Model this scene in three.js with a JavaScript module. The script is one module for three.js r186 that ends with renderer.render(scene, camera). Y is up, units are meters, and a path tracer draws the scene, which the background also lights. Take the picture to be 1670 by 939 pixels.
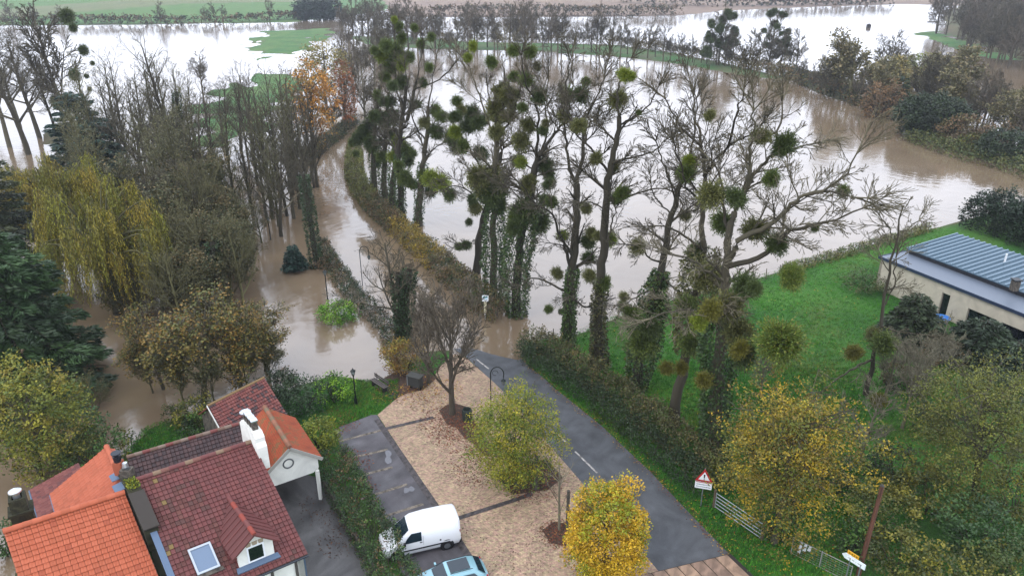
import * as THREE from 'three';
import { mergeGeometries, toCreasedNormals } from 'three/addons/utils/BufferGeometryUtils.js';
import { ImprovedNoise } from 'three/addons/math/ImprovedNoise.js';
import { RoundedBoxGeometry } from 'three/addons/geometries/RoundedBoxGeometry.js';

// ------------------------------------------------------------------ camera, sky, sun, exposure
const CAM_H = 31, PITCH = 23.5 * Math.PI / 180, FPX = 1200;
const scene = new THREE.Scene();
const camera = new THREE.PerspectiveCamera(2 * Math.atan(469.5 / FPX) * 180 / Math.PI, 1024 / 575, 0.5, 9000);
camera.position.set(0, CAM_H, 0);
camera.rotation.set(-PITCH, 0, 0);
scene.add(camera);
const renderer = new THREE.WebGLRenderer({ antialias: true });
renderer.toneMapping = THREE.LinearToneMapping;
renderer.toneMappingExposure = 1.84;
renderer.shadowMap.enabled = true;
const noise3 = new ImprovedNoise();
function fbm(x, y, z = 0, o = 4) { let s = 0, a = .5, f = 1; for (let i = 0; i < o; i++) { s += a * noise3.noise(x * f + 7.3 * i, y * f + 3.1 * i, z * f + 1.7 * i); a *= .5; f *= 2.03; } return s; }
{ // overcast sky: brightened towards the horizon to whiten the water, with soft cloud
  const w = 512, h = 256, d = new Float32Array(w * h * 4);
  for (let j = 0; j < h; j++) for (let i = 0; i < w; i++) {
    const el = (j + .5) / h * Math.PI - Math.PI / 2, az = i / w * 2 * Math.PI;
    let L = .96 + .12 * Math.sin(Math.max(0, el)) + .3 * Math.exp(-Math.max(0, el) * 2.6);
    const x = Math.cos(el) * Math.cos(az), z = Math.cos(el) * Math.sin(az), y = Math.sin(el);
    if (el > 0) L *= 1 + .34 * fbm(x * 2.4 / (y + .35), z * 2.4 / (y + .35), 4, 4);
    const k = (j * w + i) * 4, lo = el < 0 ? .22 : 1;
    d[k] = L * .895 * lo; d[k + 1] = L * .96 * lo; d[k + 2] = L * 1.11 * lo; d[k + 3] = 1;
  }
  const t = new THREE.DataTexture(d, w, h, THREE.RGBAFormat, THREE.FloatType);
  t.mapping = THREE.EquirectangularReflectionMapping; t.magFilter = t.minFilter = THREE.LinearFilter; t.wrapS = THREE.RepeatWrapping; t.needsUpdate = true;
  scene.background = t; scene.environment = t;
}
const sun = new THREE.DirectionalLight(0xfff4e6, .5);
sun.position.set(-120, 220, 60); sun.target.position.set(0, 0, -60); scene.add(sun, sun.target);
sun.castShadow = true; sun.shadow.radius = 40; sun.shadow.mapSize.set(2048, 2048);
Object.assign(sun.shadow.camera, { left: -200, right: 200, top: 200, bottom: -200, near: 1, far: 700 });
scene.fog = new THREE.FogExp2(0xcdd3dc, .0002);

// ------------------------------------------------------------------ helpers
const V3 = (x, y, z) => new THREE.Vector3(x, y, z);
function RNG(seed) { let a = seed * 2654435761 >>> 0; const f = () => { a |= 0; a = a + 0x6D2B79F5 | 0; let t = Math.imul(a ^ a >>> 15, 1 | a); t = t + Math.imul(t ^ t >>> 7, 61 | t) ^ t; return ((t ^ t >>> 14) >>> 0) / 4294967296; }; f.r = (p, q) => p + (q - p) * f(); f.s = k => (f() * 2 - 1) * k; f.pick = arr => arr[f() * arr.length | 0]; return f; }
const SP = Math.sin(PITCH), CP = Math.cos(PITCH);
// survey: the ground position (at height y) of a spot measured in the 1670 x 939 photograph
function G(px, py, y = 0) { const u = (px - 835) / FPX, v = -(py - 469.5) / FPX; const dy = -SP + v * CP, dz = CP + v * SP, t = (CAM_H - y) / -dy; return V3(u * t, y, -dz * t); }
// survey of a height: the point of that sight line at a known distance
function AT(px, py, dist) { const u = (px - 835) / FPX, v = -(py - 469.5) / FPX; const dy = -SP + v * CP, dz = CP + v * SP, t = dist / dz; return V3(u * t, CAM_H + dy * t, -dist); }
const lin = (hex, k = 1) => { const c = new THREE.Color(hex); return [c.r * k, c.g * k, c.b * k]; };
const used = {};
function numbered(n) { const k = used[n] = (used[n] ?? -1) + 1; return k ? n + '_' + String(k).padStart(3, '0') : n; }
function tag(o, label, category, group, kind) { if (label) o.userData.label = label; if (category) o.userData.category = category; if (group) o.userData.group = group; if (kind) o.userData.kind = kind; return o; }
function sh(m) { m.castShadow = true; m.receiveShadow = true; return m; }
function thing(name, label, category, pos, group) { const g = new THREE.Group(); g.name = numbered(name); g.position.copy(pos || V3(0, 0, 0)); scene.add(g); return tag(g, label, category, group); }
function part(parent, name, geo, mat) { const m = sh(new THREE.Mesh(geo, mat)); m.name = name; parent.add(m); return m; }
// a part given in world coordinates, under a group that stands at its own base
function wpart(parent, name, geo, mat) { const p = parent.position; let q = V3(p.x, p.y, p.z), a = parent.parent; while (a && a !== scene) { q.add(a.position); a = a.parent; } geo.translate(-q.x, -q.y, -q.z); return part(parent, name, geo, mat); }
function structure(name, geo, mat, label) { const m = sh(new THREE.Mesh(geo, mat)); m.name = numbered(name); m.userData.kind = 'structure'; if (label) m.userData.label = label; scene.add(m); return m; }
const MAT = (hex, rough = .8, o = {}) => new THREE.MeshStandardMaterial(Object.assign({ color: hex, roughness: rough }, o));
const box = (w, h, d, x = 0, y = 0, z = 0, b = 0) => (b ? new RoundedBoxGeometry(w, h, d, 2, b) : new THREE.BoxGeometry(w, h, d)).translate(x, y, z);
const cyl = (r0, r1, h, n = 10, x = 0, y = 0, z = 0) => new THREE.CylinderGeometry(r1, r0, h, n).translate(x, y + h / 2, z);
function noiseTex(n, fn, srgb = true, rep = 1) { // fn(u,v) -> [r,g,b] 0..1, u v wrap
  const d = new Uint8Array(n * n * 4); for (let j = 0; j < n; j++) for (let i = 0; i < n; i++) { const c = fn(i / n, j / n), k = (j * n + i) * 4; for (let q = 0; q < 3; q++) d[k + q] = Math.max(0, Math.min(255, c[q] * 255)); d[k + 3] = 255; }
  const t = new THREE.DataTexture(d, n, n); t.wrapS = t.wrapT = THREE.RepeatWrapping; t.magFilter = THREE.LinearFilter; t.minFilter = THREE.LinearMipmapLinearFilter; t.generateMipmaps = true; if (srgb) t.colorSpace = THREE.SRGBColorSpace; t.repeat.set(rep, rep); t.needsUpdate = true; return t;
}
// wrapping noise on the unit square
function wfbm(u, v, f, o = 4) { let s = 0, a = .5; for (let i = 0; i < o; i++) { const cu = Math.cos(u * 6.2832) * f * .16, su = Math.sin(u * 6.2832) * f * .16, cv = Math.cos(v * 6.2832) * f * .16, sv = Math.sin(v * 6.2832) * f * .16; s += a * noise3.noise(cu + 11 * i + cv * .7, su + sv * .7 + 5, cv - su * .7 + 9 * i + sv * .31); a *= .5; f *= 2; } return s; }
// geometry builder with vertex colours
class GB {
  constructor() { this.cap = 4096; this.p = new Float32Array(this.cap * 3); this.n = new Float32Array(this.cap * 3); this.c = new Float32Array(this.cap * 3); this.nv = 0; this.ic = 8192; this.i = new Uint32Array(this.ic); this.ni = 0; }
  v(x, y, z, a, b, c, col) { if (this.nv >= this.cap) { this.cap *= 2; for (const k of ['p', 'n', 'c']) { const t = new Float32Array(this.cap * 3); t.set(this[k]); this[k] = t; } } const k = this.nv * 3; this.p[k] = x; this.p[k + 1] = y; this.p[k + 2] = z; this.n[k] = a; this.n[k + 1] = b; this.n[k + 2] = c; this.c[k] = col[0]; this.c[k + 1] = col[1]; this.c[k + 2] = col[2]; return this.nv++; }
  t(a, b, c) { if (this.ni + 3 >= this.ic) { this.ic *= 2; const t = new Uint32Array(this.ic); t.set(this.i); this.i = t; } this.i[this.ni++] = a; this.i[this.ni++] = b; this.i[this.ni++] = c; }
  tube(pts, rad, sides, col) {
    let prev = -1; const n = pts.length;
    for (let k = 0; k < n; k++) {
      const a = pts[Math.max(0, k - 1)], b = pts[Math.min(n - 1, k + 1)]; let dx = b.x - a.x, dy = b.y - a.y, dz = b.z - a.z; const l = Math.hypot(dx, dy, dz) || 1; dx /= l; dy /= l; dz /= l;
      let ux, uy, uz; if (Math.abs(dy) < .9) { ux = dz; uy = 0; uz = -dx; } else { ux = 0; uy = -dz; uz = dy; } const ul = Math.hypot(ux, uy, uz); ux /= ul; uy /= ul; uz /= ul;
      if (Math.abs(dy) >= .9 && uz < 0 && dy > 0) { ux = -ux; uy = -uy; uz = -uz; }
      const wx = dy * uz - dz * uy, wy = dz * ux - dx * uz, wz = dx * uy - dy * ux, s0 = this.nv, r = rad[k], P = pts[k];
      for (let s = 0; s < sides; s++) { const an = s / sides * 6.28319, cx = Math.cos(an), sx = Math.sin(an), nx = ux * cx + wx * sx, ny = uy * cx + wy * sx, nz = uz * cx + wz * sx; this.v(P.x + nx * r, P.y + ny * r, P.z + nz * r, nx, ny, nz, col); }
      if (prev >= 0) for (let s = 0; s < sides; s++) { const q = (s + 1) % sides; this.t(prev + s, s0 + q, s0 + s); this.t(prev + s, prev + q, s0 + q); }
      prev = s0;
    }
  }
  leaf(x, y, z, dx, dy, dz, len, wid, col, R) { // a pointed leaf blade along d
    let ux = R.s(1), uy = R.s(1), uz = R.s(1); let cx = dy * uz - dz * uy, cy = dz * ux - dx * uz, cz = dx * uy - dy * ux; const cl = Math.hypot(cx, cy, cz) || 1; cx /= cl; cy /= cl; cz /= cl;
    const nx = dy * cz - dz * cy, ny = dz * cx - dx * cz, nz = dx * cy - dy * cx, w = wid * .5, m = len * .45;
    const a = this.v(x, y, z, nx, ny, nz, col), b = this.v(x + dx * m + cx * w, y + dy * m + cy * w, z + dz * m + cz * w, nx, ny, nz, col), c = this.v(x + dx * len - nx * w * .3, y + dy * len - ny * w * .3, z + dz * len - nz * w * .3, nx, ny, nz, col), e = this.v(x + dx * m - cx * w, y + dy * m - cy * w, z + dz * m - cz * w, nx, ny, nz, col);
    this.t(a, c, b); this.t(a, e, c);
  }
  build() { const g = new THREE.BufferGeometry(); g.setAttribute('position', new THREE.BufferAttribute(this.p.slice(0, this.nv * 3), 3)); g.setAttribute('normal', new THREE.BufferAttribute(this.n.slice(0, this.nv * 3), 3)); g.setAttribute('color', new THREE.BufferAttribute(this.c.slice(0, this.nv * 3), 3)); g.setIndex(new THREE.BufferAttribute(this.i.slice(0, this.ni), 1)); return g; }
}
// flat polygon (array of Vector3, any orientation) extruded by a vector
function slab(pts, ext) {
  const n = pts.length, pos = [], idx = []; const top = pts.map(p => p.clone()), bot = pts.map(p => p.clone().add(ext));
  const nrm = V3(0, 0, 0); for (let i = 0; i < n; i++) { const a = pts[i], b = pts[(i + 1) % n]; nrm.add(V3((a.y - b.y) * (a.z + b.z), (a.z - b.z) * (a.x + b.x), (a.x - b.x) * (a.y + b.y))); } nrm.normalize();
  const ax = top[1].clone().sub(top[0]).normalize(), ay = nrm.clone().cross(ax);
  const tri = THREE.ShapeUtils.triangulateShape(top.map(p => new THREE.Vector2(p.clone().sub(top[0]).dot(ax), p.clone().sub(top[0]).dot(ay))), []);
  for (const t of tri) { for (const k of t) pos.push(top[k]); for (const k of [t[0], t[2], t[1]]) pos.push(bot[k]); }
  for (let i = 0; i < n; i++) { const j = (i + 1) % n; pos.push(top[i], bot[i], bot[j], top[i], bot[j], top[j]); }
  const g = new THREE.BufferGeometry().setFromPoints(pos); g.computeVertexNormals();
  const uv = new Float32Array(pos.length * 2); pos.forEach((p, i) => { uv[2 * i] = p.clone().sub(top[0]).dot(ax); uv[2 * i + 1] = p.clone().sub(top[0]).dot(ay); }); g.setAttribute('uv', new THREE.BufferAttribute(uv, 2)); return g;
}
function bar(a, b, r, n = 6) { const d = b.clone().sub(a), l = d.length(); const g = new THREE.CylinderGeometry(r, r, l, n); g.applyQuaternion(new THREE.Quaternion().setFromUnitVectors(V3(0, 1, 0), d.normalize())); return g.translate((a.x + b.x) / 2, (a.y + b.y) / 2, (a.z + b.z) / 2); }
function beam(a, b, w, h) { const d = b.clone().sub(a), l = d.length(); const m = new THREE.Matrix4(), z = d.normalize(), x = V3(0, 1, 0).cross(z).normalize(), y = z.clone().cross(x); m.makeBasis(x, y, z); return new THREE.BoxGeometry(w, h, l).applyMatrix4(m).translate((a.x + b.x) / 2, (a.y + b.y) / 2, (a.z + b.z) / 2); }
const merge = a => mergeGeometries(a.map(g => { g = g.index ? g.toNonIndexed() : g; for (const k of Object.keys(g.attributes)) if (!['position', 'normal', 'uv'].includes(k)) g.deleteAttribute(k); if (!g.attributes.uv) g.setAttribute('uv', new THREE.BufferAttribute(new Float32Array(g.attributes.position.count * 2), 2)); return g; }));

// ------------------------------------------------------------------ terrain
const poly = (list) => list.map(([x, y]) => { const p = G(x, y); return [p.x, p.z]; });
function sdist(P, x, z) { // positive inside
  let inside = false, d2 = 1e12; for (let i = 0, n = P.length, j = n - 1; i < n; j = i++) { const a = P[j], b = P[i]; const ex = b[0] - a[0], ez = b[1] - a[1], wx = x - a[0], wz = z - a[1]; let t = (wx * ex + wz * ez) / (ex * ex + ez * ez); t = t < 0 ? 0 : t > 1 ? 1 : t; const qx = wx - ex * t, qz = wz - ez * t, q = qx * qx + qz * qz; if (q < d2) d2 = q; if ((a[1] > z) !== (b[1] > z) && x < (b[0] - a[0]) * (z - a[1]) / (b[1] - a[1]) + a[0]) inside = !inside; }
  return inside ? Math.sqrt(d2) : -Math.sqrt(d2);
}
const near = poly([[40, 880], [60, 850], [130, 790], [215, 735], [245, 698], [330, 672], [400, 650], [470, 636], [540, 612], [600, 620], [640, 610], [650, 596], [668, 583], [700, 572], [760, 567], [800, 578], [848, 588], [856, 562], [868, 556], [905, 550], [940, 545], [985, 525], [1010, 515], [1090, 492], [1230, 455], [1310, 433], [1430, 397], [1510, 374], [1560, 360], [1620, 345], [1760, 300], [2100, 300]]);
near.push([190, -20], [90, 60], [-90, 60], [-24.6, -24]);
const LAND = [
  { k: 'lawn', P: near, amp: .5 },
  { k: 'field', P: poly([[400, 66], [440, 50], [540, 44], [548, 60], [500, 84], [440, 96], [405, 84]]), amp: 14 },
  { k: 'field', P: poly([[325, 170], [400, 118], [470, 122], [492, 158], [435, 218], [345, 236], [308, 208]]), amp: 9 },
  { k: 'rough', P: poly([[62, 216], [112, 208], [122, 230], [70, 236]]), amp: 1 },
  { k: 'field', P: poly([[-200, 42], [140, 41], [330, 38], [470, 36], [560, 27], [640, 14], [620, -16], [-300, -16]]), amp: 4, rise: 1 },
  { k: 'plough', P: poly([[640, 26], [760, 28], [1000, 27], [1110, 25], [1180, 17], [1300, 12], [1400, 9], [1480, 6], [1560, 9], [1800, 9], [1800, -18], [600, -18]]), amp: 4, rise: 1 },
  { k: 'strip', P: poly([[560, 58], [700, 61], [760, 68], [900, 70], [1010, 73], [1100, 86], [1200, 106], [1275, 124], [1290, 132], [1200, 122], [1100, 103], [1000, 92], [860, 83], [700, 80], [600, 74]]), amp: 1.2 },
  { k: 'rough', P: poly([[1270, 121], [1335, 152], [1450, 188], [1482, 208], [1500, 226], [1560, 247], [1640, 268], [1720, 300], [1720, 258], [1600, 226], [1535, 192], [1484, 166], [1400, 132], [1330, 116]]), amp: 1.2 },
  { k: 'field', P: poly([[1483, 54], [1530, 50], [1600, 73], [1680, 100], [1680, 112], [1580, 88], [1530, 70]]), amp: 1 },
  { k: 'rough', P: poly([[1545, 52], [1535, 20], [1570, 8], [1900, 8], [1900, 110], [1690, 106], [1600, 72]]), amp: 3 },
];
const ROAD_L = [[712, 552], [758, 582], [815, 640], [880, 715], [960, 808], [1030, 890], [1066, 932], [1120, 1000]], ROAD_R = [[800, 552], [850, 586], [905, 640], [980, 700], [1060, 776], [1130, 850], [1186, 908], [1260, 985]];
const roadPoly = poly([...ROAD_L, ...[...ROAD_R].reverse()]);
const PAVE = poly([[616, 683], [648, 655], [660, 648], [700, 632], [722, 596], [742, 578], [758, 584], [817, 641], [882, 716], [962, 809], [1032, 891], [1068, 933], [1122, 1001], [815, 1010], [712, 828]]);
const BAYS = poly([[546, 706], [606, 683], [615, 683], [712, 828], [815, 1010], [700, 1050], [640, 905], [600, 815], [560, 745]]);
function hgt(x, z) {
  const dd = Math.hypot(x, z); let best = -1e9, rise = 0, wet = 0;
  const n = fbm(x * .09, z * .09, 2, 4) + (dd > 120 ? .5 * fbm(x * .021, z * .021, 8, 3) : 0);
  for (const L of LAND) { const s = sdist(L.P, x, z) + n * 2 * L.amp; if (s > best) { best = s; rise = L.rise && s > 0 ? s * .035 : 0; wet = L.k === 'field' && !L.rise; } }
  let h = best > 0 ? Math.min(.34, best * .075) : Math.max(-1.1, best * .12); if (wet && best > 0) h = Math.min(.3, best * .02) + fbm(x * .045, z * .045, 6, 4) * .42 - .03;
  h += rise; if (best > 1.5 && dd < 200) h += n * .05; return h;
}
const roadH = (x, z) => hgt(x, z);
const TINT = { lawn: [lin('#2f6f14'), lin('#4f8a20'), lin('#285212')], field: [lin('#3f7434'), lin('#5f8240'), lin('#3f6234')], plough: [lin('#8a7468'), lin('#97816f'), lin('#7b6a62')], strip: [lin('#3c7030'), lin('#5d6a40'), lin('#3c6230')], rough: [lin('#575b35'), lin('#6a6140'), lin('#46502c')], mud: [lin('#6b5a43'), lin('#5c4c38'), lin('#7a684e')] };
{
  const rows = 290, cols = 380, pos = new Float32Array((rows + 1) * (cols + 1) * 3), col = new Float32Array(pos.length), uv = new Float32Array((rows + 1) * (cols + 1) * 2), idx = [];
  for (let j = 0; j <= rows; j++) {
    const d = 14 * Math.exp(j / rows * Math.log(4200 / 14));
    for (let i = 0; i <= cols; i++) {
      const s = i / cols * 2 - 1, an = s * (.55 + .75 * Math.abs(s) ** 3), x = Math.sin(an) * d, z = -Math.cos(an) * d, k = j * (cols + 1) + i;
      let h = hgt(x, z); let key = 'mud', best = 0; for (const L of LAND) { const q = sdist(L.P, x, z) + (fbm(x * .09, z * .09, 2, 4) + (d > 120 ? .5 * fbm(x * .021, z * .021, 8, 3) : 0)) * 2 * L.amp; if (q > best) { best = q; key = L.k; } }
      if (d < 90) { if (sdist(roadPoly, x, z) > -.15) h -= .1; if (sdist(PAVE, x, z) > -.1 || sdist(BAYS, x, z) > -.1) h -= .1; }
      if (d > 1300 && h < 1) h = Math.max(h, (d - 1300) * .012);
      let c = TINT[key]; const m = fbm(x * .09, z * .09, 9, 4) * 2.2 + .5, w = fbm(x * .35, z * .35, 5, 3) * 1.8; let cc = [0, 1, 2].map(q => c[0][q] + (c[1][q] - c[0][q]) * Math.max(0, Math.min(1, m)) + (c[2][q] - c[0][q]) * Math.max(0, Math.min(1, w)));
      if (key === 'lawn') { const q = Math.max(0, Math.min(1, fbm(x * .16, z * .16, 11, 4) * 2.6 - .2)) * .6, W = lin('#6b7034'); cc = cc.map((v, r) => v * (1 - q) + W[r] * q); }
      if (best > 0 && best < .9 && key !== 'plough') { const q = 1 - best / .9; cc = cc.map((v, r) => v * (1 - q * .6) + TINT.mud[0][r] * q * .6); }
      if (key === 'field' && h > 2) { const b = Math.floor((x * .8 + z * .5) / 85 + 40) % 3; cc = cc.map((v, r) => v * .6 + .4 * TINT[b === 0 ? 'plough' : 'field'][1][r]); }
      pos[k * 3] = x; pos[k * 3 + 1] = h; pos[k * 3 + 2] = z; col.set(cc, k * 3); uv[k * 2] = x / 3; uv[k * 2 + 1] = z / 3;
      if (i < cols && j < rows) { const a = k, b = k + 1, e = k + cols + 1, f = e + 1; idx.push(a, b, f, a, f, e); }
    }
  }
  const g = new THREE.BufferGeometry(); g.setAttribute('position', new THREE.BufferAttribute(pos, 3)); g.setAttribute('color', new THREE.BufferAttribute(col, 3)); g.setAttribute('uv', new THREE.BufferAttribute(uv, 2)); g.setIndex(idx); g.computeVertexNormals();
  const R = RNG(5), tex = noiseTex(512, (u, v) => { const a = .86 + wfbm(u, v, 40, 3) * .55 + R.s(.1); return [a, a, a * .98]; }), bmp = noiseTex(512, (u, v) => { const a = .5 + wfbm(u, v, 60, 3) * .6 + R.s(.25); return [a, a, a]; }, false);
  structure('ground', g, new THREE.MeshStandardMaterial({ vertexColors: true, roughness: .95, map: tex, bumpMap: bmp, bumpScale: .09 }), 'grassy ground, fields and banks of the flooded valley');
}
{ // flood water, brown with silt, lightly rippled
  const g = new THREE.PlaneGeometry(9000, 5200, 1, 1).rotateX(-Math.PI / 2).translate(0, 0, -2400); const uv = g.attributes.uv, p = g.attributes.position; for (let i = 0; i < p.count; i++) uv.setXY(i, p.getX(i) / 24, p.getZ(i) / 24);
  const silt = noiseTex(512, (u, v) => { const a = wfbm(u + wfbm(u, v, 3, 2) * .18, v, 4, 4); return [.468 + a * .075, .405 + a * .07, .328 + a * .055]; });
  const bmp = noiseTex(512, (u, v) => { const a = .5 + wfbm(u, v, 14, 4) * .8; return [a, a, a]; }, false), rgh = noiseTex(256, (u, v) => { const a = .08 + Math.max(0, wfbm(u, v, 5, 3)) * .2; return [a, a, a]; }, false); rgh.repeat.set(.31, .23);
  structure('flood_water', g, new THREE.MeshPhysicalMaterial({ map: silt, roughness: 1, roughnessMap: rgh, ior: 1.95, bumpMap: bmp, bumpScale: .022 }), 'brown silty flood water mirroring the white sky');
}
// ------------------------------------------------------------------ road, car park
function sheet(name, P, dy, mat, label, step = .6, parent, yf = hgt) { // a draped sheet of the polygon, fine grid clipped to it
  const shape = P.map(p => new THREE.Vector2(p[0], p[1])), pts = [...shape]; const den = []; for (let i = 0; i < pts.length; i++) { const a = pts[i], b = pts[(i + 1) % pts.length], n = Math.max(1, Math.ceil(a.distanceTo(b) / step)); for (let k = 0; k < n; k++) den.push(a.clone().lerp(b, k / n)); }
  // triangulate, then split until small
  let tris = THREE.ShapeUtils.triangulateShape(den, []).map(t => t.map(i => [den[i].x, den[i].y])); const out = [], lim = Math.max(step * 1.6, .9);
  while (tris.length) { const t = tris.pop(); let m = 0, mi = 0; for (let i = 0; i < 3; i++) { const a = t[i], b = t[(i + 1) % 3], l = Math.hypot(a[0] - b[0], a[1] - b[1]); if (l > m) { m = l; mi = i; } } if (m > lim) { const a = t[mi], b = t[(mi + 1) % 3], c = t[(mi + 2) % 3], q = [(a[0] + b[0]) / 2, (a[1] + b[1]) / 2]; tris.push([a, q, c], [q, b, c]); } else out.push(t); }
  const pos = [], uv = []; for (const t of out) { const ar = (t[1][0] - t[0][0]) * (t[2][1] - t[0][1]) - (t[1][1] - t[0][1]) * (t[2][0] - t[0][0]); const o = ar > 0 ? [t[0], t[2], t[1]] : t; for (const q of o) { pos.push(q[0], yf(q[0], q[1]) + dy, q[1]); uv.push(q[0], q[1]); } }
  const g = new THREE.BufferGeometry(); g.setAttribute('position', new THREE.Float32BufferAttribute(pos, 3)); g.setAttribute('uv', new THREE.Float32BufferAttribute(uv, 2));
  const nrm = new Float32Array(pos.length); for (let i = 1; i < nrm.length; i += 3) nrm[i] = 1; g.setAttribute('normal', new THREE.BufferAttribute(nrm, 3));
  return parent ? part(parent, name, g, mat) : structure(name, g, mat, label);
}
const grit = (() => { const R = RNG(8); return f => noiseTex(512, (u, v) => f(u, v, wfbm(u, v, 6, 4), R.s(1))); })();
const asphaltT = grit((u, v, a, r) => { const k = .305 + a * .12 + r * .035; return [k * .97, k, k * 1.04]; }); asphaltT.repeat.set(.16, .16);
const asphaltB = noiseTex(256, (u, v) => { const a = .5 + wfbm(u, v, 70, 2) * 1; return [a, a, a]; }, false); asphaltB.repeat.set(.5, .5);
const asphaltR = noiseTex(256, (u, v) => { const a = .62 + wfbm(u, v, 5, 4) * .5; return [a, a, a]; }, false); asphaltR.repeat.set(.09, .09);
const M_ASPH = MAT(0xffffff, 1, { map: asphaltT, bumpMap: asphaltB, bumpScale: .006, roughnessMap: asphaltR });
const bayT = grit((u, v, a, r) => { const k = .285 + a * .16 + r * .03; return [k * 1.02, k * .98, k * 1.02]; }); bayT.repeat.set(.12, .12);
const bayR = noiseTex(256, (u, v) => { const a = .6 + wfbm(u, v, 5, 4) * .7; return [a, a, a]; }, false); bayR.repeat.set(.13, .13);
const M_BAY = MAT(0xffffff, 1, { map: bayT, bumpMap: asphaltB, bumpScale: .005, roughnessMap: bayR });
// buff concrete pavers, 20 x 10 cm, with sand joints, stained
const paverT = (() => { const R = RNG(12), tone = []; for (let i = 0; i < 2048; i++) tone.push([R.s(.1), R.s(.03)]); return noiseTex(1024, (u, v) => { const x = u * 32, y = v * 64, row = Math.floor(y), cx = Math.floor(x + (row % 2) * .5), fx = x + (row % 2) * .5 - cx, fy = y - row, j = fx < .06 || fy < .1 ? .8 : 1, t = tone[(cx % 32 + row * 32) % 2048], a = wfbm(u, v, 5, 3) * .16 + wfbm(u + .3, v, 40, 4) * .36 + R.s(.08); const k = (1 + t[0] + a) * j; return [k * .625, k * (.53 + t[1]), k * .435]; }); })(); paverT.repeat.set(1 / 6.4, 1 / 6.4);
const M_PAVER = MAT(0xffffff, .72, { map: paverT, bumpMap: asphaltB, bumpScale: .006 });
sheet('road', roadPoly, .012, M_ASPH, 'grey asphalt road running down into the flood');
sheet('parking_forecourt', PAVE, .02, M_PAVER, 'buff paved forecourt of the car park');
sheet('parking_bays', BAYS, .016, M_BAY, 'dark wet asphalt parking bays');
const gp = a => { const p = G(a[0], a[1], .3); return [p.x, p.z]; };
function strip(name, a, b, w, dy, mat, label, kindThing) { const p = gp(a), q = gp(b), dx = q[0] - p[0], dz = q[1] - p[1], l = Math.hypot(dx, dz), nx = -dz / l * w / 2, nz = dx / l * w / 2; return sheet(name, [[p[0] + nx, p[1] + nz], [q[0] + nx, q[1] + nz], [q[0] - nx, q[1] - nz], [p[0] - nx, p[1] - nz]], dy, mat, label, .5); }
const wornT = grit((u, v, a, r) => { const k = .62 + a * .5 + r * .1; return [k, k * .97, k * .93]; }); wornT.repeat.set(.7, .7);
const M_LINE = MAT(0xffffff, .8, { map: wornT }), M_WORN = MAT(0xb0a89c, .85, { map: wornT }), M_BAND = MAT(0x6b666a, .7, { map: wornT });
for (const [a, b] of [[[552, 721], [621, 703]], [[556, 752], [632, 734]], [[567, 782], [640, 763]], [[588, 815], [664, 791]], [[614, 847], [690, 823]]]) strip('parking_bay_line', a, b, .22, .022, M_WORN, 'worn pale line between two parking bays');
for (const [a, b, w] of [[[614, 685], [713, 830], .42], [[716, 833], [772, 921], .42]]) strip('edging_band', a, b, w, .028, M_BAND, 'dark asphalt band edging the parking bays');
for (const [a, b] of [[[626, 701], [707, 682]], [[742, 848], [835, 818]], [[835, 818], [868, 806]]]) strip('paving_band', a, b, .34, .034, M_BAND, 'dark drainage band across the buff paving');
for (const [a, b] of [[[777, 583], [797, 600]], [[850, 650], [858, 660]], [[908, 707], [922, 721]], [[938, 737], [974, 772]]]) strip('lane_marking', a, b, .13, .022, M_LINE, 'white dash on the road centre');
// puddles in the bays
const M_PUD = new THREE.MeshPhysicalMaterial({ color: 0x55555a, roughness: .04, ior: 1.6 });
for (const [c, s] of [[[633, 746], .95], [[667, 800], .7]]) { const p = gp(c), R = RNG(c[0]), pts = []; for (let k = 0; k < 26; k++) { const an = k / 26 * 6.283, r = s * (.55 + .3 * Math.sin(an * 2 + c[1]) + R.s(.09)); pts.push([p[0] + Math.cos(an) * r * .62 + Math.sin(an) * r * .2, p[1] + Math.sin(an) * r]); } sheet('puddle', pts, .032, M_PUD, 'rain puddle lying on a parking bay', .4); }
{ // stone slab crossing at the foot of the road: each slab laid on its own
  const A = gp([1062, 937]), B = gp([1186, 907]), dir = [B[0] - A[0], B[1] - A[1]], L = Math.hypot(...dir), ex = [dir[0] / L, dir[1] / L], n = [.45, .893];
  const base = thing('paved_crossing', 'pinkish stone slab crossing laid across the end of the asphalt road', 'crossing', V3(A[0], hgt(...A), A[1]));
  const T = grit((u, v, a, r) => { const k = .58 + a * .26 + r * .05; return [k, k * .87, k * .76]; }); T.repeat.set(.4, .4); const R = RNG(3);
  const mats = [0, 1, 2].map(i => MAT([0xf2e6de, 0xe2d6d0, 0xfff2e6][i], .75, { map: T })), bed = MAT(0x2d2823, .9);
  const yb = hgt(A[0], A[1]); const w = L / 6;
  const at = (s, t) => V3(A[0] + ex[0] * s + n[0] * t, yb + .05, A[1] + ex[1] * s + n[1] * t);
  wpart(base, 'bed', slab([at(-1.6, -.04), at(L + .25, -.04), at(L + .25, 6), at(-1.6, 6)], V3(0, -.2, 0)), bed);
  for (let i = -1; i < 6; i++) for (let r = 0; r < 2; r++) { const s0 = i * w + .03, s1 = (i + 1) * w - .03, t0 = r * 2.6 + .02, t1 = t0 + 2.54, up = V3(0, .03 + R() * .008, 0); wpart(base, 'slab', slab([at(s0, t0).add(up), at(s1, t0).add(up), at(s1, t1).add(up), at(s0, t1).add(up)], V3(0, -.06, 0)), R.pick(mats)); }
}
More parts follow.
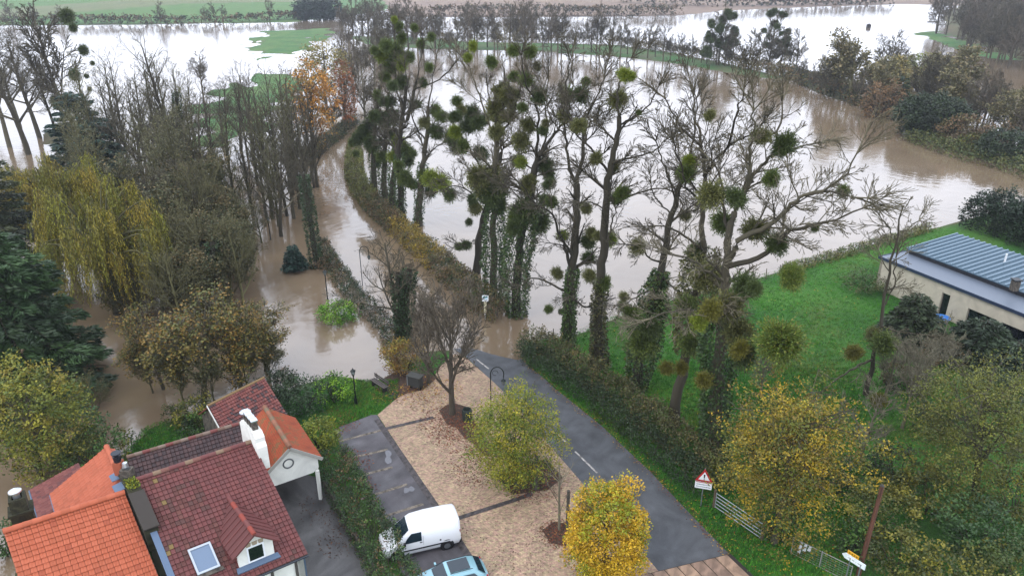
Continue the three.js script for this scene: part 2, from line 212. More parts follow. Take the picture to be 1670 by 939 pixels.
{ // concrete drive beside the white house, and the path to the bench
  const T = grit((u, v, a, r) => { const k = .31 + a * .2 + r * .04; return [k, k * .98, k * .97]; }); T.repeat.set(.14, .14);
  sheet('driveway', poly([[455, 770], [535, 790], [560, 838], [600, 905], [640, 985], [660, 1060], [480, 1060], [430, 850]]), .03, MAT(0xffffff, .6, { map: T }), 'grey concrete drive between the white house and the hedge');
  sheet('footpath', poly([[606, 628], [622, 624], [655, 650], [640, 658], [625, 648]]), .03, MAT(0xb9b3b0, .7, { map: T }), 'short grey path beside the bench');
}

{ // planting beds: soil and rotting leaves round the car park trees
  const T = (() => { const R = RNG(52); return noiseTex(512, (u, v) => { const a = wfbm(u, v, 30, 4), b = R(); const k = .7 + a * .7 + R.s(.12); return b < .35 ? [.41 * k, .28 * k, .22 * k] : b < .5 ? [.45 * k, .36 * k, .26 * k] : [.34 * k, .28 * k, .23 * k]; }); })(); T.repeat.set(.45, .45); const M = MAT(0xffffff, .95, { map: T, bumpMap: asphaltB, bumpScale: .03 });
  for (const [P, l] of [[[[716, 676], [728, 668], [741, 664], [760, 670], [770, 684], [780, 702], [790, 716], [803, 738], [801, 752], [790, 750], [774, 732], [758, 722], [744, 704], [728, 698]], 'leaf-strewn planting bed under the bare multi-stemmed tree'], [[[806, 782], [838, 764], [892, 756], [918, 786], [894, 806], [836, 814]], 'leaf-strewn planting bed under the lime tree'], [[[884, 872], [905, 858], [935, 864], [946, 890], [925, 900], [896, 892]], 'leaf-strewn planting bed under the young street tree'], [[[625, 618], [650, 604], [690, 612], [712, 622], [690, 642], [655, 648], [640, 640]], 'leaf-covered soil under the autumn bush']]) sheet('planting_bed', poly(P), .045, M, l, .5); }
// ------------------------------------------------------------------ houses
const GY = .3;
// one roof tile in unit coordinates: x across, y up from the roof, z down the slope (0 top .. 1 foot), rolled or flat
function tileGeo(kind) {
  const prof = kind === 'roll' ? [[0, .10], [.12, .30], [.26, .42], [.42, .26], [.6, .06], [.94, .02]] : [[.02, .16], [.1, .30], [.18, .16], [.5, .1], [.9, .12], [.95, .08]];
  const pos = [], th = .32, H = (y, z) => (y * .9 + z * .42); const tri = (a, b, c) => pos.push(...a, ...b, ...c);
  for (let i = 0; i < prof.length - 1; i++) { const [x0, y0] = prof[i], [x1, y1] = prof[i + 1]; const a = [x0, H(y0, 0), -.06], b = [x1, H(y1, 0), -.06], c = [x1, H(y1, 1), .98], d = [x0, H(y0, 1), .98]; tri(a, d, c); tri(a, c, b); const e = [x1, H(y1, 1) - th, .98], f = [x0, H(y0, 1) - th, .98]; tri(d, f, e); tri(d, e, c); }
  { const [x0, y0] = prof[0], [x1, y1] = prof[prof.length - 1]; const q = (x, y, s) => { const a = [x, H(y, 0), -.06], d = [x, H(y, 1), .98], e = [x, H(y, 1) - th, .98], f = [x, H(y, 0) - th, -.06]; if (s) { tri(a, f, e); tri(a, e, d); } else { tri(a, e, f); tri(a, d, e); } }; q(x0, y0, true); q(x1, y1, false); }
  const g = new THREE.BufferGeometry(); g.setAttribute('position', new THREE.Float32BufferAttribute(pos, 3)); g.computeVertexNormals(); return g;
}
const TILE = { roll: tileGeo('roll'), flat: tileGeo('flat') };
// roof slope: top-left, top-right, foot-left corner; tiles as single parts up to `single`, nearest first, the rest joined
function roofSlope(root, tl, tr, fl, nx, nz, kind, mats, seed, single, deckMat, skip, extra, extraMats = []) { const nm = mats.length; mats = mats.concat(extraMats);
  const u = tr.clone().sub(tl).divideScalar(nx), v = fl.clone().sub(tl).divideScalar(nz), n = u.clone().cross(v).normalize(); if (n.y < 0) n.negate(); n.multiplyScalar(.11); const R = RNG(seed);
  const br = tr.clone().add(fl).sub(tl), roof = new THREE.Group(); roof.name = 'roof'; roof.position.copy(tl).sub(root.position); root.add(roof);
  wpart(roof, 'roof_deck', slab([tl, tr, br, fl].map(p => p.clone().addScaledVector(n, -.3)), n.clone().multiplyScalar(-1)), deckMat);
  const all = []; for (let j = 0; j < nz; j++) for (let i = 0; i < nx; i++) { const c = u.clone().multiplyScalar(i + .5).addScaledVector(v, j + .5).add(tl); if (skip && skip(c, (i + .5) / nx, (j + .5) / nz)) continue; all.push([i, j, c.distanceTo(camera.position), c]); }
  all.sort((a, b) => a[2] - b[2]); const rest = mats.map(() => []);
  all.forEach(([i, j, , c], k) => {
    const w = fbm(c.x * .8, c.y * .8, c.z * .8, 3) * 1.1 + R(); let mi = Math.max(0, Math.min(nm - 1, Math.floor(w * nm * .9))); if (extra) { const q = extra((i + .5) / nx, (j + .5) / nz, c, R); if (q >= 0) mi = nm + q; } const o = u.clone().multiplyScalar(i).addScaledVector(v, j); const lift = n.clone().multiplyScalar(R() * .07);
    const m = new THREE.Matrix4().makeBasis(u, n, v).setPosition(o.add(lift));
    if (k < single) { const t = part(roof, 'tile', TILE[kind], mats[mi]); m.decompose(t.position, t.quaternion, t.scale); if (Math.abs(u.clone().normalize().dot(v.clone().normalize())) > .02 || true) { t.matrixAutoUpdate = true; } const e = new THREE.Matrix4().makeBasis(u.clone().normalize(), n.clone().normalize(), u.clone().cross(n).normalize()); t.quaternion.setFromRotationMatrix(e); t.scale.set(u.length(), n.length(), v.length()); }
    else rest[mi].push(TILE[kind].clone().applyMatrix4(m));
  });
  rest.forEach((r, q) => { if (r.length) { const t = part(roof, 'roof_tiles', mergeGeometries(r), mats[q]); t.userData.kind = 'stuff'; } });
  return roof;
}
function ridgeTiles(root, a, b, n, r, mat) { const d = b.clone().sub(a), L = d.length() / n, dir = d.clone().normalize(); const g = new THREE.CylinderGeometry(r, r * 1.12, L * 1.06, 10, 1, false, -Math.PI / 2, Math.PI); const q = new THREE.Quaternion(); const z = V3(0, 1, 0).addScaledVector(dir, -dir.y).normalize(), x = dir.clone().cross(z); q.setFromRotationMatrix(new THREE.Matrix4().makeBasis(x, dir, z)); for (let i = 0; i < n; i++) { const m = part(root, 'ridge_tile', g, Array.isArray(mat) ? mat[i % mat.length] : mat); m.quaternion.copy(q); m.position.copy(a).addScaledVector(d, (i + .5) / n).sub(root.position); } }
const wallT = (() => { const R = RNG(31); return noiseTex(256, (u, v) => { const k = .93 + wfbm(u, v, 5, 4) * .12 + R.s(.015); return [k, k * .995, k * .97]; }); })(); wallT.repeat.set(.3, .3);
const M_WHITE = MAT(0xf1f2ef, .9, { map: wallT }), M_CREAM = MAT(0xcac2b3, .9, { map: wallT }), M_ZINC = MAT(0x56687e, .5, { metalness: .3 }), M_DARKWOOD = MAT(0x4a4640, .8), M_DECK = MAT(0x6a5044, .95), M_GLASS = new THREE.MeshPhysicalMaterial({ color: 0x10151b, roughness: .06, ior: 1.6 }), M_CONC = MAT(0x807a72, .9, { map: wornT }), M_MOSS = MAT(0x4a4c33, .95, { map: wornT }), M_METAL = MAT(0xc4c8cc, .3, { metalness: .85 }), M_BLACK = MAT(0x141517, .5);
const tint = (arr, rough) => arr.map(c => MAT(c, rough));
const T_MAROON = tint([0x5f312e, 0x643330, 0x673632, 0x5b302d, 0x633632], .7), T_DARK = tint([0x3c2a2a, 0x45302f, 0x372829, 0x4a3432], .65), T_ORANGE = tint([0xa45233, 0xa85536, 0x9f5031, 0xab5839], .7), T_OLDRED = tint([0x6a3630, 0x744038, 0x5c312d], .7);
const lichenT = (hex, spots, seed) => { const R = RNG(seed), c = new THREE.Color(hex).convertLinearToSRGB(), s = new THREE.Color(spots).convertLinearToSRGB(); return noiseTex(512, (u, v) => { const a = wfbm(u, v, 7, 5), b = wfbm(u + .4, v + .2, 30, 3), q = Math.max(0, Math.min(1, (a + b * .7) * 4 - .2)), k = 1 + a * .35 + R.s(.08), rows = (v * 24) % 1 < .1 ? .78 : 1; return [(c.r + (s.r - c.r) * q) * k * rows, (c.g + (s.g - c.g) * q) * k * rows, (c.b + (s.b - c.b) * q) * k * rows]; }); };

// --- white house with maroon tiled roof
{
  const rl = G(222, 783, 7.5), rr = G(412, 720, 7.5), er = G(502, 903, 4.05), dn = er.clone().sub(rr), el = rl.clone().add(dn), along = rr.clone().sub(rl).normalize(), fl = dn.clone().setY(0).normalize();
  const h = thing('white_house', 'white rendered house with maroon tiled roof, one gabled dormer and a skylight', 'house', V3((rl.x + er.x) / 2, GY, (rl.z + er.z) / 2));
  const M_LICH = [MAT(0x583530, .95), MAT(0x533833, .95), MAT(0x74603a, .95), MAT(0x643f38, .95)];
  roofSlope(h, rl, rr, el, 27, 27, 'flat', T_MAROON, 21, 300, M_DECK, null, (s, t, c, R) => { const n = fbm(c.x * 1.3, c.y * 1.3, c.z * 1.3, 3) + R.s(.22); if (s < .16 && n > .16 && R() < .3) return 2; if (n + (s < .45 ? .18 : -.14) > .24) return R() < .5 ? 0 : R() < .6 ? 1 : 3; return -1; }, M_LICH);
  const bl = rl.clone().addScaledVector(fl, -2.2).setY(5.6), brr = rr.clone().addScaledVector(fl, -2.2).setY(5.6);
  wpart(h, 'rear_slope', slab([rl.clone().add(V3(0, -.05, 0)), rr.clone().add(V3(0, -.05, 0)), brr, bl], V3(0, -.12, 0)), T_MAROON[1]);
  ridgeTiles(h, rl.clone().add(V3(0, .02, 0)), rr.clone().add(V3(0, .02, 0)), 15, .13, [T_MAROON[1], T_MAROON[4], MAT(0x7a6450, .9), MAT(0x6f4a40, .9)]);
  // walls set in from the roof edge
  const inL = el.clone().addScaledVector(along, .1).addScaledVector(fl, -.28), inR = er.clone().addScaledVector(along, -.16).addScaledVector(fl, -.28), bL = bl.clone().addScaledVector(along, .1), bR = brr.clone().addScaledVector(along, -.16);
  const atY = (p, y) => V3(p.x, y, p.z), rR = rr.clone().addScaledVector(along, -.16), rL = rl.clone().addScaledVector(along, .1);
  const wall = wpart(h, 'wall', merge([slab([atY(inL, 0), atY(inR, 0), atY(inR, 3.9), atY(inL, 3.9)], fl.clone().multiplyScalar(-.3)), slab([atY(inR, 0), atY(bR, 0), atY(bR, 5.3), atY(rR, 7.1), atY(inR, 3.85)], along.clone().multiplyScalar(-.3)), slab([atY(inL, 0), atY(bL, 0), atY(bL, 5.3), atY(rL, 7.1), atY(inL, 3.85)], along.clone().multiplyScalar(.3)), slab([atY(bL, 0), atY(bR, 0), atY(bR, 5.3), atY(bL, 5.3)], fl.clone().multiplyScalar(.3))]), M_WHITE);
  for (const s of [.35, 1.55, 4.3]) wpart(h, 'timber_post', slab([0, 1, 2, 3].map(k => { const p = inR.clone().addScaledVector(along, -s - (k === 1 || k === 2 ? .14 : 0)).addScaledVector(fl, .03); p.y = k < 2 ? .3 : 3.85; return p; }), fl.clone().multiplyScalar(.035)), M_DARKWOOD);
  { const p = inR.clone().addScaledVector(along, -2.7).addScaledVector(fl, .02); const W = wpart(h, 'window', slab([-.6, .6, .6, -.6].map((s, k) => p.clone().addScaledVector(along, s).setY(k < 2 ? 1.8 : 3.3)), fl.clone().multiplyScalar(.03)), M_GLASS); W.userData.label = 'front window under the eaves'; }
  wpart(h, 'gutter', bar(el.clone().add(V3(0, -.1, 0)), er.clone().add(V3(0, -.1, 0)), .07, 8), MAT(0x2a3038, .4));
  wpart(h, 'downpipe', bar(inR.clone().addScaledVector(fl, .1).setY(.3), inR.clone().addScaledVector(fl, .1).setY(3.9), .045, 8), M_ZINC);
  const vlen = dn.length(), vd = dn.clone().normalize(), nn = along.clone().cross(vd).normalize(); if (nn.y < 0) nn.negate();
  wpart(h, 'zinc_valley', slab([rl.clone().addScaledVector(vd, 1.75), rl.clone().addScaledVector(vd, 1.75).addScaledVector(along, -.3), el.clone().addScaledVector(along, -.3), el].map(p => p.addScaledVector(nn, .1)), nn.clone().multiplyScalar(-.12)), M_ZINC);
  // skylight
  const on = (px, py) => { const o = camera.position, d = G(px, py).sub(o).normalize(), t = rl.clone().sub(o).dot(nn) / d.dot(nn); return o.clone().addScaledVector(d, t); };
  { const c = on(332, 912), w = .52, l = .68; const q = (s, t, k) => c.clone().addScaledVector(along, s).addScaledVector(vd, t).addScaledVector(nn, k); const sk = new THREE.Group(); sk.name = 'skylight'; sk.position.copy(c).sub(h.position); h.add(sk);
    wpart(sk, 'frame', merge([[-w, -w + .09, -l, l], [w - .09, w, -l, l], [-w + .09, w - .09, -l, -l + .1], [-w + .09, w - .09, l - .1, l]].map(([a, b, e, f]) => slab([q(a, e, .2), q(b, e, .2), q(b, f, .2), q(a, f, .2)], nn.clone().multiplyScalar(-.22)))), MAT(0xaab2b8, .4, { metalness: .3 }));
    wpart(sk, 'pane', slab([q(-w + .09, -l + .1, .15), q(w - .09, -l + .1, .15), q(w - .09, l - .1, .15), q(-w + .09, l - .1, .15)], nn.clone().multiplyScalar(-.02)), new THREE.MeshPhysicalMaterial({ color: 0x5b6f86, roughness: .08, ior: 1.7 }));
    wpart(sk, 'flashing', slab([q(-w - .1, l, .13), q(w + .1, l, .13), q(w + .14, l + .2, .13), q(-w - .14, l + .2, .13)], nn.clone().multiplyScalar(-.03)), M_CONC); }
  // dormer: ridge comes out level from the slope, gable faces the street
  { const a0 = on(373, 814), foot = on(408, 922); const out = fl, hw = .95; const D = new THREE.Group(); D.name = 'dormer'; const base = foot.clone(); D.position.copy(base).sub(h.position); h.add(D);
    const fw = foot.clone().sub(a0).setY(0).dot(out); const rid0 = a0.clone(), rid1 = a0.clone().addScaledVector(out, fw + .25); rid1.y = rid0.y;
    const fb = rid1.clone().addScaledVector(out, -.25); const eY = rid0.y - .95; const onY = (s, y) => { // point where the roof slope has height y at side s
      const t = (a0.y - y) / (a0.y - foot.y); const base0 = a0.clone().addScaledVector(vd, (a0.y - y) / -vd.y); return base0.addScaledVector(along, s); };
    const eL0 = onY(-hw - .2, eY), eR0 = onY(hw + .2, eY), eL1 = rid1.clone().addScaledVector(along, -hw - .2).setY(eY), eR1 = rid1.clone().addScaledVector(along, hw + .2).setY(eY);
    for (const [p0, p1, e1, e0, s] of [[rid0, rid1, eL1, eL0, -1], [rid0, rid1, eR1, eR0, 1]]) { const ribs = 9, T = []; wpart(D, 'dormer_slope', slab([p0, p1, e1, e0].map(p => p.clone().add(V3(0, .06, 0))), V3(0, -.1, 0)), T_MAROON[s < 0 ? 3 : 1]); for (let k = 1; k < ribs; k++) { const t = k / ribs, f = p0.clone().lerp(p1, t), e = e0.clone().lerp(e1, t); const g0 = e1.clone().addScaledVector(out, -(1 - t) * (fw + .25)); const lowT = Math.min(1, e1.clone().sub(p1).length() > 0 ? (e0.clone().sub(p0).dot(out) < (t * (fw + .25)) ? 1 : (t * (fw + .25)) / e0.clone().sub(p0).dot(out)) : 1); const low = f.clone().lerp(g0, lowT); part(D, 'tile_roll', bar(f.clone().add(V3(0, .08, 0)).sub(base), low.add(V3(0, .08, 0)).sub(base), .045, 6), T_MAROON[(k + 1) % 5]); } }
    ridgeTiles(D, rid0.clone().sub(h.position).add(V3(0, .08, 0)), rid1.clone().sub(h.position).add(V3(0, .08, 0)), 6, .11, [T_MAROON[2], MAT(0x84392c, .8)]);
    const gy = foot.y + .02; const gw = (s, y) => fb.clone().addScaledVector(along, s).setY(y);
    wpart(D, 'gable', slab([gw(-hw + .1, gy), gw(hw - .1, gy), gw(hw - .1, eY + .1), gw(0, rid0.y - .08), gw(-hw + .1, eY + .1)], out.clone().multiplyScalar(-.18)), M_WHITE);
    for (const s of [-1, 1]) wpart(D, 'cheek', slab([gw(s * (hw - .1), gy).addScaledVector(out, -.18), gw(s * (hw - .1), eY + .05).addScaledVector(out, -.18), onY(s * (hw - .1), eY)], along.clone().multiplyScalar(-s * .12)), T_OLDRED[2]);
    const wy0 = gy + .22, wy1 = wy0 + .78, pr = out.clone().multiplyScalar(.03); const win = new THREE.Group(); win.name = 'window'; D.add(win); win.position.copy(gw(0, wy0)).sub(base);
    wpart(win, 'pane', slab([gw(-.34, wy0), gw(.34, wy0), gw(.34, wy1), gw(-.34, wy1)].map(p => p.add(pr)), out.clone().multiplyScalar(-.04)), M_GLASS);
    wpart(win, 'frame', merge([[-.42, -.34, wy0 - .08, wy1 + .08], [.34, .42, wy0 - .08, wy1 + .08], [-.34, .34, wy0 - .08, wy0], [-.34, .34, wy1, wy1 + .08]].map(([a, b, c, d]) => slab([gw(a, c), gw(b, c), gw(b, d), gw(a, d)].map(p => p.addScaledVector(out, .05)), out.clone().multiplyScalar(-.08)))), MAT(0xe8ebee, .5));
    wpart(D, 'lintel', merge([-.3, 0, .3].map(s => slab([gw(s - .1, wy1 + .1), gw(s + .1, wy1 + .1), gw(s + .13, wy1 + .3), gw(s - .13, wy1 + .3)].map(p => p.addScaledVector(out, .04)), out.clone().multiplyScalar(-.05)))), MAT(0x9a8d76, .9));
    wpart(D, 'flashing', slab([gw(-hw - .05, gy), gw(hw + .05, gy), gw(hw + .1, gy - .13).addScaledVector(out, .26), gw(-hw - .1, gy - .13).addScaledVector(out, .26)].map(p => p.add(V3(0, .1, 0))), V3(0, -.05, 0)), M_ZINC); }
  // white chimney stack on the right verge
  { const c = new THREE.Group(); c.name = 'chimney'; const f0 = rr.clone().addScaledVector(along, .12).addScaledVector(fl, .75), f1 = rr.clone().addScaledVector(along, .12).addScaledVector(fl, -1.3); c.position.copy(f0).setY(GY).sub(h.position); c.position.y = 6; h.add(c); const W = .5;
    const prof = [[.95, 6.2], [.95, 7.6], [.8, 7.85], [.8, 8.1], [.55, 8.35], [.1, 8.4], [-1.1, 8.35], [-1.5, 8.0], [-1.5, 6.0]];
    const P0 = rr.clone().addScaledVector(along, -.1);
    wpart(c, 'stack', slab(prof.map(([s, y]) => P0.clone().addScaledVector(fl, s).setY(y)), along.clone().multiplyScalar(W)), M_WHITE);
    const M0 = P0.clone().addScaledVector(along, W / 2);
    for (let k = 0; k < 4; k++) { const p = M0.clone().addScaledVector(fl, .2 - k * .38).setY(8.38); const g = box(.3, .5, .3, 0, .25, 0); g.rotateY(Math.atan2(-along.z, along.x)); wpart(c, 'flue', g.translate(p.x, p.y, p.z), M_CONC); const t = box(.36, .07, .36, 0, .53, 0); t.rotateY(Math.atan2(-along.z, along.x)); wpart(c, 'flue_cap', t.translate(p.x, p.y, p.z), M_METAL); }
    const p = M0.clone().addScaledVector(fl, -1.05).setY(8.9); wpart(c, 'cowl', merge([cyl(.14, .14, .4, 12), cyl(.3, .3, .08, 16, 0, .4, 0), cyl(.3, .02, .16, 16, 0, .48, 0)]).translate(p.x, p.y - .55, p.z), M_METAL); }
}
// --- rear wing with dark tiles
{
  const rl = G(206, 746, 6.6), rr = G(400, 688, 6.6), along = rr.clone().sub(rl).normalize(), fl = V3(along.z * -1, 0, along.x); const dn = fl.clone().multiplyScalar(2.1).setY(-1.7), el = rl.clone().add(dn);
  const h = thing('rear_wing', 'low rear wing with dark brown tiled roof behind the maroon roof', 'house', V3(rl.x + 2.5, GY, rl.z - 1));
  roofSlope(h, rl, rr, el, 30, 11, 'flat', T_DARK, 22, 130, M_DECK);
  ridgeTiles(h, rl, rr, 16, .12, [MAT(0x6b5548, .9), MAT(0x77665a, .9), T_OLDRED[0]]);
  const back = fl.clone().multiplyScalar(-2.6).setY(-2.2), a = rl.clone().add(back), b = rr.clone().add(back);
  wpart(h, 'rear_slope', slab([rl, rr, b, a].map(p => p.clone().add(V3(0, -.06, 0))), V3(0, -.15, 0)), T_DARK[2]);
  const y = (p, v) => V3(p.x, v, p.z), iR = rr.clone().addScaledVector(along, -.05), ib = b.clone().addScaledVector(along, -.05).addScaledVector(fl, .25), fr = rr.clone().add(dn).addScaledVector(along, -.05), il = rl.clone().addScaledVector(along, .05), ibl = a.clone().addScaledVector(along, .05).addScaledVector(fl, .25), fll = el.clone().addScaledVector(along, .05);
  wpart(h, 'wall', merge([slab([y(fr, 0), y(ib, 0), y(ib, 4.3), y(iR, 6.3), y(fr, 4.7)], along.clone().multiplyScalar(-.3)), slab([y(fll, 0), y(ibl, 0), y(ibl, 4.3), y(il, 6.3), y(fll, 4.7)], along.clone().multiplyScalar(.3)), slab([y(ibl, 0), y(ib, 0), y(ib, 4.25), y(ibl, 4.25)], fl.clone().multiplyScalar(.3))]), M_WHITE);
}
// --- orange roofed house
{
  const rl = G(5, 868, 7.2), rr = G(203, 804, 7.2), er = G(258, 939, 4.7), dn0 = er.clone().sub(rr), dn = dn0.clone().multiplyScalar(1.15), el = rl.clone().add(dn), along = rr.clone().sub(rl).normalize(), fl = dn.clone().setY(0).normalize(), up = V3(0, 1, 0);
  const h = thing('orange_roofed_house', 'house with bright orange tiled roof and a back wing, joined to the white house', 'house', V3((rl.x + rr.x) / 2, GY, (rl.z + rr.z) / 2));
  roofSlope(h, rl, rr, el, 20, 20, 'roll', T_ORANGE, 23, 300, M_DECK, null, (s, t, c, R) => R() < .05 ? 0 : -1, [MAT(0x984c32, .85)]);
  ridgeTiles(h, rl.clone().add(V3(0, .03, 0)), rr.clone().add(V3(0, .03, 0)), 13, .15, T_ORANGE);
  const y = (p, v) => V3(p.x, v, p.z), b1 = rl.clone().addScaledVector(fl, -1.6).setY(6), b2 = rr.clone().addScaledVector(fl, -1.6).setY(6);
  wpart(h, 'rear_slope', slab([rl, rr, b2, b1].map(p => p.clone().add(V3(0, -.06, 0))), V3(0, -.12, 0)), T_ORANGE[0]);
  // back wing: its ridge runs away from the street, tiles fall to the left
  const w0 = G(203, 799, 7), w1 = G(173, 729, 7), we = G(81, 806, 5.3), wv = we.clone().sub(w1);
  roofSlope(h, w1, w0, we, 17, 13, 'roll', T_ORANGE, 24, 150, M_DECK, (c) => c.clone().sub(rl).dot(fl) > -.15 && c.y < 7.2);
  ridgeTiles(h, w1.clone().add(V3(0, .03, 0)), w0.clone().add(V3(0, .03, 0)), 8, .13, T_ORANGE);
  { const o = fl.clone().cross(up).normalize(); const r2 = wv.clone(); r2.x = -wv.x * .12; r2.z = -wv.z * .12; r2.y = wv.y * .12; wpart(h, 'wing_rear_slope', slab([w1, w0, w0.clone().add(r2), w1.clone().add(r2)].map(p => p.clone().add(V3(0, -.06, 0))), V3(0, -.12, 0)), T_ORANGE[2]); }
  { const o0 = w1.clone().addScaledVector(fl, .15), e0 = we.clone().addScaledVector(fl, .15).addScaledVector(along, .2); const wEnd = w0.clone().sub(w1).multiplyScalar(.98).setY(0);
    const inL = el.clone().addScaledVector(along, .2).addScaledVector(fl, -.3), inR = er.clone().addScaledVector(along, -.1);
    wpart(h, 'wall', merge([slab([y(o0, 0), y(e0, 0), y(e0, 4.9), y(o0, 6.6)], fl.clone().multiplyScalar(.25)), slab([y(e0, 0), y(e0.clone().add(wEnd), 0), y(e0.clone().add(wEnd), 4.9), y(e0, 4.9)], along.clone().multiplyScalar(.25)), slab([y(inL, 0), y(rl.clone().addScaledVector(along, .2), 0), y(b1.clone().addScaledVector(along, .2), 0), y(b1.clone().addScaledVector(along, .2), 5.7), y(rl.clone().addScaledVector(along, .2), 6.8), y(inL, el.y - .2)], along.clone().multiplyScalar(.3)), slab([y(inL, 0), y(inR.clone().addScaledVector(fl, .35), 0), y(inR.clone().addScaledVector(fl, .35), el.y - .15), y(inL, el.y - .15)], fl.clone().multiplyScalar(-.3))]), M_CREAM); }
  wpart(h, 'gutter', bar(we.clone().add(V3(0, -.08, 0)), we.clone().add(w0.clone().sub(w1).multiplyScalar(.6)).add(V3(0, -.08, 0)), .07, 8), M_ZINC);
  // party wall with moss and the twin flues between the two roofs
  { const c = new THREE.Group(); c.name = 'party_wall'; const p = rr.clone().addScaledVector(along, .08); c.position.copy(p).sub(h.position); h.add(c);
    const at = (s, v, o = 0) => p.clone().addScaledVector(fl, s).addScaledVector(along, o).setY(v); wpart(c, 'parapet', slab([at(2.3, 5), at(2.3, 6.35), at(.5, 7.35), at(-.6, 7.6), at(-1.8, 7.45), at(-1.8, 5)], along.clone().multiplyScalar(.62)), M_MOSS);
    wpart(c, 'coping', slab([at(2.35, 6.37, -.03), at(.5, 7.37, -.03), at(.5, 7.37, .68), at(2.35, 6.37, .68)], V3(0, .06, 0)), MAT(0x3b3631, .95));
    const R = RNG(4), gb = new GB(); for (let k = 0; k < 260; k++) { const q = at(R.r(-.5, .35), 7.45 + R() * .18, R.r(.05, .6)); gb.leaf(q.x, q.y, q.z, R.s(.7), .7, R.s(.7), .14, .07, lin(R.pick(['#6f7a22', '#8a8a20', '#4c5a20'])), R); } wpart(c, 'moss_cushion', gb.build(), new THREE.MeshStandardMaterial({ vertexColors: true, roughness: .9 }));
    const f1 = at(-1.5, 7.4, .15), f2 = at(-.85, 7.5, .35); wpart(c, 'brick_flue', merge([box(.4, .75, .4, f1.x, f1.y + .38, f1.z)]), MAT(0x9a5238, .9)); wpart(c, 'cowl', merge([cyl(.17, .2, .35, 12), cyl(.1, .1, .2, 10, 0, .3, 0), cyl(.24, .24, .04, 12, 0, .5, 0)]).translate(f1.x, f1.y + .74, f1.z), MAT(0x2b3038, .4, { metalness: .5 }));
    wpart(c, 'stone_flue', merge([box(.55, .5, .42, f2.x, f2.y + .25, f2.z)]), M_CONC); wpart(c, 'flue_opening', box(.28, .04, .2, f2.x + .03, f2.y + .512, f2.z + .02), M_BLACK); wpart(c, 'flue_pot', cyl(.16, .12, .26, 12, f2.x - .1, f2.y + .5, f2.z - .13), M_METAL);
    wpart(c, 'lead_flashing', merge([slab([at(-1.9, 7.2, -.35), at(-1.2, 7.25, -.35), at(-1.2, 7.3, 0), at(-1.9, 7.3, 0)], V3(0, .03, 0)), slab([at(-.9, 7.2, -.45), at(-.2, 7.2, -.45), at(-.2, 7.3, 0), at(-.9, 7.3, 0)], V3(0, .03, 0))]), M_ZINC); }
  // far left chimney behind the ridge
  { const c = new THREE.Group(); c.name = 'chimney'; const p = G(40, 852, 6.4); c.position.set(p.x, 5.9, p.z).sub(h.position); h.add(c); const ry = Math.atan2(-along.z, along.x); const q = (g) => { g.rotateY(ry); return g; };
    part(c, 'stack', q(merge([box(.9, 1.5, .75, 0, .5, 0), box(1.05, .14, .9, 0, 1.3, 0), box(.7, .75, .14, 0, 1.7, -.28), box(.7, .75, .14, 0, 1.7, .28), box(.14, .75, .42, -.28, 1.7, 0), box(.14, .75, .42, .28, 1.7, 0)])), M_MOSS); part(c, 'cowl', merge([cyl(.16, .16, .45, 12, 0, 1.9, 0), cyl(.28, .28, .07, 16, 0, 2.33, 0), cyl(.28, .05, .14, 16, 0, 2.4, 0)]), M_METAL); }
}
// --- lean-to on the left
{
  const a = G(127, 755, 3.9), b = G(48, 799, 3.1), c = G(62, 848, 3.1), d = a.clone().add(c).sub(b); const e = G(135, 800, 3.9);
  const h = thing('lean_to', 'lean-to with weathered dark red tiled roof beside the orange back wing', 'outbuilding', V3((a.x + c.x) / 2, GY - .1, (a.z + c.z) / 2));
  roofSlope(h, a, d, b, 12, 12, 'roll', T_OLDRED, 26, 144, M_DECK);
  const y = (p, v) => V3(p.x, v, p.z), mid = V3((a.x + c.x) / 2, 0, (a.z + c.z) / 2), ins = p => p.clone().lerp(V3(mid.x, p.y, mid.z), .1), A = ins(a), B = ins(b), C2 = ins(c), D2 = ins(d), t = .2;
  wpart(h, 'wall', merge([[A, B, 3.55, 2.8], [B, C2, 2.8, 2.8], [C2, D2, 2.8, 3.55]].map(([p, q, y0, y1]) => slab([y(p, 0), y(q, 0), y(q, y1), y(p, y0)], mid.clone().sub(y(p, 0)).normalize().multiplyScalar(t)))), M_CREAM);
  wpart(h, 'gutter', bar(b.clone().add(V3(-.05, -.06, 0)), c.clone().add(V3(-.05, -.06, 0)), .06, 8), M_ZINC);
}
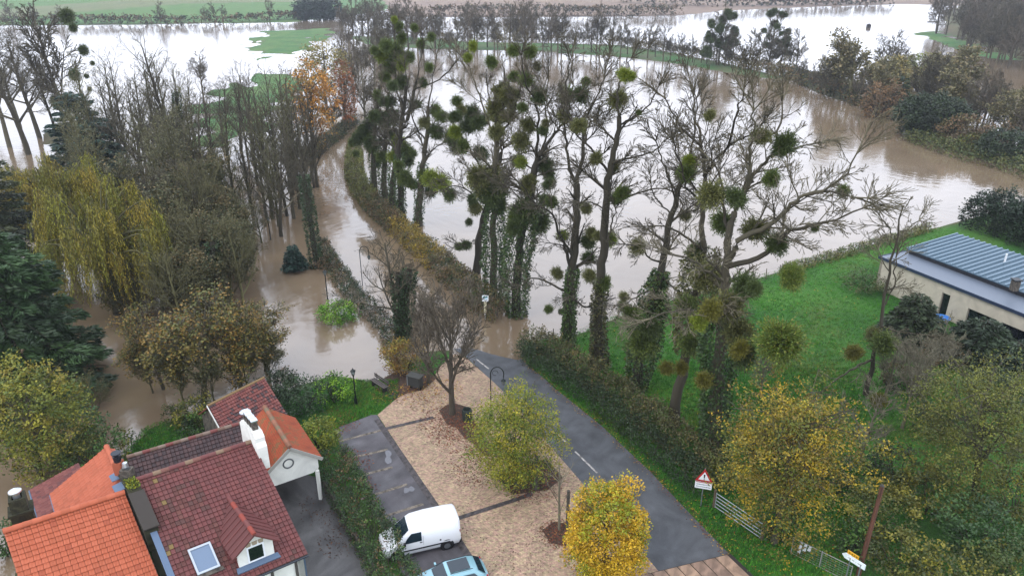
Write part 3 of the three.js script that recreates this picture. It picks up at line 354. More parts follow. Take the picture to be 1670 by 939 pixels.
// --- outbuilding behind
{
  const a = G(338, 662, 3.9), b = G(430, 616, 3.9), c = G(350, 697, 2.6), d = b.clone().add(c).sub(a), al = b.clone().sub(a).normalize();
  const h = thing('garden_outbuilding', 'outbuilding with leaf-strewn dull maroon tiled roof behind the white gable', 'outbuilding', V3((b.x + c.x) / 2, GY, (b.z + c.z) / 2));
  const dd = G(468, 676, 2.6); roofSlope(h, a, b, a.clone().add(dd.clone().sub(b)), 26, 14, 'flat', T_OLDRED.concat(T_DARK.slice(0, 1)), 27, 200, M_DECK);
  ridgeTiles(h, a, b, 12, .1, MAT(0x7d6544, .95));
  const back = V3(al.z, 0, -al.x).multiplyScalar(1.4).setY(-1.1), y = (p, v) => V3(p.x, v, p.z); wpart(h, 'rear_slope', slab([a, b, b.clone().add(back), a.clone().add(back)].map(p => p.clone().add(V3(0, -.06, 0))), V3(0, -.1, 0)), T_OLDRED[1]);
  const f = dd.clone().sub(b), fa = a.clone().add(f.clone().multiplyScalar(.93)), fb = b.clone().add(f.clone().multiplyScalar(.93)), ba = a.clone().addScaledVector(back, .9), bb = b.clone().addScaledVector(back, .9), i1 = al.clone().multiplyScalar(.15), i2 = al.clone().multiplyScalar(-.15);
  wpart(h, 'wall', merge([slab([y(fa.clone().add(i1), 0), y(fb.clone().add(i2), 0), y(fb.clone().add(i2), 2.45), y(fa.clone().add(i1), 2.45)], back.clone().setY(0).normalize().multiplyScalar(.2)), slab([y(fb.clone().add(i2), 0), y(bb.clone().add(i2), 0), y(bb.clone().add(i2), 2.6), y(b.clone().add(i2), 3.6), y(fb.clone().add(i2), 2.4)], al.clone().multiplyScalar(-.2)), slab([y(fa.clone().add(i1), 0), y(ba.clone().add(i1), 0), y(ba.clone().add(i1), 2.6), y(a.clone().add(i1), 3.6), y(fa.clone().add(i1), 2.4)], al.clone().multiplyScalar(.2)), slab([y(ba.clone().add(i1), 0), y(bb.clone().add(i2), 0), y(bb.clone().add(i2), 2.6), y(ba.clone().add(i1), 2.6)], back.clone().setY(0).normalize().multiplyScalar(-.2))]), M_CONC);
  wpart(h, 'verge_board', beam(a.clone().addScaledVector(al, -.06).add(V3(0, .02, 0)), a.clone().add(f).addScaledVector(al, -.06).add(V3(0, .02, 0)), .05, .16), MAT(0xc8c6c0, .7));
}
// --- carport with the white gable
{
  const r0 = G(431, 664, 5), r1 = G(472, 730, 5), eR = G(528, 750, 3.55), out = r1.clone().sub(r0).normalize(), side = eR.clone().sub(r1); const s1 = side.clone().addScaledVector(out, -side.dot(out)), s2 = V3(-s1.x, s1.y, -s1.z), L = r1.clone().sub(r0);
  const h = thing('carport', 'carport with white gable bearing a dark ring and mossy orange roof', 'carport', V3(r1.x, GY, r1.z));
  const mossy = lichenT(0x9a4524, 0x6b4a2c, 41); mossy.repeat.set(.32, .32);
  const M1 = MAT(0xffffff, .85, { map: mossy });
  wpart(h, 'roof_slope', slab([r0, r1, r1.clone().add(s1), r0.clone().add(s1)], V3(0, -.12, 0)), M1); wpart(h, 'roof_slope', slab([r1, r0, r0.clone().add(s2), r1.clone().add(s2)], V3(0, -.12, 0)), M1);
  ridgeTiles(h, r0.clone().add(V3(0, .02, 0)), r1.clone().add(V3(0, .02, 0)), 13, .14, [MAT(0x7d5540, .9), MAT(0x70604a, .9), MAT(0x8a5a44, .9)]);
  const f = r1.clone().addScaledVector(out, -.28), hs = s1.clone().setY(0), w = hs.length() - .22, sd = hs.normalize(); const g = (s, y) => f.clone().addScaledVector(sd, s).setY(y); const pitch = -s1.y / (w + .22);
  const ga = wpart(h, 'gable_wall', slab([g(-w, 2.5), g(w - .35, 2.5), g(w, 2.75), g(w, 4.84 - pitch * w), g(0, 4.84), g(-w, 4.84 - pitch * w)], out.clone().multiplyScalar(-.2)), M_WHITE);
  { const q = new THREE.TorusGeometry(.3, .045, 10, 36); q.applyMatrix4(new THREE.Matrix4().makeBasis(sd, V3(0, 1, 0), sd.clone().cross(V3(0, 1, 0)))); const c = g(-.15, 3.75).addScaledVector(out, .01); wpart(h, 'ring_ornament', q.translate(c.x, c.y, c.z), MAT(0x55585a, .5)); }
  for (const s of [1, -1]) wpart(h, 'barge_board', beam(r1.clone().add(V3(0, -.1, 0)), r1.clone().add(s > 0 ? s1 : s2).add(V3(0, -.1, 0)), .06, .2), MAT(0x9a9890, .8));
  wpart(h, 'post', box(.2, 2.3, .2, g(w - .12, 0).x, 1.4, g(w - .12, 0).z), M_WHITE);
  wpart(h, 'post', box(.2, 2.3, .2, g(w - .12, 0).x - L.x * .9, 1.4, g(w - .12, 0).z - L.z * .9), M_WHITE);
  wpart(h, 'back_wall', slab([g(-w, .2), g(w, .2), g(w, 3.4), g(0, 4.7), g(-w, 3.4)].map(p => p.addScaledVector(L, -.86)), out.clone().multiplyScalar(.15)), M_CONC);
  wpart(h, 'side_wall', slab([g(-w, .2), g(-w, 3.3), g(-w, 3.3).addScaledVector(L, -.86), g(-w, .2).addScaledVector(L, -.86)], sd.clone().multiplyScalar(.15)), M_WHITE);
  wpart(h, 'eave_beam', beam(g(w - .12, 2.62), g(w - .12, 2.62).addScaledVector(L, -.88), .16, .2), M_WHITE);
}
// --- cream building with the standing-seam roof, right
{
  const A = G(1432, 468, GY), wallTopA = AT(1438, 421, -A.z); // far left corner
  const H1 = 3.7; const a = G(1438, 420, H1), b = G(1670, 513, H1), al = b.clone().sub(a).normalize(), back = V3(-al.z, 0, al.x); if (back.z > 0) back.negate(); const end = a.clone().addScaledVector(al, 34);
  const h = thing('cream_building', 'cream rendered building with a blue-grey standing seam metal roof', 'building', V3(a.x, GY - .1, a.z));
  const y = (p, v) => V3(p.x, v, p.z), dep = 11, y0 = -.1;
  // front wall with real openings: piers and lintel
  const on = (px, py) => { const o = camera.position, d = G(px, py).sub(o), n = V3(al.z, 0, -al.x); const t = a.clone().sub(o).dot(n) / d.dot(n); const q = o.clone().addScaledVector(d, t); return [q.clone().sub(a).dot(al), q.y]; };
  const [d0] = on(1532, 500), [d1] = on(1541, 485), [w0, wt] = on(1580, 502), [w1] = on(1626, 522), [w2, wt2] = on(1634, 525), w3 = w2 + 4.6; const dt = 2.75, wtop = Math.min(2.85, (wt + wt2) / 2 || 2.8);
  const pier = (s, e, lo, hi) => slab([a.clone().addScaledVector(al, s).setY(lo), a.clone().addScaledVector(al, e).setY(lo), a.clone().addScaledVector(al, e).setY(hi), a.clone().addScaledVector(al, s).setY(hi)], back.clone().multiplyScalar(.3));
  const dA = Math.min(d0, d1), dB = dA + .85;
  wpart(h, 'wall', merge([pier(0, dA, y0, H1), pier(dA, dB, dt, H1), pier(dB, w0, y0, H1), pier(w0, w1, wtop, H1), pier(w1, w2, y0, H1), pier(w2, w3, wtop, H1), pier(w3, 34, y0, H1), slab([y(a, y0), y(a, H1), y(a.clone().addScaledVector(back, dep), H1), y(a.clone().addScaledVector(back, dep), y0)], al.clone().multiplyScalar(.3)), slab([y(a.clone().addScaledVector(back, dep), y0), y(end.clone().addScaledVector(back, dep), y0), y(end.clone().addScaledVector(back, dep), H1), y(a.clone().addScaledVector(back, dep), H1)], back.clone().multiplyScalar(-.3)), slab([y(end, y0), y(end, H1), y(end.clone().addScaledVector(back, dep), H1), y(end.clone().addScaledVector(back, dep), y0)], al.clone().multiplyScalar(-.3))]), M_CREAM);
  const M_FR = MAT(0x24262b, .4);
  const glaz = (s, e, hi, n, nm) => { const G2 = new THREE.Group(); G2.name = nm; const c = a.clone().addScaledVector(al, s).setY(.2); G2.position.copy(c).sub(h.position); h.add(G2); for (let k = 0; k < n; k++) { const s0 = s + (e - s) * k / n + .05, s1 = s + (e - s) * (k + 1) / n - .05, q = (t, v) => a.clone().addScaledVector(al, t).setY(v).addScaledVector(back, .2); wpart(G2, 'pane', slab([q(s0, .28), q(s1, .28), q(s1, hi - .07), q(s0, hi - .07)], back.clone().multiplyScalar(.03)), M_GLASS); } wpart(G2, 'frame', merge([...Array(n + 1).keys()].map(k => { const t = s + (e - s) * k / n; return beam(a.clone().addScaledVector(al, t).setY(1.5).addScaledVector(back, .19).add(V3(0, -1.3, 0)), a.clone().addScaledVector(al, t).setY(hi).addScaledVector(back, .19), .1, .1); }).concat([beam(a.clone().addScaledVector(al, s).setY(hi - .05).addScaledVector(back, .19), a.clone().addScaledVector(al, e).setY(hi - .05).addScaledVector(back, .19), .1, .1), beam(a.clone().addScaledVector(al, s).setY(.24).addScaledVector(back, .19), a.clone().addScaledVector(al, e).setY(.24).addScaledVector(back, .19), .1, .1)])), M_FR); };
  glaz(dA, dB, dt, 1, 'door'); glaz(w0, w1, wtop, 3, 'window'); glaz(w2, w3, wtop, 3, 'window');
  // flat zinc gutter roof, then raised metal slope
  const q = (s, t, v) => a.clone().addScaledVector(al, s).addScaledVector(back, t).setY(v); const M_ROOF = MAT(0x465c6a, .5, { metalness: .2 }), M_FLAT = MAT(0x646d79, .5, { metalness: .1 });
  wpart(h, 'flat_roof', slab([q(-.12, -.15, H1 + .02), q(34, -.15, H1 + .02), q(34, dep, H1 + .02), q(-.12, dep, H1 + .02)], V3(0, .1, 0)), M_FLAT);
  wpart(h, 'fascia', slab([q(-.16, -.2, H1 - .12), q(34, -.2, H1 - .12), q(34, -.2, H1 + .18), q(-.16, -.2, H1 + .18)], back.clone().multiplyScalar(.06)), MAT(0x39465e, .4, { metalness: .4 })); wpart(h, 'fascia_end', slab([q(-.2, -.2, H1 - .12), q(-.2, dep, H1 - .12), q(-.2, dep, H1 + .18), q(-.2, -.2, H1 + .18)], al.clone().multiplyScalar(.06)), MAT(0x39465e, .4, { metalness: .4 }));
  const t0 = 3.1, t1 = dep - .5, yA = H1 + .55, yB = H1 + 1.15; const s0 = .3;
  wpart(h, 'upper_wall', slab([q(s0 + .2, t0 + .2, H1 + .1), q(34, t0 + .2, H1 + .1), q(34, t0 + .2, yA), q(s0 + .2, t0 + .2, yA)], back.clone().multiplyScalar(.15)), M_FR); wpart(h, 'upper_end_wall', slab([q(s0 + .2, t0 + .2, H1 + .1), q(s0 + .2, t1, H1 + .1), q(s0 + .2, t1, yB), q(s0 + .2, t0 + .2, yA)], al.clone().multiplyScalar(.15)), M_FR);
  const roof = new THREE.Group(); roof.name = 'metal_roof'; roof.position.copy(q(s0, t0, yA)).sub(h.position); h.add(roof);
  wpart(roof, 'roof_sheet', slab([q(s0, t0, yA), q(34, t0, yA), q(34, t1, yB), q(s0, t1, yB)], V3(0, .08, 0)), M_ROOF);
  const seam = beam(V3(0, 0, 0), q(0, t1, yB).sub(q(0, t0, yA)), .13, .12); const M_SEAM = MAT(0x6f8492, .45, { metalness: .2 }); for (let s = s0 + .03; s < 34; s += .62) { const m = part(roof, 'seam', seam, M_SEAM); m.position.copy(q(s, t0, yA + .14)).sub(roof.position).sub(h.position); }
  const ch = on; { const p = G(1655, 470, H1 + 1), c = new THREE.Group(); c.name = 'chimney'; c.position.set(p.x, H1 + .8, p.z).sub(h.position); h.add(c); part(c, 'stack', box(.55, .9, .55, 0, .45, 0), M_CONC); part(c, 'cap', box(.7, .1, .7, 0, 1.05, 0), MAT(0x33363a, .6)); part(c, 'leg', merge([[-.22, -.22], [.22, -.22], [.22, .22], [-.22, .22]].map(([x, z]) => box(.06, .14, .06, x, .95, z))), MAT(0x33363a, .6)); const p2 = G(1640, 425, H1 + 1.2); wpart(h, 'vent_pipe', cyl(.1, .1, 1, 10, p2.x, H1 + .9, p2.z), MAT(0xd5d8da, .5)); }
}
// small far sheds at the top left
for (const [px, py, w, d, hh, c, lab] of [[168, 9, 14, 8, 5.5, 0xd7dce0, 'far white shed on the green slope'], [212, 9, 13, 7, 4, 0xe3e6e6, 'far long white roofed barn beside the green field'], [233, 7, 9, 6, 4, 0x9aa4ac, 'far grey roofed shed beside the long barn'], [70, 6, 10, 7, 4.5, 0x8d8a90, 'far grey farmhouse behind the bare trees']]) {
  const p = G(px, py); p.y = hgt(p.x, p.z); const h = thing('farm_shed', lab, 'shed', p); part(h, 'wall', box(w, hh, d, 0, hh / 2 - .3, 0), MAT(0x9b9690, .9)); const s = new THREE.Shape([[-d / 2 - .4, 0], [d / 2 + .4, 0], [0, d * .32]].map(q => new THREE.Vector2(...q))); part(h, 'roof', new THREE.ExtrudeGeometry(s, { depth: w + .8, bevelEnabled: false }).translate(0, 0, -w / 2 - .4).rotateY(Math.PI / 2).translate(0, hh - .28, 0), MAT(c, .6)); part(h, 'door', box(2.4, 2.8, .12, w * .2, 1.2, d / 2 + .03), M_DARKWOOD);
}
// ------------------------------------------------------------------ vehicles
function bodyLoft(sections, closeEnds = true) { // sections: [x, [[z,y]...half profile from bottom to roof centre]]
  const n = sections[0][1].length, ring = n * 2, pos = [], idx = [];
  for (const [x, pr] of sections) { for (let i = 0; i < n; i++) pos.push(x + (pr[i][2] || 0), pr[i][1], pr[i][0]); for (let i = n - 1; i >= 0; i--) pos.push(x + (pr[i][2] || 0), pr[i][1], -pr[i][0]); }
  for (let s = 0; s < sections.length - 1; s++) for (let i = 0; i < ring; i++) { const a = s * ring + i, b = s * ring + (i + 1) % ring, c = a + ring, d = b + ring; idx.push(a, c, b, b, c, d); }
  const e = (sections.length - 1) * ring; for (let i = 1; i < ring - 1; i++) { idx.push(0, i, i + 1); idx.push(e, e + i + 1, e + i); }
  let g = new THREE.BufferGeometry(); g.setAttribute('position', new THREE.Float32BufferAttribute(pos, 3)); g.setIndex(idx); g = g.toNonIndexed(); g.computeVertexNormals(); return g;
}
const M_TYRE = MAT(0x131315, .85), M_RIM = MAT(0x7d8184, .4, { metalness: .6 }), M_VGLASS = new THREE.MeshPhysicalMaterial({ color: 0x1b2a33, roughness: .05, ior: 1.55 });
function wheel(root, x, z, r, w) { const g = new THREE.Group(); g.name = 'wheel'; g.position.set(x, r, z); root.add(g); const pts = [[r * .58, -w / 2], [r * .9, -w / 2], [r, -w * .3], [r, w * .3], [r * .9, w / 2], [r * .58, w / 2]].map(p => new THREE.Vector2(...p)); part(g, 'tyre', new THREE.LatheGeometry(pts, 28).rotateX(Math.PI / 2), M_TYRE); part(g, 'rim', merge([new THREE.CylinderGeometry(r * .6, r * .6, w * .8, 24).rotateX(Math.PI / 2), new THREE.CylinderGeometry(r * .2, r * .16, w * 1.02, 12).rotateX(Math.PI / 2)]), M_RIM); }
function panel(pts, ext) { return slab(pts.map(p => V3(...p)), V3(...ext)); }
{ // white panel van: front towards -x
  const rear = G(729, 895, GY), front = G(648, 914, GY), d = front.clone().sub(rear), L = d.length(), ang = Math.atan2(-d.z, d.x) + Math.PI; const away = V3(d.z, 0, -d.x).normalize(); if (away.z > 0) away.negate();
  const k = L / 2.85; const mid = rear.clone().lerp(front, .5).addScaledVector(away, .8);
  const v = thing('panel_van', 'white panel van with black rubbing strip parked nose to the hedge', 'van', V3(mid.x, GY + .03, mid.z)); v.rotation.y = ang; v.scale.setScalar(Math.min(1.1, Math.max(.95, k)));
  const paint = new THREE.MeshPhysicalMaterial({ color: 0xe6e8ea, roughness: .35, clearcoat: .6, clearcoatRoughness: .1 });
  const sec = (x, yb, ys, yr, wb, ws, wr) => [x, [[wb - .06, yb], [wb, yb + .14], [wb + .02, (yb + ys) / 2], [ws, ys], [wr + .05, yr - .12], [wr - .04, yr - .03], [wr * .55, yr], [0, yr + .012]]];
  const S = [sec(-2.2, .38, .62, .72, .66, .64, .52), sec(-2.12, .3, .72, .86, .8, .76, .6), sec(-1.75, .28, .86, 1.0, .88, .86, .7), sec(-1.42, .28, .95, 1.1, .89, .87, .72), sec(-.62, .28, 1.0, 1.76, .9, .88, .7), sec(-.4, .28, 1.0, 1.86, .9, .88, .72), sec(.4, .28, 1.0, 1.92, .9, .89, .74), sec(1.7, .28, 1.0, 1.91, .9, .89, .74), sec(2.12, .3, 1.0, 1.88, .89, .87, .72), sec(2.24, .36, .95, 1.78, .84, .82, .64)];
  part(v, 'body', toCreasedNormals(bodyLoft(S), .75), paint);
  part(v, 'windscreen', panel([[-1.37, 1.13, -.66], [-1.37, 1.13, .66], [-.66, 1.75, .58], [-.66, 1.75, -.58]], [-.012, .016, 0]), M_VGLASS);
  for (const s of [-1, 1]) {
    const w = v.children; part(v, 'side_window', panel([[-.98, 1.06, s * .885], [.0, 1.08, s * .885], [.0, 1.62, s * .8], [-.55, 1.62, s * .795], [-.82, 1.36, s * .84]], [0, .004, s * .012]), M_VGLASS);
    part(v, 'rubbing_strip', box(3.1, .09, .03, .05, .6, s * .915), M_BLACK);
    part(v, 'door_handle', box(.14, .05, .035, -.05, .98, s * .9, .01), M_BLACK); const mr = part(v, 'door_mirror', box(.12, .2, .16, -.98, 1.14, s * 1.0, .03), M_BLACK);
    part(v, 'door_seam', merge([box(.012, .95, .012, .08, .95, s * .902), box(.012, .9, .012, -1.05, .75, s * .9)]), MAT(0x8c9094, .6)); part(v, 'headlight', box(.12, .16, .3, -2.1, .73, s * .56, .03), MAT(0xd2d8dc, .1));
    part(v, 'tail_light', box(.06, .5, .1, 2.2, .95, s * .78, .02), MAT(0x8c1414, .3)); part(v, 'wheel_arch', new THREE.CylinderGeometry(.4, .4, .02, 28).rotateX(Math.PI / 2).translate(1.42, .36, s * .905), M_BLACK); part(v, 'wheel_arch', new THREE.CylinderGeometry(.4, .4, .02, 28).rotateX(Math.PI / 2).translate(-1.42, .36, s * .905), M_BLACK);
    wheel(v, 1.42, s * .84, .32, .2); wheel(v, -1.42, s * .84, .32, .2);
  }
  part(v, 'filler_cap', new THREE.CylinderGeometry(.05, .05, .02, 14).rotateX(Math.PI / 2).translate(1.05, .86, .92), M_BLACK);
  part(v, 'rear_bumper', box(.2, .26, 1.72, 2.2, .42, 0, .05), M_BLACK); part(v, 'front_bumper', box(.2, .24, 1.6, -2.14, .4, 0, .05), M_BLACK); part(v, 'rear_window', panel([[2.2, 1.2, -.6], [2.2, 1.2, .6], [2.22, 1.62, .56], [2.22, 1.62, -.56]], [.03, 0, 0]), M_VGLASS);
}
{ // turquoise hatchback, roof glass panel
  const roofC = G(735, 933, 1.42), ref = scene.getObjectByName('panel_van'); const c = thing('hatchback_car', 'pale turquoise hatchback with dark glass roof panel parked beside the white van', 'car', V3(roofC.x + .0, GY + .03, roofC.z)); c.rotation.y = ref.rotation.y + .03;
  const paint = new THREE.MeshPhysicalMaterial({ color: 0x86b2bc, roughness: .3, metalness: .15, clearcoat: 1, clearcoatRoughness: .06 });
  const sec = (x, yb, ys, yr, wb, ws, wr) => [x, [[wb - .06, yb], [wb, yb + .14], [wb + .02, (yb + ys) / 2], [ws, ys], [wr + .07, yr - .16], [wr, yr - .05], [wr * .55, yr], [0, yr + .01]]];
  const S = [sec(-1.98, .34, .58, .66, .6, .58, .48), sec(-1.85, .26, .66, .8, .78, .74, .6), sec(-1.3, .24, .82, .92, .83, .8, .68), sec(-.95, .24, .88, .98, .84, .82, .7), sec(-.25, .24, .92, 1.38, .85, .83, .6), sec(.1, .24, .93, 1.45, .85, .83, .6), sec(.9, .24, .93, 1.43, .85, .83, .6), sec(1.35, .24, .93, 1.32, .85, .82, .58), sec(1.78, .26, .9, .98, .82, .78, .66), sec(1.92, .36, .84, .88, .74, .7, .6)];
  part(c, 'body', toCreasedNormals(bodyLoft(S), .7), paint);
  part(c, 'windscreen', panel([[-.9, 1.0, -.66], [-.9, 1.0, .66], [-.3, 1.38, .54], [-.3, 1.38, -.54]], [-.01, .014, 0]), M_VGLASS); part(c, 'rear_window', panel([[1.38, 1.31, -.54], [1.38, 1.31, .54], [1.74, 1.02, .62], [1.74, 1.02, -.62]], [.012, .016, 0]), M_VGLASS);
  part(c, 'roof_glass', panel([[-.12, 1.468, -.42], [-.12, 1.468, .42], [.98, 1.46, .42], [.98, 1.46, -.42]], [0, .008, 0]), M_VGLASS);
  for (const s of [-1, 1]) { part(c, 'side_window', panel([[-.7, .98, s * .835], [.42, .99, s * .835], [.42, 1.3, s * .69], [-.18, 1.31, s * .69]], [0, .006, s * .014]), M_VGLASS); part(c, 'side_window', panel([[.5, .99, s * .835], [1.38, 1.0, s * .825], [1.12, 1.28, s * .7], [.5, 1.3, s * .69]], [0, .006, s * .014]), M_VGLASS); part(c, 'roof_rail', bar(V3(-.15, 1.475, s * .5), V3(1.1, 1.465, s * .5), .018), M_BLACK); part(c, 'headlight', box(.16, .16, .32, -1.86, .66, s * .54, .04), MAT(0xd2d8dc, .1)); part(c, 'tail_light', box(.08, .3, .14, 1.84, .78, s * .68, .03), MAT(0x9c1416, .25)); part(c, 'door_mirror', box(.12, .12, .2, -.62, 1.0, s * .95, .03), paint); part(c, 'wheel_arch', new THREE.CylinderGeometry(.37, .37, .02, 28).rotateX(Math.PI / 2).translate(1.22, .32, s * .862), M_BLACK); part(c, 'wheel_arch', new THREE.CylinderGeometry(.37, .37, .02, 28).rotateX(Math.PI / 2).translate(-1.22, .32, s * .862), M_BLACK); wheel(c, 1.22, s * .8, .3, .18); wheel(c, -1.22, s * .8, .3, .18); }
}
// ------------------------------------------------------------------ street furniture
const M_IRON = MAT(0x1c2422, .45, { metalness: .4 }), M_LANT = new THREE.MeshPhysicalMaterial({ color: 0xb8c0bc, roughness: .15, transmission: .6, ior: 1.3 });
function lantern(root, x, y, z, s = 1) { const g = new THREE.Group(); g.name = 'lantern'; g.position.set(x, y, z); root.add(g); part(g, 'glass', new THREE.CylinderGeometry(.17 * s, .1 * s, .34 * s, 6).translate(0, .17 * s, 0), M_LANT); part(g, 'frame', merge([...Array(6).keys()].map(k => { const a = k / 6 * 6.283; return bar(V3(Math.sin(a) * .105 * s, 0, Math.cos(a) * .105 * s), V3(Math.sin(a) * .178 * s, .34 * s, Math.cos(a) * .178 * s), .012 * s, 4); })), M_IRON); part(g, 'cap', merge([new THREE.CylinderGeometry(.05 * s, .23 * s, .16 * s, 6).translate(0, .42 * s, 0), new THREE.CylinderGeometry(.02 * s, .05 * s, .1 * s, 6).translate(0, .55 * s, 0), new THREE.CylinderGeometry(.11 * s, .07 * s, .05 * s, 6).translate(0, -.025 * s, 0)]), M_IRON); return g; }
function lampPost(px, py, hgtTop, label) { const p = G(px, py); p.y = Math.max(-.6, hgt(p.x, p.z)); const H = hgtTop - p.y, g = thing('lamp_post', label, 'lamp post', p, null); part(g, 'pole', new THREE.LatheGeometry([[.0, 0], [.13, 0], [.13, .5], [.085, .56], [.065, .7], [.045, H - .75], [.075, H - .68], [.03, H - .62]].map(q => new THREE.Vector2(...q)), 12), M_IRON); lantern(g, 0, H - .6, 0); }
lampPost(441, 391, 3.1, 'black lantern lamp post in flood water behind the small dark conifer'); lampPost(534, 488, 3.3, 'black lantern lamp post in flood water beside the bright green bush'); lampPost(581, 665, 3.5, 'black lantern lamp post on the small lawn near the bench'); lampPost(387, 268, 3.4, 'far black lamp post in flood water among the bare trees');
function hookLamp(px, py, top, flip, label) { const p = G(px, py); p.y = hgt(p.x, p.z); const H = top - p.y, g = thing('hook_lamp', label, 'street lamp', p); const pts = [V3(0, 0, 0), V3(0, H * .5, 0), V3(0, H - .75, 0)]; for (let k = 1; k <= 9; k++) { const a = Math.PI - k / 9 * Math.PI * 1.12; pts.push(V3(flip * (.48 + Math.cos(a) * .48), H - .75 + Math.sin(a) * .62, 0)); } part(g, 'post', new THREE.TubeGeometry(new THREE.CatmullRomCurve3(pts), 50, .04, 8), M_IRON); part(g, 'post_base', new THREE.LatheGeometry([[0, 0], [.13, 0], [.12, .6], [.05, .75]].map(q => new THREE.Vector2(...q)), 10), M_IRON); part(g, 'scroll', new THREE.TorusGeometry(.2, .018, 6, 20, 5).translate(flip * .34, H - .62, 0), M_IRON); const e = pts[pts.length - 1]; lantern(g, e.x, e.y - .58, e.z, .9); }
hookLamp(591, 466, 4.6, 1, 'black hook-armed street lamp standing in the flooded road by the bare ivy tree'); hookLamp(801, 690, 4.9, 1, 'black hook-armed street lamp rising behind the lime tree beside the road');
// signs
function canvasTex(w, h, draw) { const c = document.createElement('canvas'); c.width = w; c.height = h; const x = c.getContext('2d'); draw(x, w, h); const t = new THREE.CanvasTexture(c); t.colorSpace = THREE.SRGBColorSpace; return t; }
function facing(g, deg) { g.rotation.y = deg * Math.PI / 180; }
{ const p = G(1143, 826, GY); const g = thing('warning_sign', 'red bordered triangle warning sign with white plate under it, beside the hedge', 'road sign', V3(p.x, GY, p.z)); facing(g, -16); const M_GALV = MAT(0x8d9396, .45, { metalness: .6 });
  part(g, 'post', cyl(.035, .035, 2.9, 8), M_GALV); const tri = (s, y) => new THREE.Shape([[-s / 2, y], [s / 2, y], [0, y + s * .87]].map(q => new THREE.Vector2(...q)));
  part(g, 'triangle_border', new THREE.ExtrudeGeometry(tri(.98, 1.98), { depth: .02, bevelEnabled: true, bevelSize: .03, bevelThickness: .005, bevelSegments: 2 }).translate(0, 0, .04), MAT(0xb01c22, .5)); part(g, 'triangle_face', new THREE.ExtrudeGeometry(tri(.68, 2.08), { depth: .012, bevelEnabled: false }).translate(0, 0, .062), MAT(0xe8eaec, .5));
  part(g, 'exclamation_mark', merge([new THREE.CylinderGeometry(.05, .03, .26, 10).scale(1, 1, .2).translate(0, 2.36, .08), new THREE.SphereGeometry(.035, 10, 8).scale(1, 1, .3).translate(0, 2.16, .08)]), M_BLACK);
  const t = canvasTex(256, 128, (x, w, h) => { x.fillStyle = '#eef1f3'; x.fillRect(0, 0, w, h); x.fillStyle = '#b23a3e'; x.fillRect(10, 4, w - 20, 14); x.fillStyle = '#7d868c'; const R = RNG(77); for (const yy of [42, 84]) { let xx = 22; while (xx < w - 30) { const l = 8 + R() * 14; x.fillRect(xx, yy, l, 18); xx += l + 6; } } });
  part(g, 'plate', box(1, .5, .02, 0, 1.68, .06), [M_GALV, M_GALV, M_GALV, M_GALV, MAT(0xffffff, .5, { map: t }), M_GALV]); }
{ const p = G(791, 520); p.y = hgt(p.x, p.z); const g = thing('bus_stop_sign', 'white bus stop flag sign on a cream post standing in the flood by the hedge', 'bus stop', p); facing(g, -6); const y = -p.y; part(g, 'pole', cyl(.05, .05, 2.5 + y, 10), MAT(0xd8d6d2, .5)); part(g, 'timetable_case', box(.26, 1.15, .1, .05, 1.25 + y, .04, .03), MAT(0xcfc8a8, .6));
  const t = canvasTex(128, 128, (x, w, h) => { x.fillStyle = '#e9eef2'; x.fillRect(0, 0, w, h); x.fillStyle = '#1f8f92'; x.fillRect(18, 22, 92, 24); x.fillStyle = '#9fd2ea'; x.fillRect(24, 52, 80, 22); x.fillStyle = '#b9c3cc'; x.fillRect(16, 86, 96, 10); });
  const mm = MAT(0xd0d6da, .5); part(g, 'flag', box(.62, .62, .04, .06, 2.2 + y, .05), [mm, mm, mm, mm, MAT(0xffffff, .5, { map: t }), mm]); }
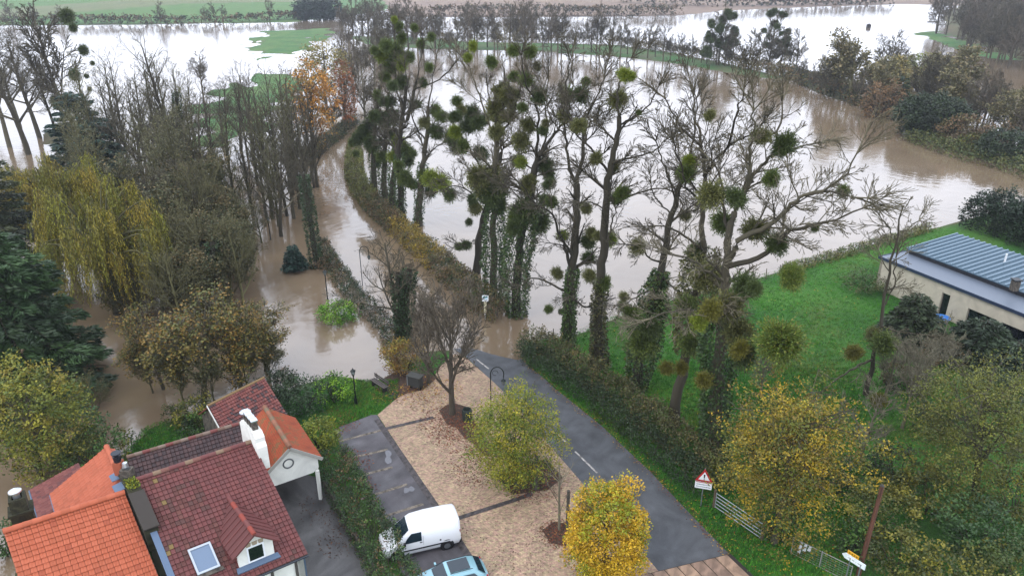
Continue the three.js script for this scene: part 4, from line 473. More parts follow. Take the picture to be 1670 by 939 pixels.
{ const a = G(1376, 911, 1.9), b = G(1410, 933, 1.9), c = a.clone().lerp(b, .5); const g = thing('direction_sign', 'white arrow direction sign with yellow route tab at the foot of the wooden pole', 'road sign', V3(c.x, GY, c.z)); const d = b.clone().sub(a); g.rotation.y = Math.atan2(-d.z, d.x); const L = d.length();
  part(g, 'post', merge([cyl(.04, .04, 1.95, 8, -L * .2, 0, 0), cyl(.04, .04, 1.95, 8, L * .3, 0, 0)]), MAT(0x8a8f92, .4, { metalness: .6 }));
  const t = canvasTex(512, 96, (x, w, h) => { x.fillStyle = '#eef3f4'; x.fillRect(0, 0, w, h); x.fillStyle = '#27343c'; const R = RNG(9); let xx = 40; for (const n of [8, 1, 5]) { for (let k = 0; k < n; k++) { x.fillRect(xx, 30, 4, 34); if (R() < .7) x.fillRect(xx, 30 + R() * 28 | 0, 15, 5); if (R() < .5) x.fillRect(xx + 12, 30, 4, 34); xx += 24; } xx += 34; } });
  const s = new THREE.Shape([[-L / 2 - .12, 0], [-L / 2 + .06, -.17], [L / 2, -.17], [L / 2, .17], [-L / 2 + .06, .17]].map(q => new THREE.Vector2(...q))); part(g, 'arrow_board', new THREE.ExtrudeGeometry(s, { depth: .05, bevelEnabled: false }).translate(0, 1.9, -.025), MAT(0xdfe8ea, .45));
  const lp = part(g, 'lettering', new THREE.PlaneGeometry(L - .2, .26).translate(.06, 1.9, .031), MAT(0xffffff, .5, { map: t }));
  const yt = canvasTex(128, 48, (x, w, h) => { x.fillStyle = '#e0a51e'; x.fillRect(0, 0, w, h); x.fillStyle = '#2a2110'; x.font = 'bold 34px sans-serif'; x.fillText('D', 12, 36); for (const q of [48, 74, 100]) { x.fillRect(q, 12, 5, 25); x.fillRect(q + 10, 12, 5, 25); x.fillRect(q, 22, 14, 5); } }); const ym = MAT(0xd09a20, .5); part(g, 'route_tab', box(.62, .22, .04, -L * .12, 2.22, 0), [ym, ym, ym, ym, MAT(0xffffff, .5, { map: yt }), ym]); part(g, 'tab_bracket', box(.05, .12, .03, -L * .12, 2.1, 0), M_METAL); }
{ const p = G(1400, 938, GY), q = G(1402, 938), top = AT(1440, 792, -p.z); const g = thing('wooden_pole', 'reddish brown wooden utility pole leaning among the yellow shrubs', 'pole', V3(p.x, GY - .2, p.z)); const d = top.clone().sub(g.position); const wood = grit((u, v, a, r) => { const k = .3 + a * .18 + r * .04; return [k * 1.2, k * .76, k * .58]; }); const gg = new THREE.CylinderGeometry(.1, .14, d.length(), 14, 6); gg.translate(0, d.length() / 2, 0).applyQuaternion(new THREE.Quaternion().setFromUnitVectors(V3(0, 1, 0), d.clone().normalize())); part(g, 'shaft', gg, MAT(0xffffff, .9, { map: wood })); part(g, 'cap', new THREE.CylinderGeometry(.05, .12, .08, 12).translate(d.x, d.y + .03, d.z), MAT(0x3a3632, .8)); }
const M_GALV = MAT(0xa7adb0, .4, { metalness: .6 });
{ const a = G(1166, 829, GY), b = G(1240, 880, GY); const g = thing('field_gate', 'galvanised five bar field gate beside the road verge', 'gate', V3(a.x, GY, a.z)); const w = (s, y) => a.clone().lerp(b, s).setY(GY + y); for (let k = 0; k < 5; k++) wpart(g, 'rail', bar(w(0, .15 + k * .25), w(1, .15 + k * .25), .028), M_GALV); for (const s of [0, 1]) wpart(g, 'stile', bar(w(s, .1), w(s, 1.2), .032), M_GALV); wpart(g, 'post', bar(w(-.03, -.3), w(-.03, 1.35), .08, 10), MAT(0x5a4c3c, .9)); wpart(g, 'post', bar(w(1.03, -.3), w(1.03, 1.35), .08, 10), MAT(0x5a4c3c, .9)); }
{ const a = G(1290, 903, GY), b = G(1362, 939, GY); const g = thing('wire_mesh_gate', 'rusty wire mesh gate hung with white rags below the yellow maple', 'gate', V3(a.x, GY, a.z)); const w = (s, y) => a.clone().lerp(b, s).setY(GY + y); for (const y of [.08, 1.15]) wpart(g, 'rail', bar(w(0, y), w(1.3, y), .022), MAT(0x8c8a86, .6)); for (const s of [0, .65, 1.3]) wpart(g, 'stile', bar(w(s, 0), w(s, 1.2), .028), MAT(0x8c8a86, .6)); wpart(g, 'mesh', merge([...Array(14).keys()].map(k => bar(w(.05 + k * .09, .1), w(.05 + k * .09, 1.13), .005, 3)).concat([...Array(6).keys()].map(k => bar(w(0, .25 + k * .15), w(1.3, .25 + k * .15), .005, 3)))), M_GALV); for (const [s, l] of [[.16, .8], [.26, .5], [.36, .35]]) wpart(g, 'rag', slab([w(s, 1.14), w(s + .05, 1.14), w(s + .035, 1.14 - l), w(s - .03, 1.12 - l)], V3(0, .0, .03)), MAT(0xc9cdd0, .9)); }
{ // bench
  const a = G(608, 626, GY), b = G(630, 640, GY), d = b.clone().sub(a); const g = thing('park_bench', 'dark wooden bench on the small lawn beside the grey path', 'bench', a.clone().lerp(b, .5)); g.rotation.y = Math.atan2(-d.z, d.x); const L = d.length() * 1.05, W = MAT(0x4c4642, .7); for (const z of [-.17, 0, .17]) part(g, 'seat_slat', box(L, .05, .14, 0, .46, z, .01), W); for (const s of [-1, 1]) part(g, 'leg', box(.12, .44, .42, s * (L / 2 - .25), .215, 0, .015), MAT(0x2c2926, .8)); for (const y of [.68, .86]) part(g, 'back_slat', box(L, .13, .04, 0, y, -.24, .01), W); for (const s of [-1, 1]) part(g, 'back_post', box(.07, .7, .05, s * (L / 2 - .25), .6, -.28, .01), MAT(0x2c2926, .8)); }
{ const p = G(678, 634, GY); const g = thing('information_box', 'grey weathered information stand among fallen leaves under the trees', 'stand', V3(p.x, GY, p.z)); facing(g, -25); part(g, 'cabinet', box(1.1, .85, .6, 0, .75, 0, .04), MAT(0x343533, .8)); part(g, 'leg', merge([box(.1, .36, .1, -.45, .18, 0), box(.1, .36, .1, .45, .18, 0)]), M_IRON); part(g, 'lid', box(1.25, .08, .75, 0, 1.22, 0, .02), MAT(0x3f403c, .8)); part(g, 'side_panel', box(.05, .8, .62, -.575, .74, 0), MAT(0x85898a, .7)); }
{ const p = G(762, 686, GY); const g = thing('litter_bin', 'dark green litter bin beside the bare multi-stemmed tree', 'bin', V3(p.x, GY, p.z)); part(g, 'body', new THREE.LatheGeometry([[0, 0], [.3, 0], [.36, .2], [.38, .9], [.34, 1.0], [.28, 1.0], [.28, .3], [0, .3]].map(q => new THREE.Vector2(...q)), 20), MAT(0x27302a, .8)); part(g, 'hoop', new THREE.TorusGeometry(.385, .02, 6, 24).rotateX(Math.PI / 2).translate(0, .6, 0), M_IRON); }
for (const [px, py, top, lab] of [[925, 862, 800, 'dark wooden stake standing alone at the road edge by the young tree'], [874, 800, 738, 'dark wooden stake beside the yellow-green lime tree']]) { const p = G(px, py, GY), t = AT(px + 2, top, -p.z); const g = thing('tree_stake', lab, 'stake', V3(p.x, GY - .1, p.z)); part(g, 'stake', new THREE.CylinderGeometry(.09, .11, t.y - GY + .1, 9).translate(0, (t.y - GY + .1) / 2, 0), M_DARKWOOD); part(g, 'tie', new THREE.TorusGeometry(.1, .02, 5, 12).rotateX(Math.PI / 2).translate(0, t.y - GY - .4, 0), M_BLACK); }
{ const p = G(948, 939, 1), g = thing('cycle_rail', 'pale metal handrail end beside the golden tree', 'rail', V3(p.x, GY, p.z)); const a = V3(-.45, .82, .25), b = V3(.35, 1.02, -.2); part(g, 'rail', bar(a, b, .045, 8), MAT(0xb9c2c6, .4, { metalness: .4 })); part(g, 'post', merge([cyl(.05, .05, .98, 8, .3, 0, -.17), cyl(.05, .05, .82, 8, -.4, 0, .22)]), MAT(0x5d7f92, .4, { metalness: .4 })); }
{ const p = G(1535, 527, GY); const g = thing('plastic_tub', 'blue plastic tub on the ground by the dark narrow door', 'tub', V3(p.x, GY, p.z)); part(g, 'tub', new THREE.LatheGeometry([[0, 0], [.5, 0], [.68, .6], [.72, .62], [.64, .62], [.48, .1], [0, .1]].map(q => new THREE.Vector2(...q)), 20), MAT(0x2b6fb8, .5)); part(g, 'rim', new THREE.TorusGeometry(.69, .03, 6, 24).rotateX(Math.PI / 2).translate(0, .62, 0), MAT(0x3a80c8, .5)); }
{ // post and wire fence along the water's edge of the lawn
  const line = [[868, 557], [905, 551], [940, 546], [985, 526], [1010, 516], [1090, 493], [1160, 474], [1230, 456], [1310, 434], [1370, 415], [1430, 398], [1475, 386], [1515, 374]].map(([x, y]) => G(x, y + 3, .1)); const g = thing('wire_fence', 'post and wire fence along the water edge of the green lawn', 'fence', line[0].clone()); const cv = new THREE.CatmullRomCurve3(line), n = 30, post = cyl(.05, .045, 1.35, 7), M_P = MAT(0x57503f, .95), tops = []; for (let k = 0; k <= n; k++) { const p = cv.getPointAt(k / n); p.y = hgt(p.x, p.z) - .15; const m = part(g, 'post', post, M_P); m.position.copy(p).sub(g.position); m.rotation.set(Math.sin(k * 3.1) * .05, k, Math.cos(k * 2.3) * .05); tops.push(p); } for (const h of [.55, .85, 1.15]) wpart(g, 'wire', merge(tops.slice(0, -1).map((p, k) => bar(p.clone().add(V3(0, h, 0)), tops[k + 1].clone().add(V3(0, h, 0)), .008, 3))), MAT(0x6c6f70, .6)); }
{ const p = G(1417, 45); const g = thing('hunting_hide', 'tiny dark hide standing out in the far white flood water', 'hide', p); part(g, 'cabin', box(2, 1.6, 1.6, 0, .7, 0), MAT(0x2e2a2a, .9)); part(g, 'roof', new THREE.ConeGeometry(1.6, .8, 4).rotateY(Math.PI / 4).translate(0, 1.9, 0), MAT(0x241f20, .9)); }
// ------------------------------------------------------------------ trees
const M_BARK = new THREE.MeshStandardMaterial({ vertexColors: true, roughness: .95 }), M_LEAF = new THREE.MeshStandardMaterial({ vertexColors: true, roughness: .62 });
const pal = (...h) => h.map(x => { const c = lin(x); return [c[0], c[1], c[2] * .8]; });
const BARK = { grey: pal('#4c473f', '#403b34', '#565148'), dark: pal('#37332c', '#2e2a24', '#413c34'), pale: pal('#6c675f', '#615c54', '#767168'), rose: pal('#58504a', '#4d4641', '#635a53'), olive: pal('#57543c', '#4b4835', '#625f45') };
function jit(c, R, k = .22) { const f = 1 + R.s(k); return [c[0] * f, c[1] * f, c[2] * f]; }
const tmpA = V3(0, 0, 0), tmpB = V3(0, 0, 0);
function perp(d, R) { const a = V3(R.s(1), R.s(1), R.s(1)); a.addScaledVector(d, -a.dot(d)); if (a.lengthSq() < 1e-4) a.set(d.z, 0, -d.x); return a.normalize(); }
// one branch and all that grows from it. o.lv[l] = { n, a (angle), k (length ratio), t0, w (wander), up }
function grow(o, p, d, len, r, l, R, tips) {
  const L = o.lv[l], last = l === o.lv.length - 1, nl = o.lv.length, seg = l === 0 ? 8 : l === 1 ? 6 : last ? 1 : l === nl - 2 ? 2 : 3, pts = [p.clone()], rad = [r], dir = d.clone(), dirs = [dir.clone()], st = len / seg;
  for (let k = 1; k <= seg; k++) { dir.x += R.s(L.w); dir.y += R.s(L.w) + (L.up || 0); dir.z += R.s(L.w); dir.normalize(); pts.push(pts[k - 1].clone().addScaledVector(dir, st)); const q = k / seg; rad.push(Math.max(o.minR || .015, r * (1 - q * (l === 0 ? .82 : .75)))); dirs.push(dir.clone()); }
  const B = l <= (o.woodLevel ?? 1) ? o.wood : o.twig; B.tube(pts, rad, l === 0 ? 9 : l === 1 ? 6 : l === 2 ? 4 : 3, jit(R.pick(o.bark).map(v => v * (l >= 2 ? o.twigK || 1 : 1)), R));
  kids(o, pts, rad, dirs, len, l, R, tips);
  if (last && tips) tips.push(pts[seg], dirs[seg]);
}
function kids(o, pts, rad, dirs, len, l, R, tips) {
  if (l + 1 >= o.lv.length) return; const C = o.lv[l + 1], n = Math.round(C.n * (l === 0 ? 1 : Math.min(1.3, Math.max(.4, len / (o.ref?.[l] || len))))), seg = pts.length - 1; let phi = R() * 6.28;
  for (let k = 0; k < n; k++) { const t = C.t0 + (1 - C.t0) * ((k + R()) / n), f = t * seg, i = Math.min(seg - 1, Math.floor(f)), q = f - i, P = pts[i].clone().lerp(pts[i + 1], q), D = dirs[Math.min(seg, i + 1)], a = C.a * (1 + R.s(.35)); phi += 2.4 + R.s(.5);
    let s = perp(D, R); if (l === 0) { const u = V3(Math.cos(phi), 0, Math.sin(phi)); u.addScaledVector(D, -u.dot(D)).normalize(); s = u; }
    const cd = D.clone().multiplyScalar(Math.cos(a)).addScaledVector(s, Math.sin(a)); cd.y += C.lift || 0; cd.normalize();
    const env = l === 0 ? (o.env ? o.env(t) : 1 - .62 * t) : 1 - .5 * t; grow(o, P, cd, len * C.k * env * (1 + R.s(.25)), Math.min(rad[i] * .72, Math.max(o.minR || .015, (rad[i] * (1 - q) + rad[i + 1] * q) * (C.rk || .62))), l + 1, R, tips); }
}
function hgroup(name, label, cat, pos, group) { return thing(name, label, cat, pos, group); }
const FORM = {
  broad: (s = 1) => ({ lv: [{ n: 0, w: .06, up: .03 }, { n: 15, a: .85, k: .52, t0: .26, w: .14, up: .06 }, { n: 8, a: .75, k: .5, t0: .22, w: .2, up: .03 }, { n: 7, a: .58, k: .58, t0: .2, w: .2, up: .02 }, { n: 4, a: .5, k: .66, t0: .15, w: .22 }] }),
  tall: () => ({ lv: [{ n: 0, w: .035, up: .04 }, { n: 24, a: .6, k: .36, t0: .2, w: .1, up: .1 }, { n: 8, a: .6, k: .5, t0: .2, w: .18, up: .06 }, { n: 6, a: .5, k: .6, t0: .2, w: .16, up: .03 }, { n: 4, a: .45, k: .68, t0: .15, w: .2 }], env: t => .75 - .35 * t }),
  vase: () => ({ lv: [{ n: 0, w: .03, up: .05 }, { n: 15, a: .5, k: .74, t0: .24, w: .07, up: .07 }, { n: 9, a: .45, k: .42, t0: .2, w: .12, up: .06 }, { n: 6, a: .5, k: .5, t0: .2, w: .16, up: .05 }, { n: 3, a: .5, k: .6, t0: .15, w: .2 }], env: t => 1 - .55 * t }),
  far: () => ({ lv: [{ n: 0, w: .05, up: .04 }, { n: 12, a: .7, k: .48, t0: .2, w: .14, up: .08 }, { n: 8, a: .7, k: .5, t0: .2, w: .2, up: .04 }, { n: 14, a: .65, k: .62, t0: .12, w: .25 }], minR: .05 }),
};
// builds wood + crown geometries of a tree of height H; leaves: {n per tip, size, pal, spread, droop}
function treeGeo(form, H, r0, bark, seed, leaves, opt = {}) {
  const R = RNG(seed), o = Object.assign(FORM[form](), opt); o.bark = bark; o.wood = new GB(); o.twig = new GB(); o.ref = [H, H * .32, H * .14, H * .06]; const tips = leaves ? [] : null;
  grow(o, V3(0, -.25, 0), V3(R.s(.05), 1, R.s(.05)).normalize(), H * (opt.trunkK || .9), r0, 0, R, tips);
  if (leaves) for (let k = 0; k < tips.length; k += 2) { const P = tips[k], D = tips[k + 1]; if (leaves.thin && R() < leaves.thin) continue; const pc = leaves.pal[Math.floor(Math.max(0, Math.min(.999, .5 + fbm(P.x * .35 + seed, P.y * .35, P.z * .35, 2) * 1.3 + R.s(.25))) * leaves.pal.length)]; for (let j = 0; j < leaves.n; j++) { const s = leaves.spread, x = P.x + R.s(s), y = P.y + R.s(s), z = P.z + R.s(s); let dx = D.x + R.s(1), dy = D.y * .3 + R.s(.8) - (leaves.droop || 0), dz = D.z + R.s(1); const l = Math.hypot(dx, dy, dz) || 1; o.twig.leaf(x, y, z, dx / l, dy / l, dz / l, leaves.size * R.r(.7, 1.3), leaves.size * R.r(.5, .8), jit(pc, R, .25), R); } }
  return { wood: o.wood.build(), crown: o.twig.build(), tips };
}
function makeTree(name, label, cat, group, pos, geo, s = 1, rot = 0, leafy) { const g = thing(name, label, cat, pos, group); part(g, 'trunk', geo.wood, M_BARK); part(g, 'crown', geo.crown, leafy ? M_LEAF : M_BARK); g.scale.setScalar(s); g.rotation.y = rot; return g; }
// foliage volume: clumps of leaves in an ellipsoid shell (centre c, radii r), outline broken by noise
function clumps(gb, c, r, n, per, cr, size, palette, R, o = {}) {
  for (let k = 0; k < n; k++) {
    let u, v, w, q; do { u = R.s(1); v = R.s(1); w = R.s(1); q = u * u + v * v + w * w; } while (q > 1 || q < .02); const l = Math.sqrt(q), rr = (o.shell ?? .55) + (1 - (o.shell ?? .55)) * R() ** .6, nz = 1 + (o.rough || .45) * fbm(u / l * 1.6 + n, v / l * 1.6 + per, w / l * 1.6, 3); let vy = v / l; if (o.flat && vy < -o.flat) vy = -o.flat * R();
    const cx = c.x + u / l * r.x * rr * nz, cy = c.y + vy * r.y * rr * nz, cz = c.z + w / l * r.z * rr * nz, pc = palette[Math.floor(Math.max(0, Math.min(.999, .5 + fbm(cx * .4, cy * .4, cz * .4 + n, 2) * 1.4 + R.s(.3))) * palette.length)], ck = 1 + R.s(.18);
    for (let j = 0; j < per; j++) { const a = R.s(1), b = R.s(1), e = R.s(1), x = cx + a * cr, y = cy + b * cr * .8, z = cz + e * cr; let dx = u / l * .6 + R.s(1), dy = R.s(.8) + (o.rise || .1), dz = w / l * .6 + R.s(1); const m = Math.hypot(dx, dy, dz) || 1; gb.leaf(x, y, z, dx / m, dy / m, dz / m, size * R.r(.7, 1.4), size * R.r(.45, .8), jit([pc[0] * ck, pc[1] * ck, pc[2] * ck], R, .2), R); }
  }
}
function stemsFor(gb, c, r, n, bark, R, rad = .03) { for (let k = 0; k < n; k++) { const a = R() * 6.283, q = R.r(.4, .95), e = V3(c.x + Math.cos(a) * r.x * q, c.y + r.y * R.r(-.2, .7), c.z + Math.sin(a) * r.z * q), b = V3(c.x + Math.cos(a) * r.x * .12, c.y - r.y, c.z + Math.sin(a) * r.z * .12); const m = b.clone().lerp(e, .5).add(V3(R.s(.2), .25, R.s(.2))); gb.tube([b, m, e], [rad, rad * .7, rad * .3], 5, jit(R.pick(bark), R)); } }
// a shrub standing on the ground at px,py: half width and height in metres
function shrub(name, label, cat, px, py, hw, h, palette, o = {}) {
  const p = o.at || G(px, py); const gy = o.y ?? Math.max(-.3, hgt(p.x, p.z)); const R = RNG(Math.round(px * 7 + py * 13)), g = thing(name, label, cat, V3(p.x, gy, p.z), o.group), c = V3(0, h * .5, 0), r = V3(hw, h * .5, o.hd ?? hw), gb = new GB(), st = new GB(); const area = hw * (o.hd ?? hw) + hw * h * 1.4, size = o.size || .16;
  clumps(gb, c, r, Math.round(area * (o.dens || 9)), o.per || 26, o.cr || .32, size, palette, R, { shell: o.shell ?? .5, flat: .92, rise: o.rise }); stemsFor(st, c, r, o.stems || 9, o.bark || BARK.dark, R, o.stemR || .035);
  part(g, 'stems', st.build(), M_BARK); part(g, 'foliage', gb.build(), M_LEAF); return g;
}
// hedge along ground points
function hedge(name, label, line, width, height, paletteAt, o = {}) {
  const pts = line.map(([x, y]) => G(x, y)), cv = new THREE.CatmullRomCurve3(pts), L = cv.getLength(), R = RNG(line[0][0] + line[0][1]), gb = new GB(), st = new GB(), base = pts[0].clone(); base.y = 0; const g = thing(name, label, 'hedge', base, o.group);
  const N = Math.round(L * (height * 2 + width) * (o.dens || 7.5)), size = o.size || .17;
  for (let k = 0; k < N; k++) {
    const s = R(), p = cv.getPointAt(s), t = cv.getTangentAt(s), nx = -t.z, nz = t.x, gy = Math.max(-.25, hgt(p.x, p.z)); const a = R.r(-.15, Math.PI + .15), nse = 1 + .5 * fbm(p.x * .5, a * 1.2, p.z * .5, 3), rr = (.62 + .38 * Math.sqrt(R())) * nse, hw = (o.widthAt ? o.widthAt(s) : width) / 2, hh = o.heightAt ? o.heightAt(s) : height; const ca = Math.cos(a), sa = Math.sin(a), ex = Math.sign(ca) * Math.abs(ca) ** .6 * hw * rr, ey = Math.max(.05, Math.abs(sa) ** .6 * hh * rr);
    const cx = p.x + nx * ex - base.x, cy = gy + ey, cz = p.z + nz * ex - base.z, P = paletteAt(s, ex / hw, R), pc = P[Math.floor(Math.max(0, Math.min(.999, .5 + fbm(p.x * .6, ey, p.z * .6 + 3, 2) * 1.2 + R.s(.35))) * P.length)], ck = 1 + R.s(.2), cr = o.cr || .26, per = o.per || 13;
    for (let j = 0; j < per; j++) { let dx = nx * ex * .5 + R.s(1), dy = .25 + R.s(.8), dz = nz * ex * .5 + R.s(1); const m = Math.hypot(dx, dy, dz) || 1; gb.leaf(cx + R.s(cr), cy + R.s(cr), cz + R.s(cr), dx / m, dy / m, dz / m, size * R.r(.7, 1.3), size * R.r(.4, .75), jit([pc[0] * ck, pc[1] * ck, pc[2] * ck], R, .22), R); }
    if (k % 6 === 0) { const b = V3(p.x + R.s(.3) - base.x, gy - .1, p.z + R.s(.3) - base.z), e = V3(cx + R.s(.3), cy + R.r(.1, .7) * (o.wild ?? .7), cz + R.s(.3)); st.tube([b, b.clone().lerp(e, .5).add(V3(R.s(.15), .1, R.s(.15))), e], [.02, .014, .008], 3, jit(R.pick(o.bark || BARK.grey), R)); }
  }
  part(g, 'stems', st.build(), M_BARK); part(g, 'foliage', gb.build(), M_LEAF); return g;
}
// ivy sleeve on a trunk polyline
function ivyOn(gb, pts, rads, dens, palette, R, size = .17) { for (let i = 0; i < pts.length - 1; i++) { const a = pts[i], b = pts[i + 1], len = a.distanceTo(b), r = (rads[i] + rads[i + 1]) / 2, n = Math.round(len * r * dens); const d = b.clone().sub(a).normalize(); for (let k = 0; k < n; k++) { const t = R(), q = perp(d, R), nz = 1 + .55 * fbm(a.x + q.x * 1.5, (a.y + t * len) * .8, a.z + q.z * 1.5, 3), rr = (rads[i] * (1 - t) + rads[i + 1] * t) * nz * R.r(.72, 1.06); const P = a.clone().lerp(b, t).addScaledVector(q, rr); const c = jit(R.pick(palette), R, .3); let dx = q.x + R.s(.8), dy = -.2 + R.s(.8), dz = q.z + R.s(.8); const m = Math.hypot(dx, dy, dz) || 1; gb.leaf(P.x, P.y, P.z, dx / m, dy / m, dz / m, size * R.r(.7, 1.4), size * R.r(.6, 1), c, R); } } }
const IVY = pal('#2c421a', '#365022', '#233616', '#425622', '#30481c');
// mistletoe: a ball of forking green stems with paired leaves, radius 1
const MISTLE = [pal('#66741c', '#55651a', '#788022'), pal('#475620', '#3a481c', '#566226'), pal('#38451f', '#435024', '#2f3b1a'), pal('#56582f', '#494c2a', '#64643a'), pal('#565516', '#64601a', '#454614'), pal('#475a1c', '#556622', '#3c4c1a', '#66682a')].map(P => P.map(c => c.map(v => v * 1.25))).map((P, v) => { const R = RNG(90 + v), gb = new GB(); for (let k = 0; k < (v === 5 ? 2600 : 1300); k++) { const d = V3(R.s(1), R.s(1), R.s(1)); if (d.lengthSq() > 1 || d.lengthSq() < .01) { k--; continue; } d.normalize(); const l = R.r(.45, 1) * (1 + .75 * fbm(d.x * 1.7, d.y * 2, d.z * 2 + v, 2)); if (k % 3 === 0) gb.tube([V3(0, 0, 0), V3(d.x * l * .5 + R.s(.05), d.y * l * .5 + R.s(.05), d.z * l * .5), V3(d.x * l, d.y * l, d.z * l)], [.02, .014, .009], 3, jit(P[1], R)); for (let j = 0; j < 3; j++) { const q = l * R.r(.62, 1.06); let e = V3(d.x + R.s(.7), d.y + R.s(.7), d.z + R.s(.7)).normalize(); gb.leaf(d.x * q, d.y * q, d.z * q, e.x, e.y, e.z, R.r(.1, .19) * (v === 5 ? .7 : 1), R.r(.04, .07) * (v === 5 ? .8 : 1), jit(R.pick(P), R, .3), R); } } return gb.build(); });
function ball(root, wp, r, v, R) { const m = part(root, 'mistletoe', MISTLE[v], M_LEAF); m.position.copy(wp).sub(root.position); m.scale.set(r * R.r(.85, 1.15), r * R.r(.85, 1.2), r * R.r(.85, 1.15)); m.rotation.set(R() * 6, R() * 6, R() * 6); }
// surveyed poplar: trunk and limbs measured, twigs grown
function surveyed(label, base, trunk, limbs, o) {
  const b = G(base[0], base[1]); const gy = hgt(b.x, b.z); b.y = gy; const dist = -b.z, R = RNG(base[0]), g = thing('mistletoe_tree', label, 'tree', V3(b.x, gy, b.z), 'tall bare trees hung with mistletoe along the lawn and hedge'); const W = new GB(), T = new GB();
  const loc = (q, dz) => { const p = AT(q[0], q[1], dist + dz); return p.sub(g.position); };
  const form = { lv: [{ n: 0, w: 0 }, { n: o.n1 || 9, a: .85, k: .36, t0: .3, w: .13, up: .05, rk: .5 }, { n: 8, a: .62, k: .6, t0: .15, w: .17, up: .03 }, { n: 7, a: .55, k: .64, t0: .12, w: .18, up: .01 }, { n: 4, a: .48, k: .72, t0: .1, w: .2 }], wood: W, twig: T, bark: o.bark || BARK.dark, ref: [14, 3.4, 1.8, 1.0], minR: .017, woodLevel: 0, twigK: 1.7 };
  const tubes = []; let all = [[[base, ...trunk], o.r || .55, 0, o.rEnd || .2, true], ...limbs.map(l => [l.p, (l.r || .22) * .8, l.dz ?? R.s(3), .04, false, l.dz0 || 0])];
  const ivy = new GB();
  for (const [px, r0, dz, r1, isTrunk, dz0] of all) {
    const raw = px.map((q, i) => i === 0 && isTrunk ? V3(0, -.4, 0) : loc(q, (dz0 || 0) + dz * (i / (px.length - 1)))); const cv = new THREE.CatmullRomCurve3(raw), seg = Math.max(6, raw.length * 3), pts = cv.getPoints(seg), rad = pts.map((_, i) => r0 + (r1 - r0) * (i / seg) ** .8), dirs = pts.map((_, i) => cv.getTangent(i / seg)); for (let i = 1; i < seg; i++) { pts[i].x += R.s(.12); pts[i].z += R.s(.12); } if (isTrunk) { rad[0] *= 1.35; rad[1] *= 1.12; }
    W.tube(pts, rad, isTrunk ? 11 : 8, jit(R.pick(form.bark), R, .12)); const len = cv.getLength(); const sv = form.lv[1]; form.lv[1] = Object.assign({}, sv, isTrunk ? { n: o.nt ?? 8, t0: .45, k: .26 } : { n: Math.round((o.n1 || 9) * Math.min(1.5, Math.max(.6, len / 9))), k: Math.min(.5, 3.6 / len), t0: .22 }); kids(form, pts, rad, dirs, len, 0, R, null); form.lv[1] = sv;
    if (!isTrunk) { // the limb's own end breaks up into twigs
      for (let q = 0; q < 3; q++) { const d = dirs[seg].clone().add(V3(R.s(.5), R.s(.5), R.s(.5))).normalize(); grow(form, pts[seg], d, R.r(1.4, 2.4), .05, 2, R, null); } }
    tubes.push([pts, rad, isTrunk]);
  }
  if (o.ivy) for (const iv of o.ivy) { const pts = iv.p.map((q, i) => (i === 0 && iv.base ? V3(0, 0, 0) : loc(q, 0))); ivyOn(ivy, pts, iv.r.map(r => r * .98), (iv.dens || 330) * 1.5, iv.pal || IVY, R, .19); }
  part(g, 'trunk', W.build(), M_BARK); part(g, 'crown', T.build(), M_BARK); if (o.ivy) part(g, 'ivy', ivy.build(), M_LEAF);
  for (const [x, y, rp, v, dz] of o.balls || []) { const q = AT(x, y, dist + (dz ?? R.s(1.5))); const scale = Math.hypot(q.x, q.y - CAM_H, q.z) / FPX; ball(g, q, rp * scale * 1.06, v, R); }
  return g;
}
// ------------------------------------------------------------------ the mistletoe row
surveyed('mistletoe tree with wide low limbs reaching right over the lawn, ivy-clad foot in the hedge', [1162, 752], [[1167, 660], [1174, 560], [1183, 470], [1188, 410]], [
  { p: [[1187, 412], [1194, 357], [1205, 336], [1222, 301], [1233, 280], [1258, 255], [1272, 206], [1276, 165]], r: .3, dz: 2 }, { p: [[1222, 301], [1222, 260], [1228, 220], [1230, 180]], r: .16, dz: -2 }, { p: [[1186, 425], [1208, 389], [1254, 368], [1289, 336], [1314, 318], [1363, 301], [1398, 250]], r: .26, dz: -3 }, { p: [[1188, 434], [1248, 417], [1282, 382], [1307, 371], [1352, 361], [1409, 339]], r: .24, dz: -4.5 }, { p: [[1314, 318], [1350, 312], [1395, 322]], r: .1, dz: -1, dz0: -2 }, { p: [[1184, 460], [1150, 440], [1120, 420], [1095, 415]], r: .12, dz: -3 }, { p: [[1180, 520], [1150, 510], [1110, 505], [1060, 520]], r: .12, dz: -5 }, { p: [[1258, 255], [1300, 240], [1340, 232]], r: .1, dz: 2, dz0: 1 }, { p: [[1190, 390], [1180, 330], [1172, 280], [1160, 262]], r: .15, dz: 3 },
], { r: .62, bark: BARK.grey, n1: 10, ivy: [{ base: true, p: [[1162, 752], [1165, 690], [1170, 620], [1174, 560], [1180, 500]], r: [1.0, .95, .9, 1.3, .7], dens: 360 }], balls: [[1242, 222, 16, 3], [1279, 236, 20, 2], [1258, 292, 16, 1], [1233, 374, 21, 3], [1268, 397, 19, 2], [1293, 452, 21, 5, -4], [1285, 440, 12, 1, -3], [1275, 558, 40, 5, -6], [1215, 575, 24, 2, -4], [1207, 570, 17, 4, -5], [1178, 362, 18, 1], [1376, 311, 11, 1], [1330, 371, 8, 1], [1160, 318, 22, 3], [1200, 322, 19, 2], [1148, 620, 17, 4, -3], [1140, 525, 17, 0, -4], [1160, 505, 18, 4, -4], [1215, 465, 22, 2, -3], [1190, 500, 28, 3, -3], [1205, 540, 24, 3, -3], [1230, 470, 14, 2, -4]] });
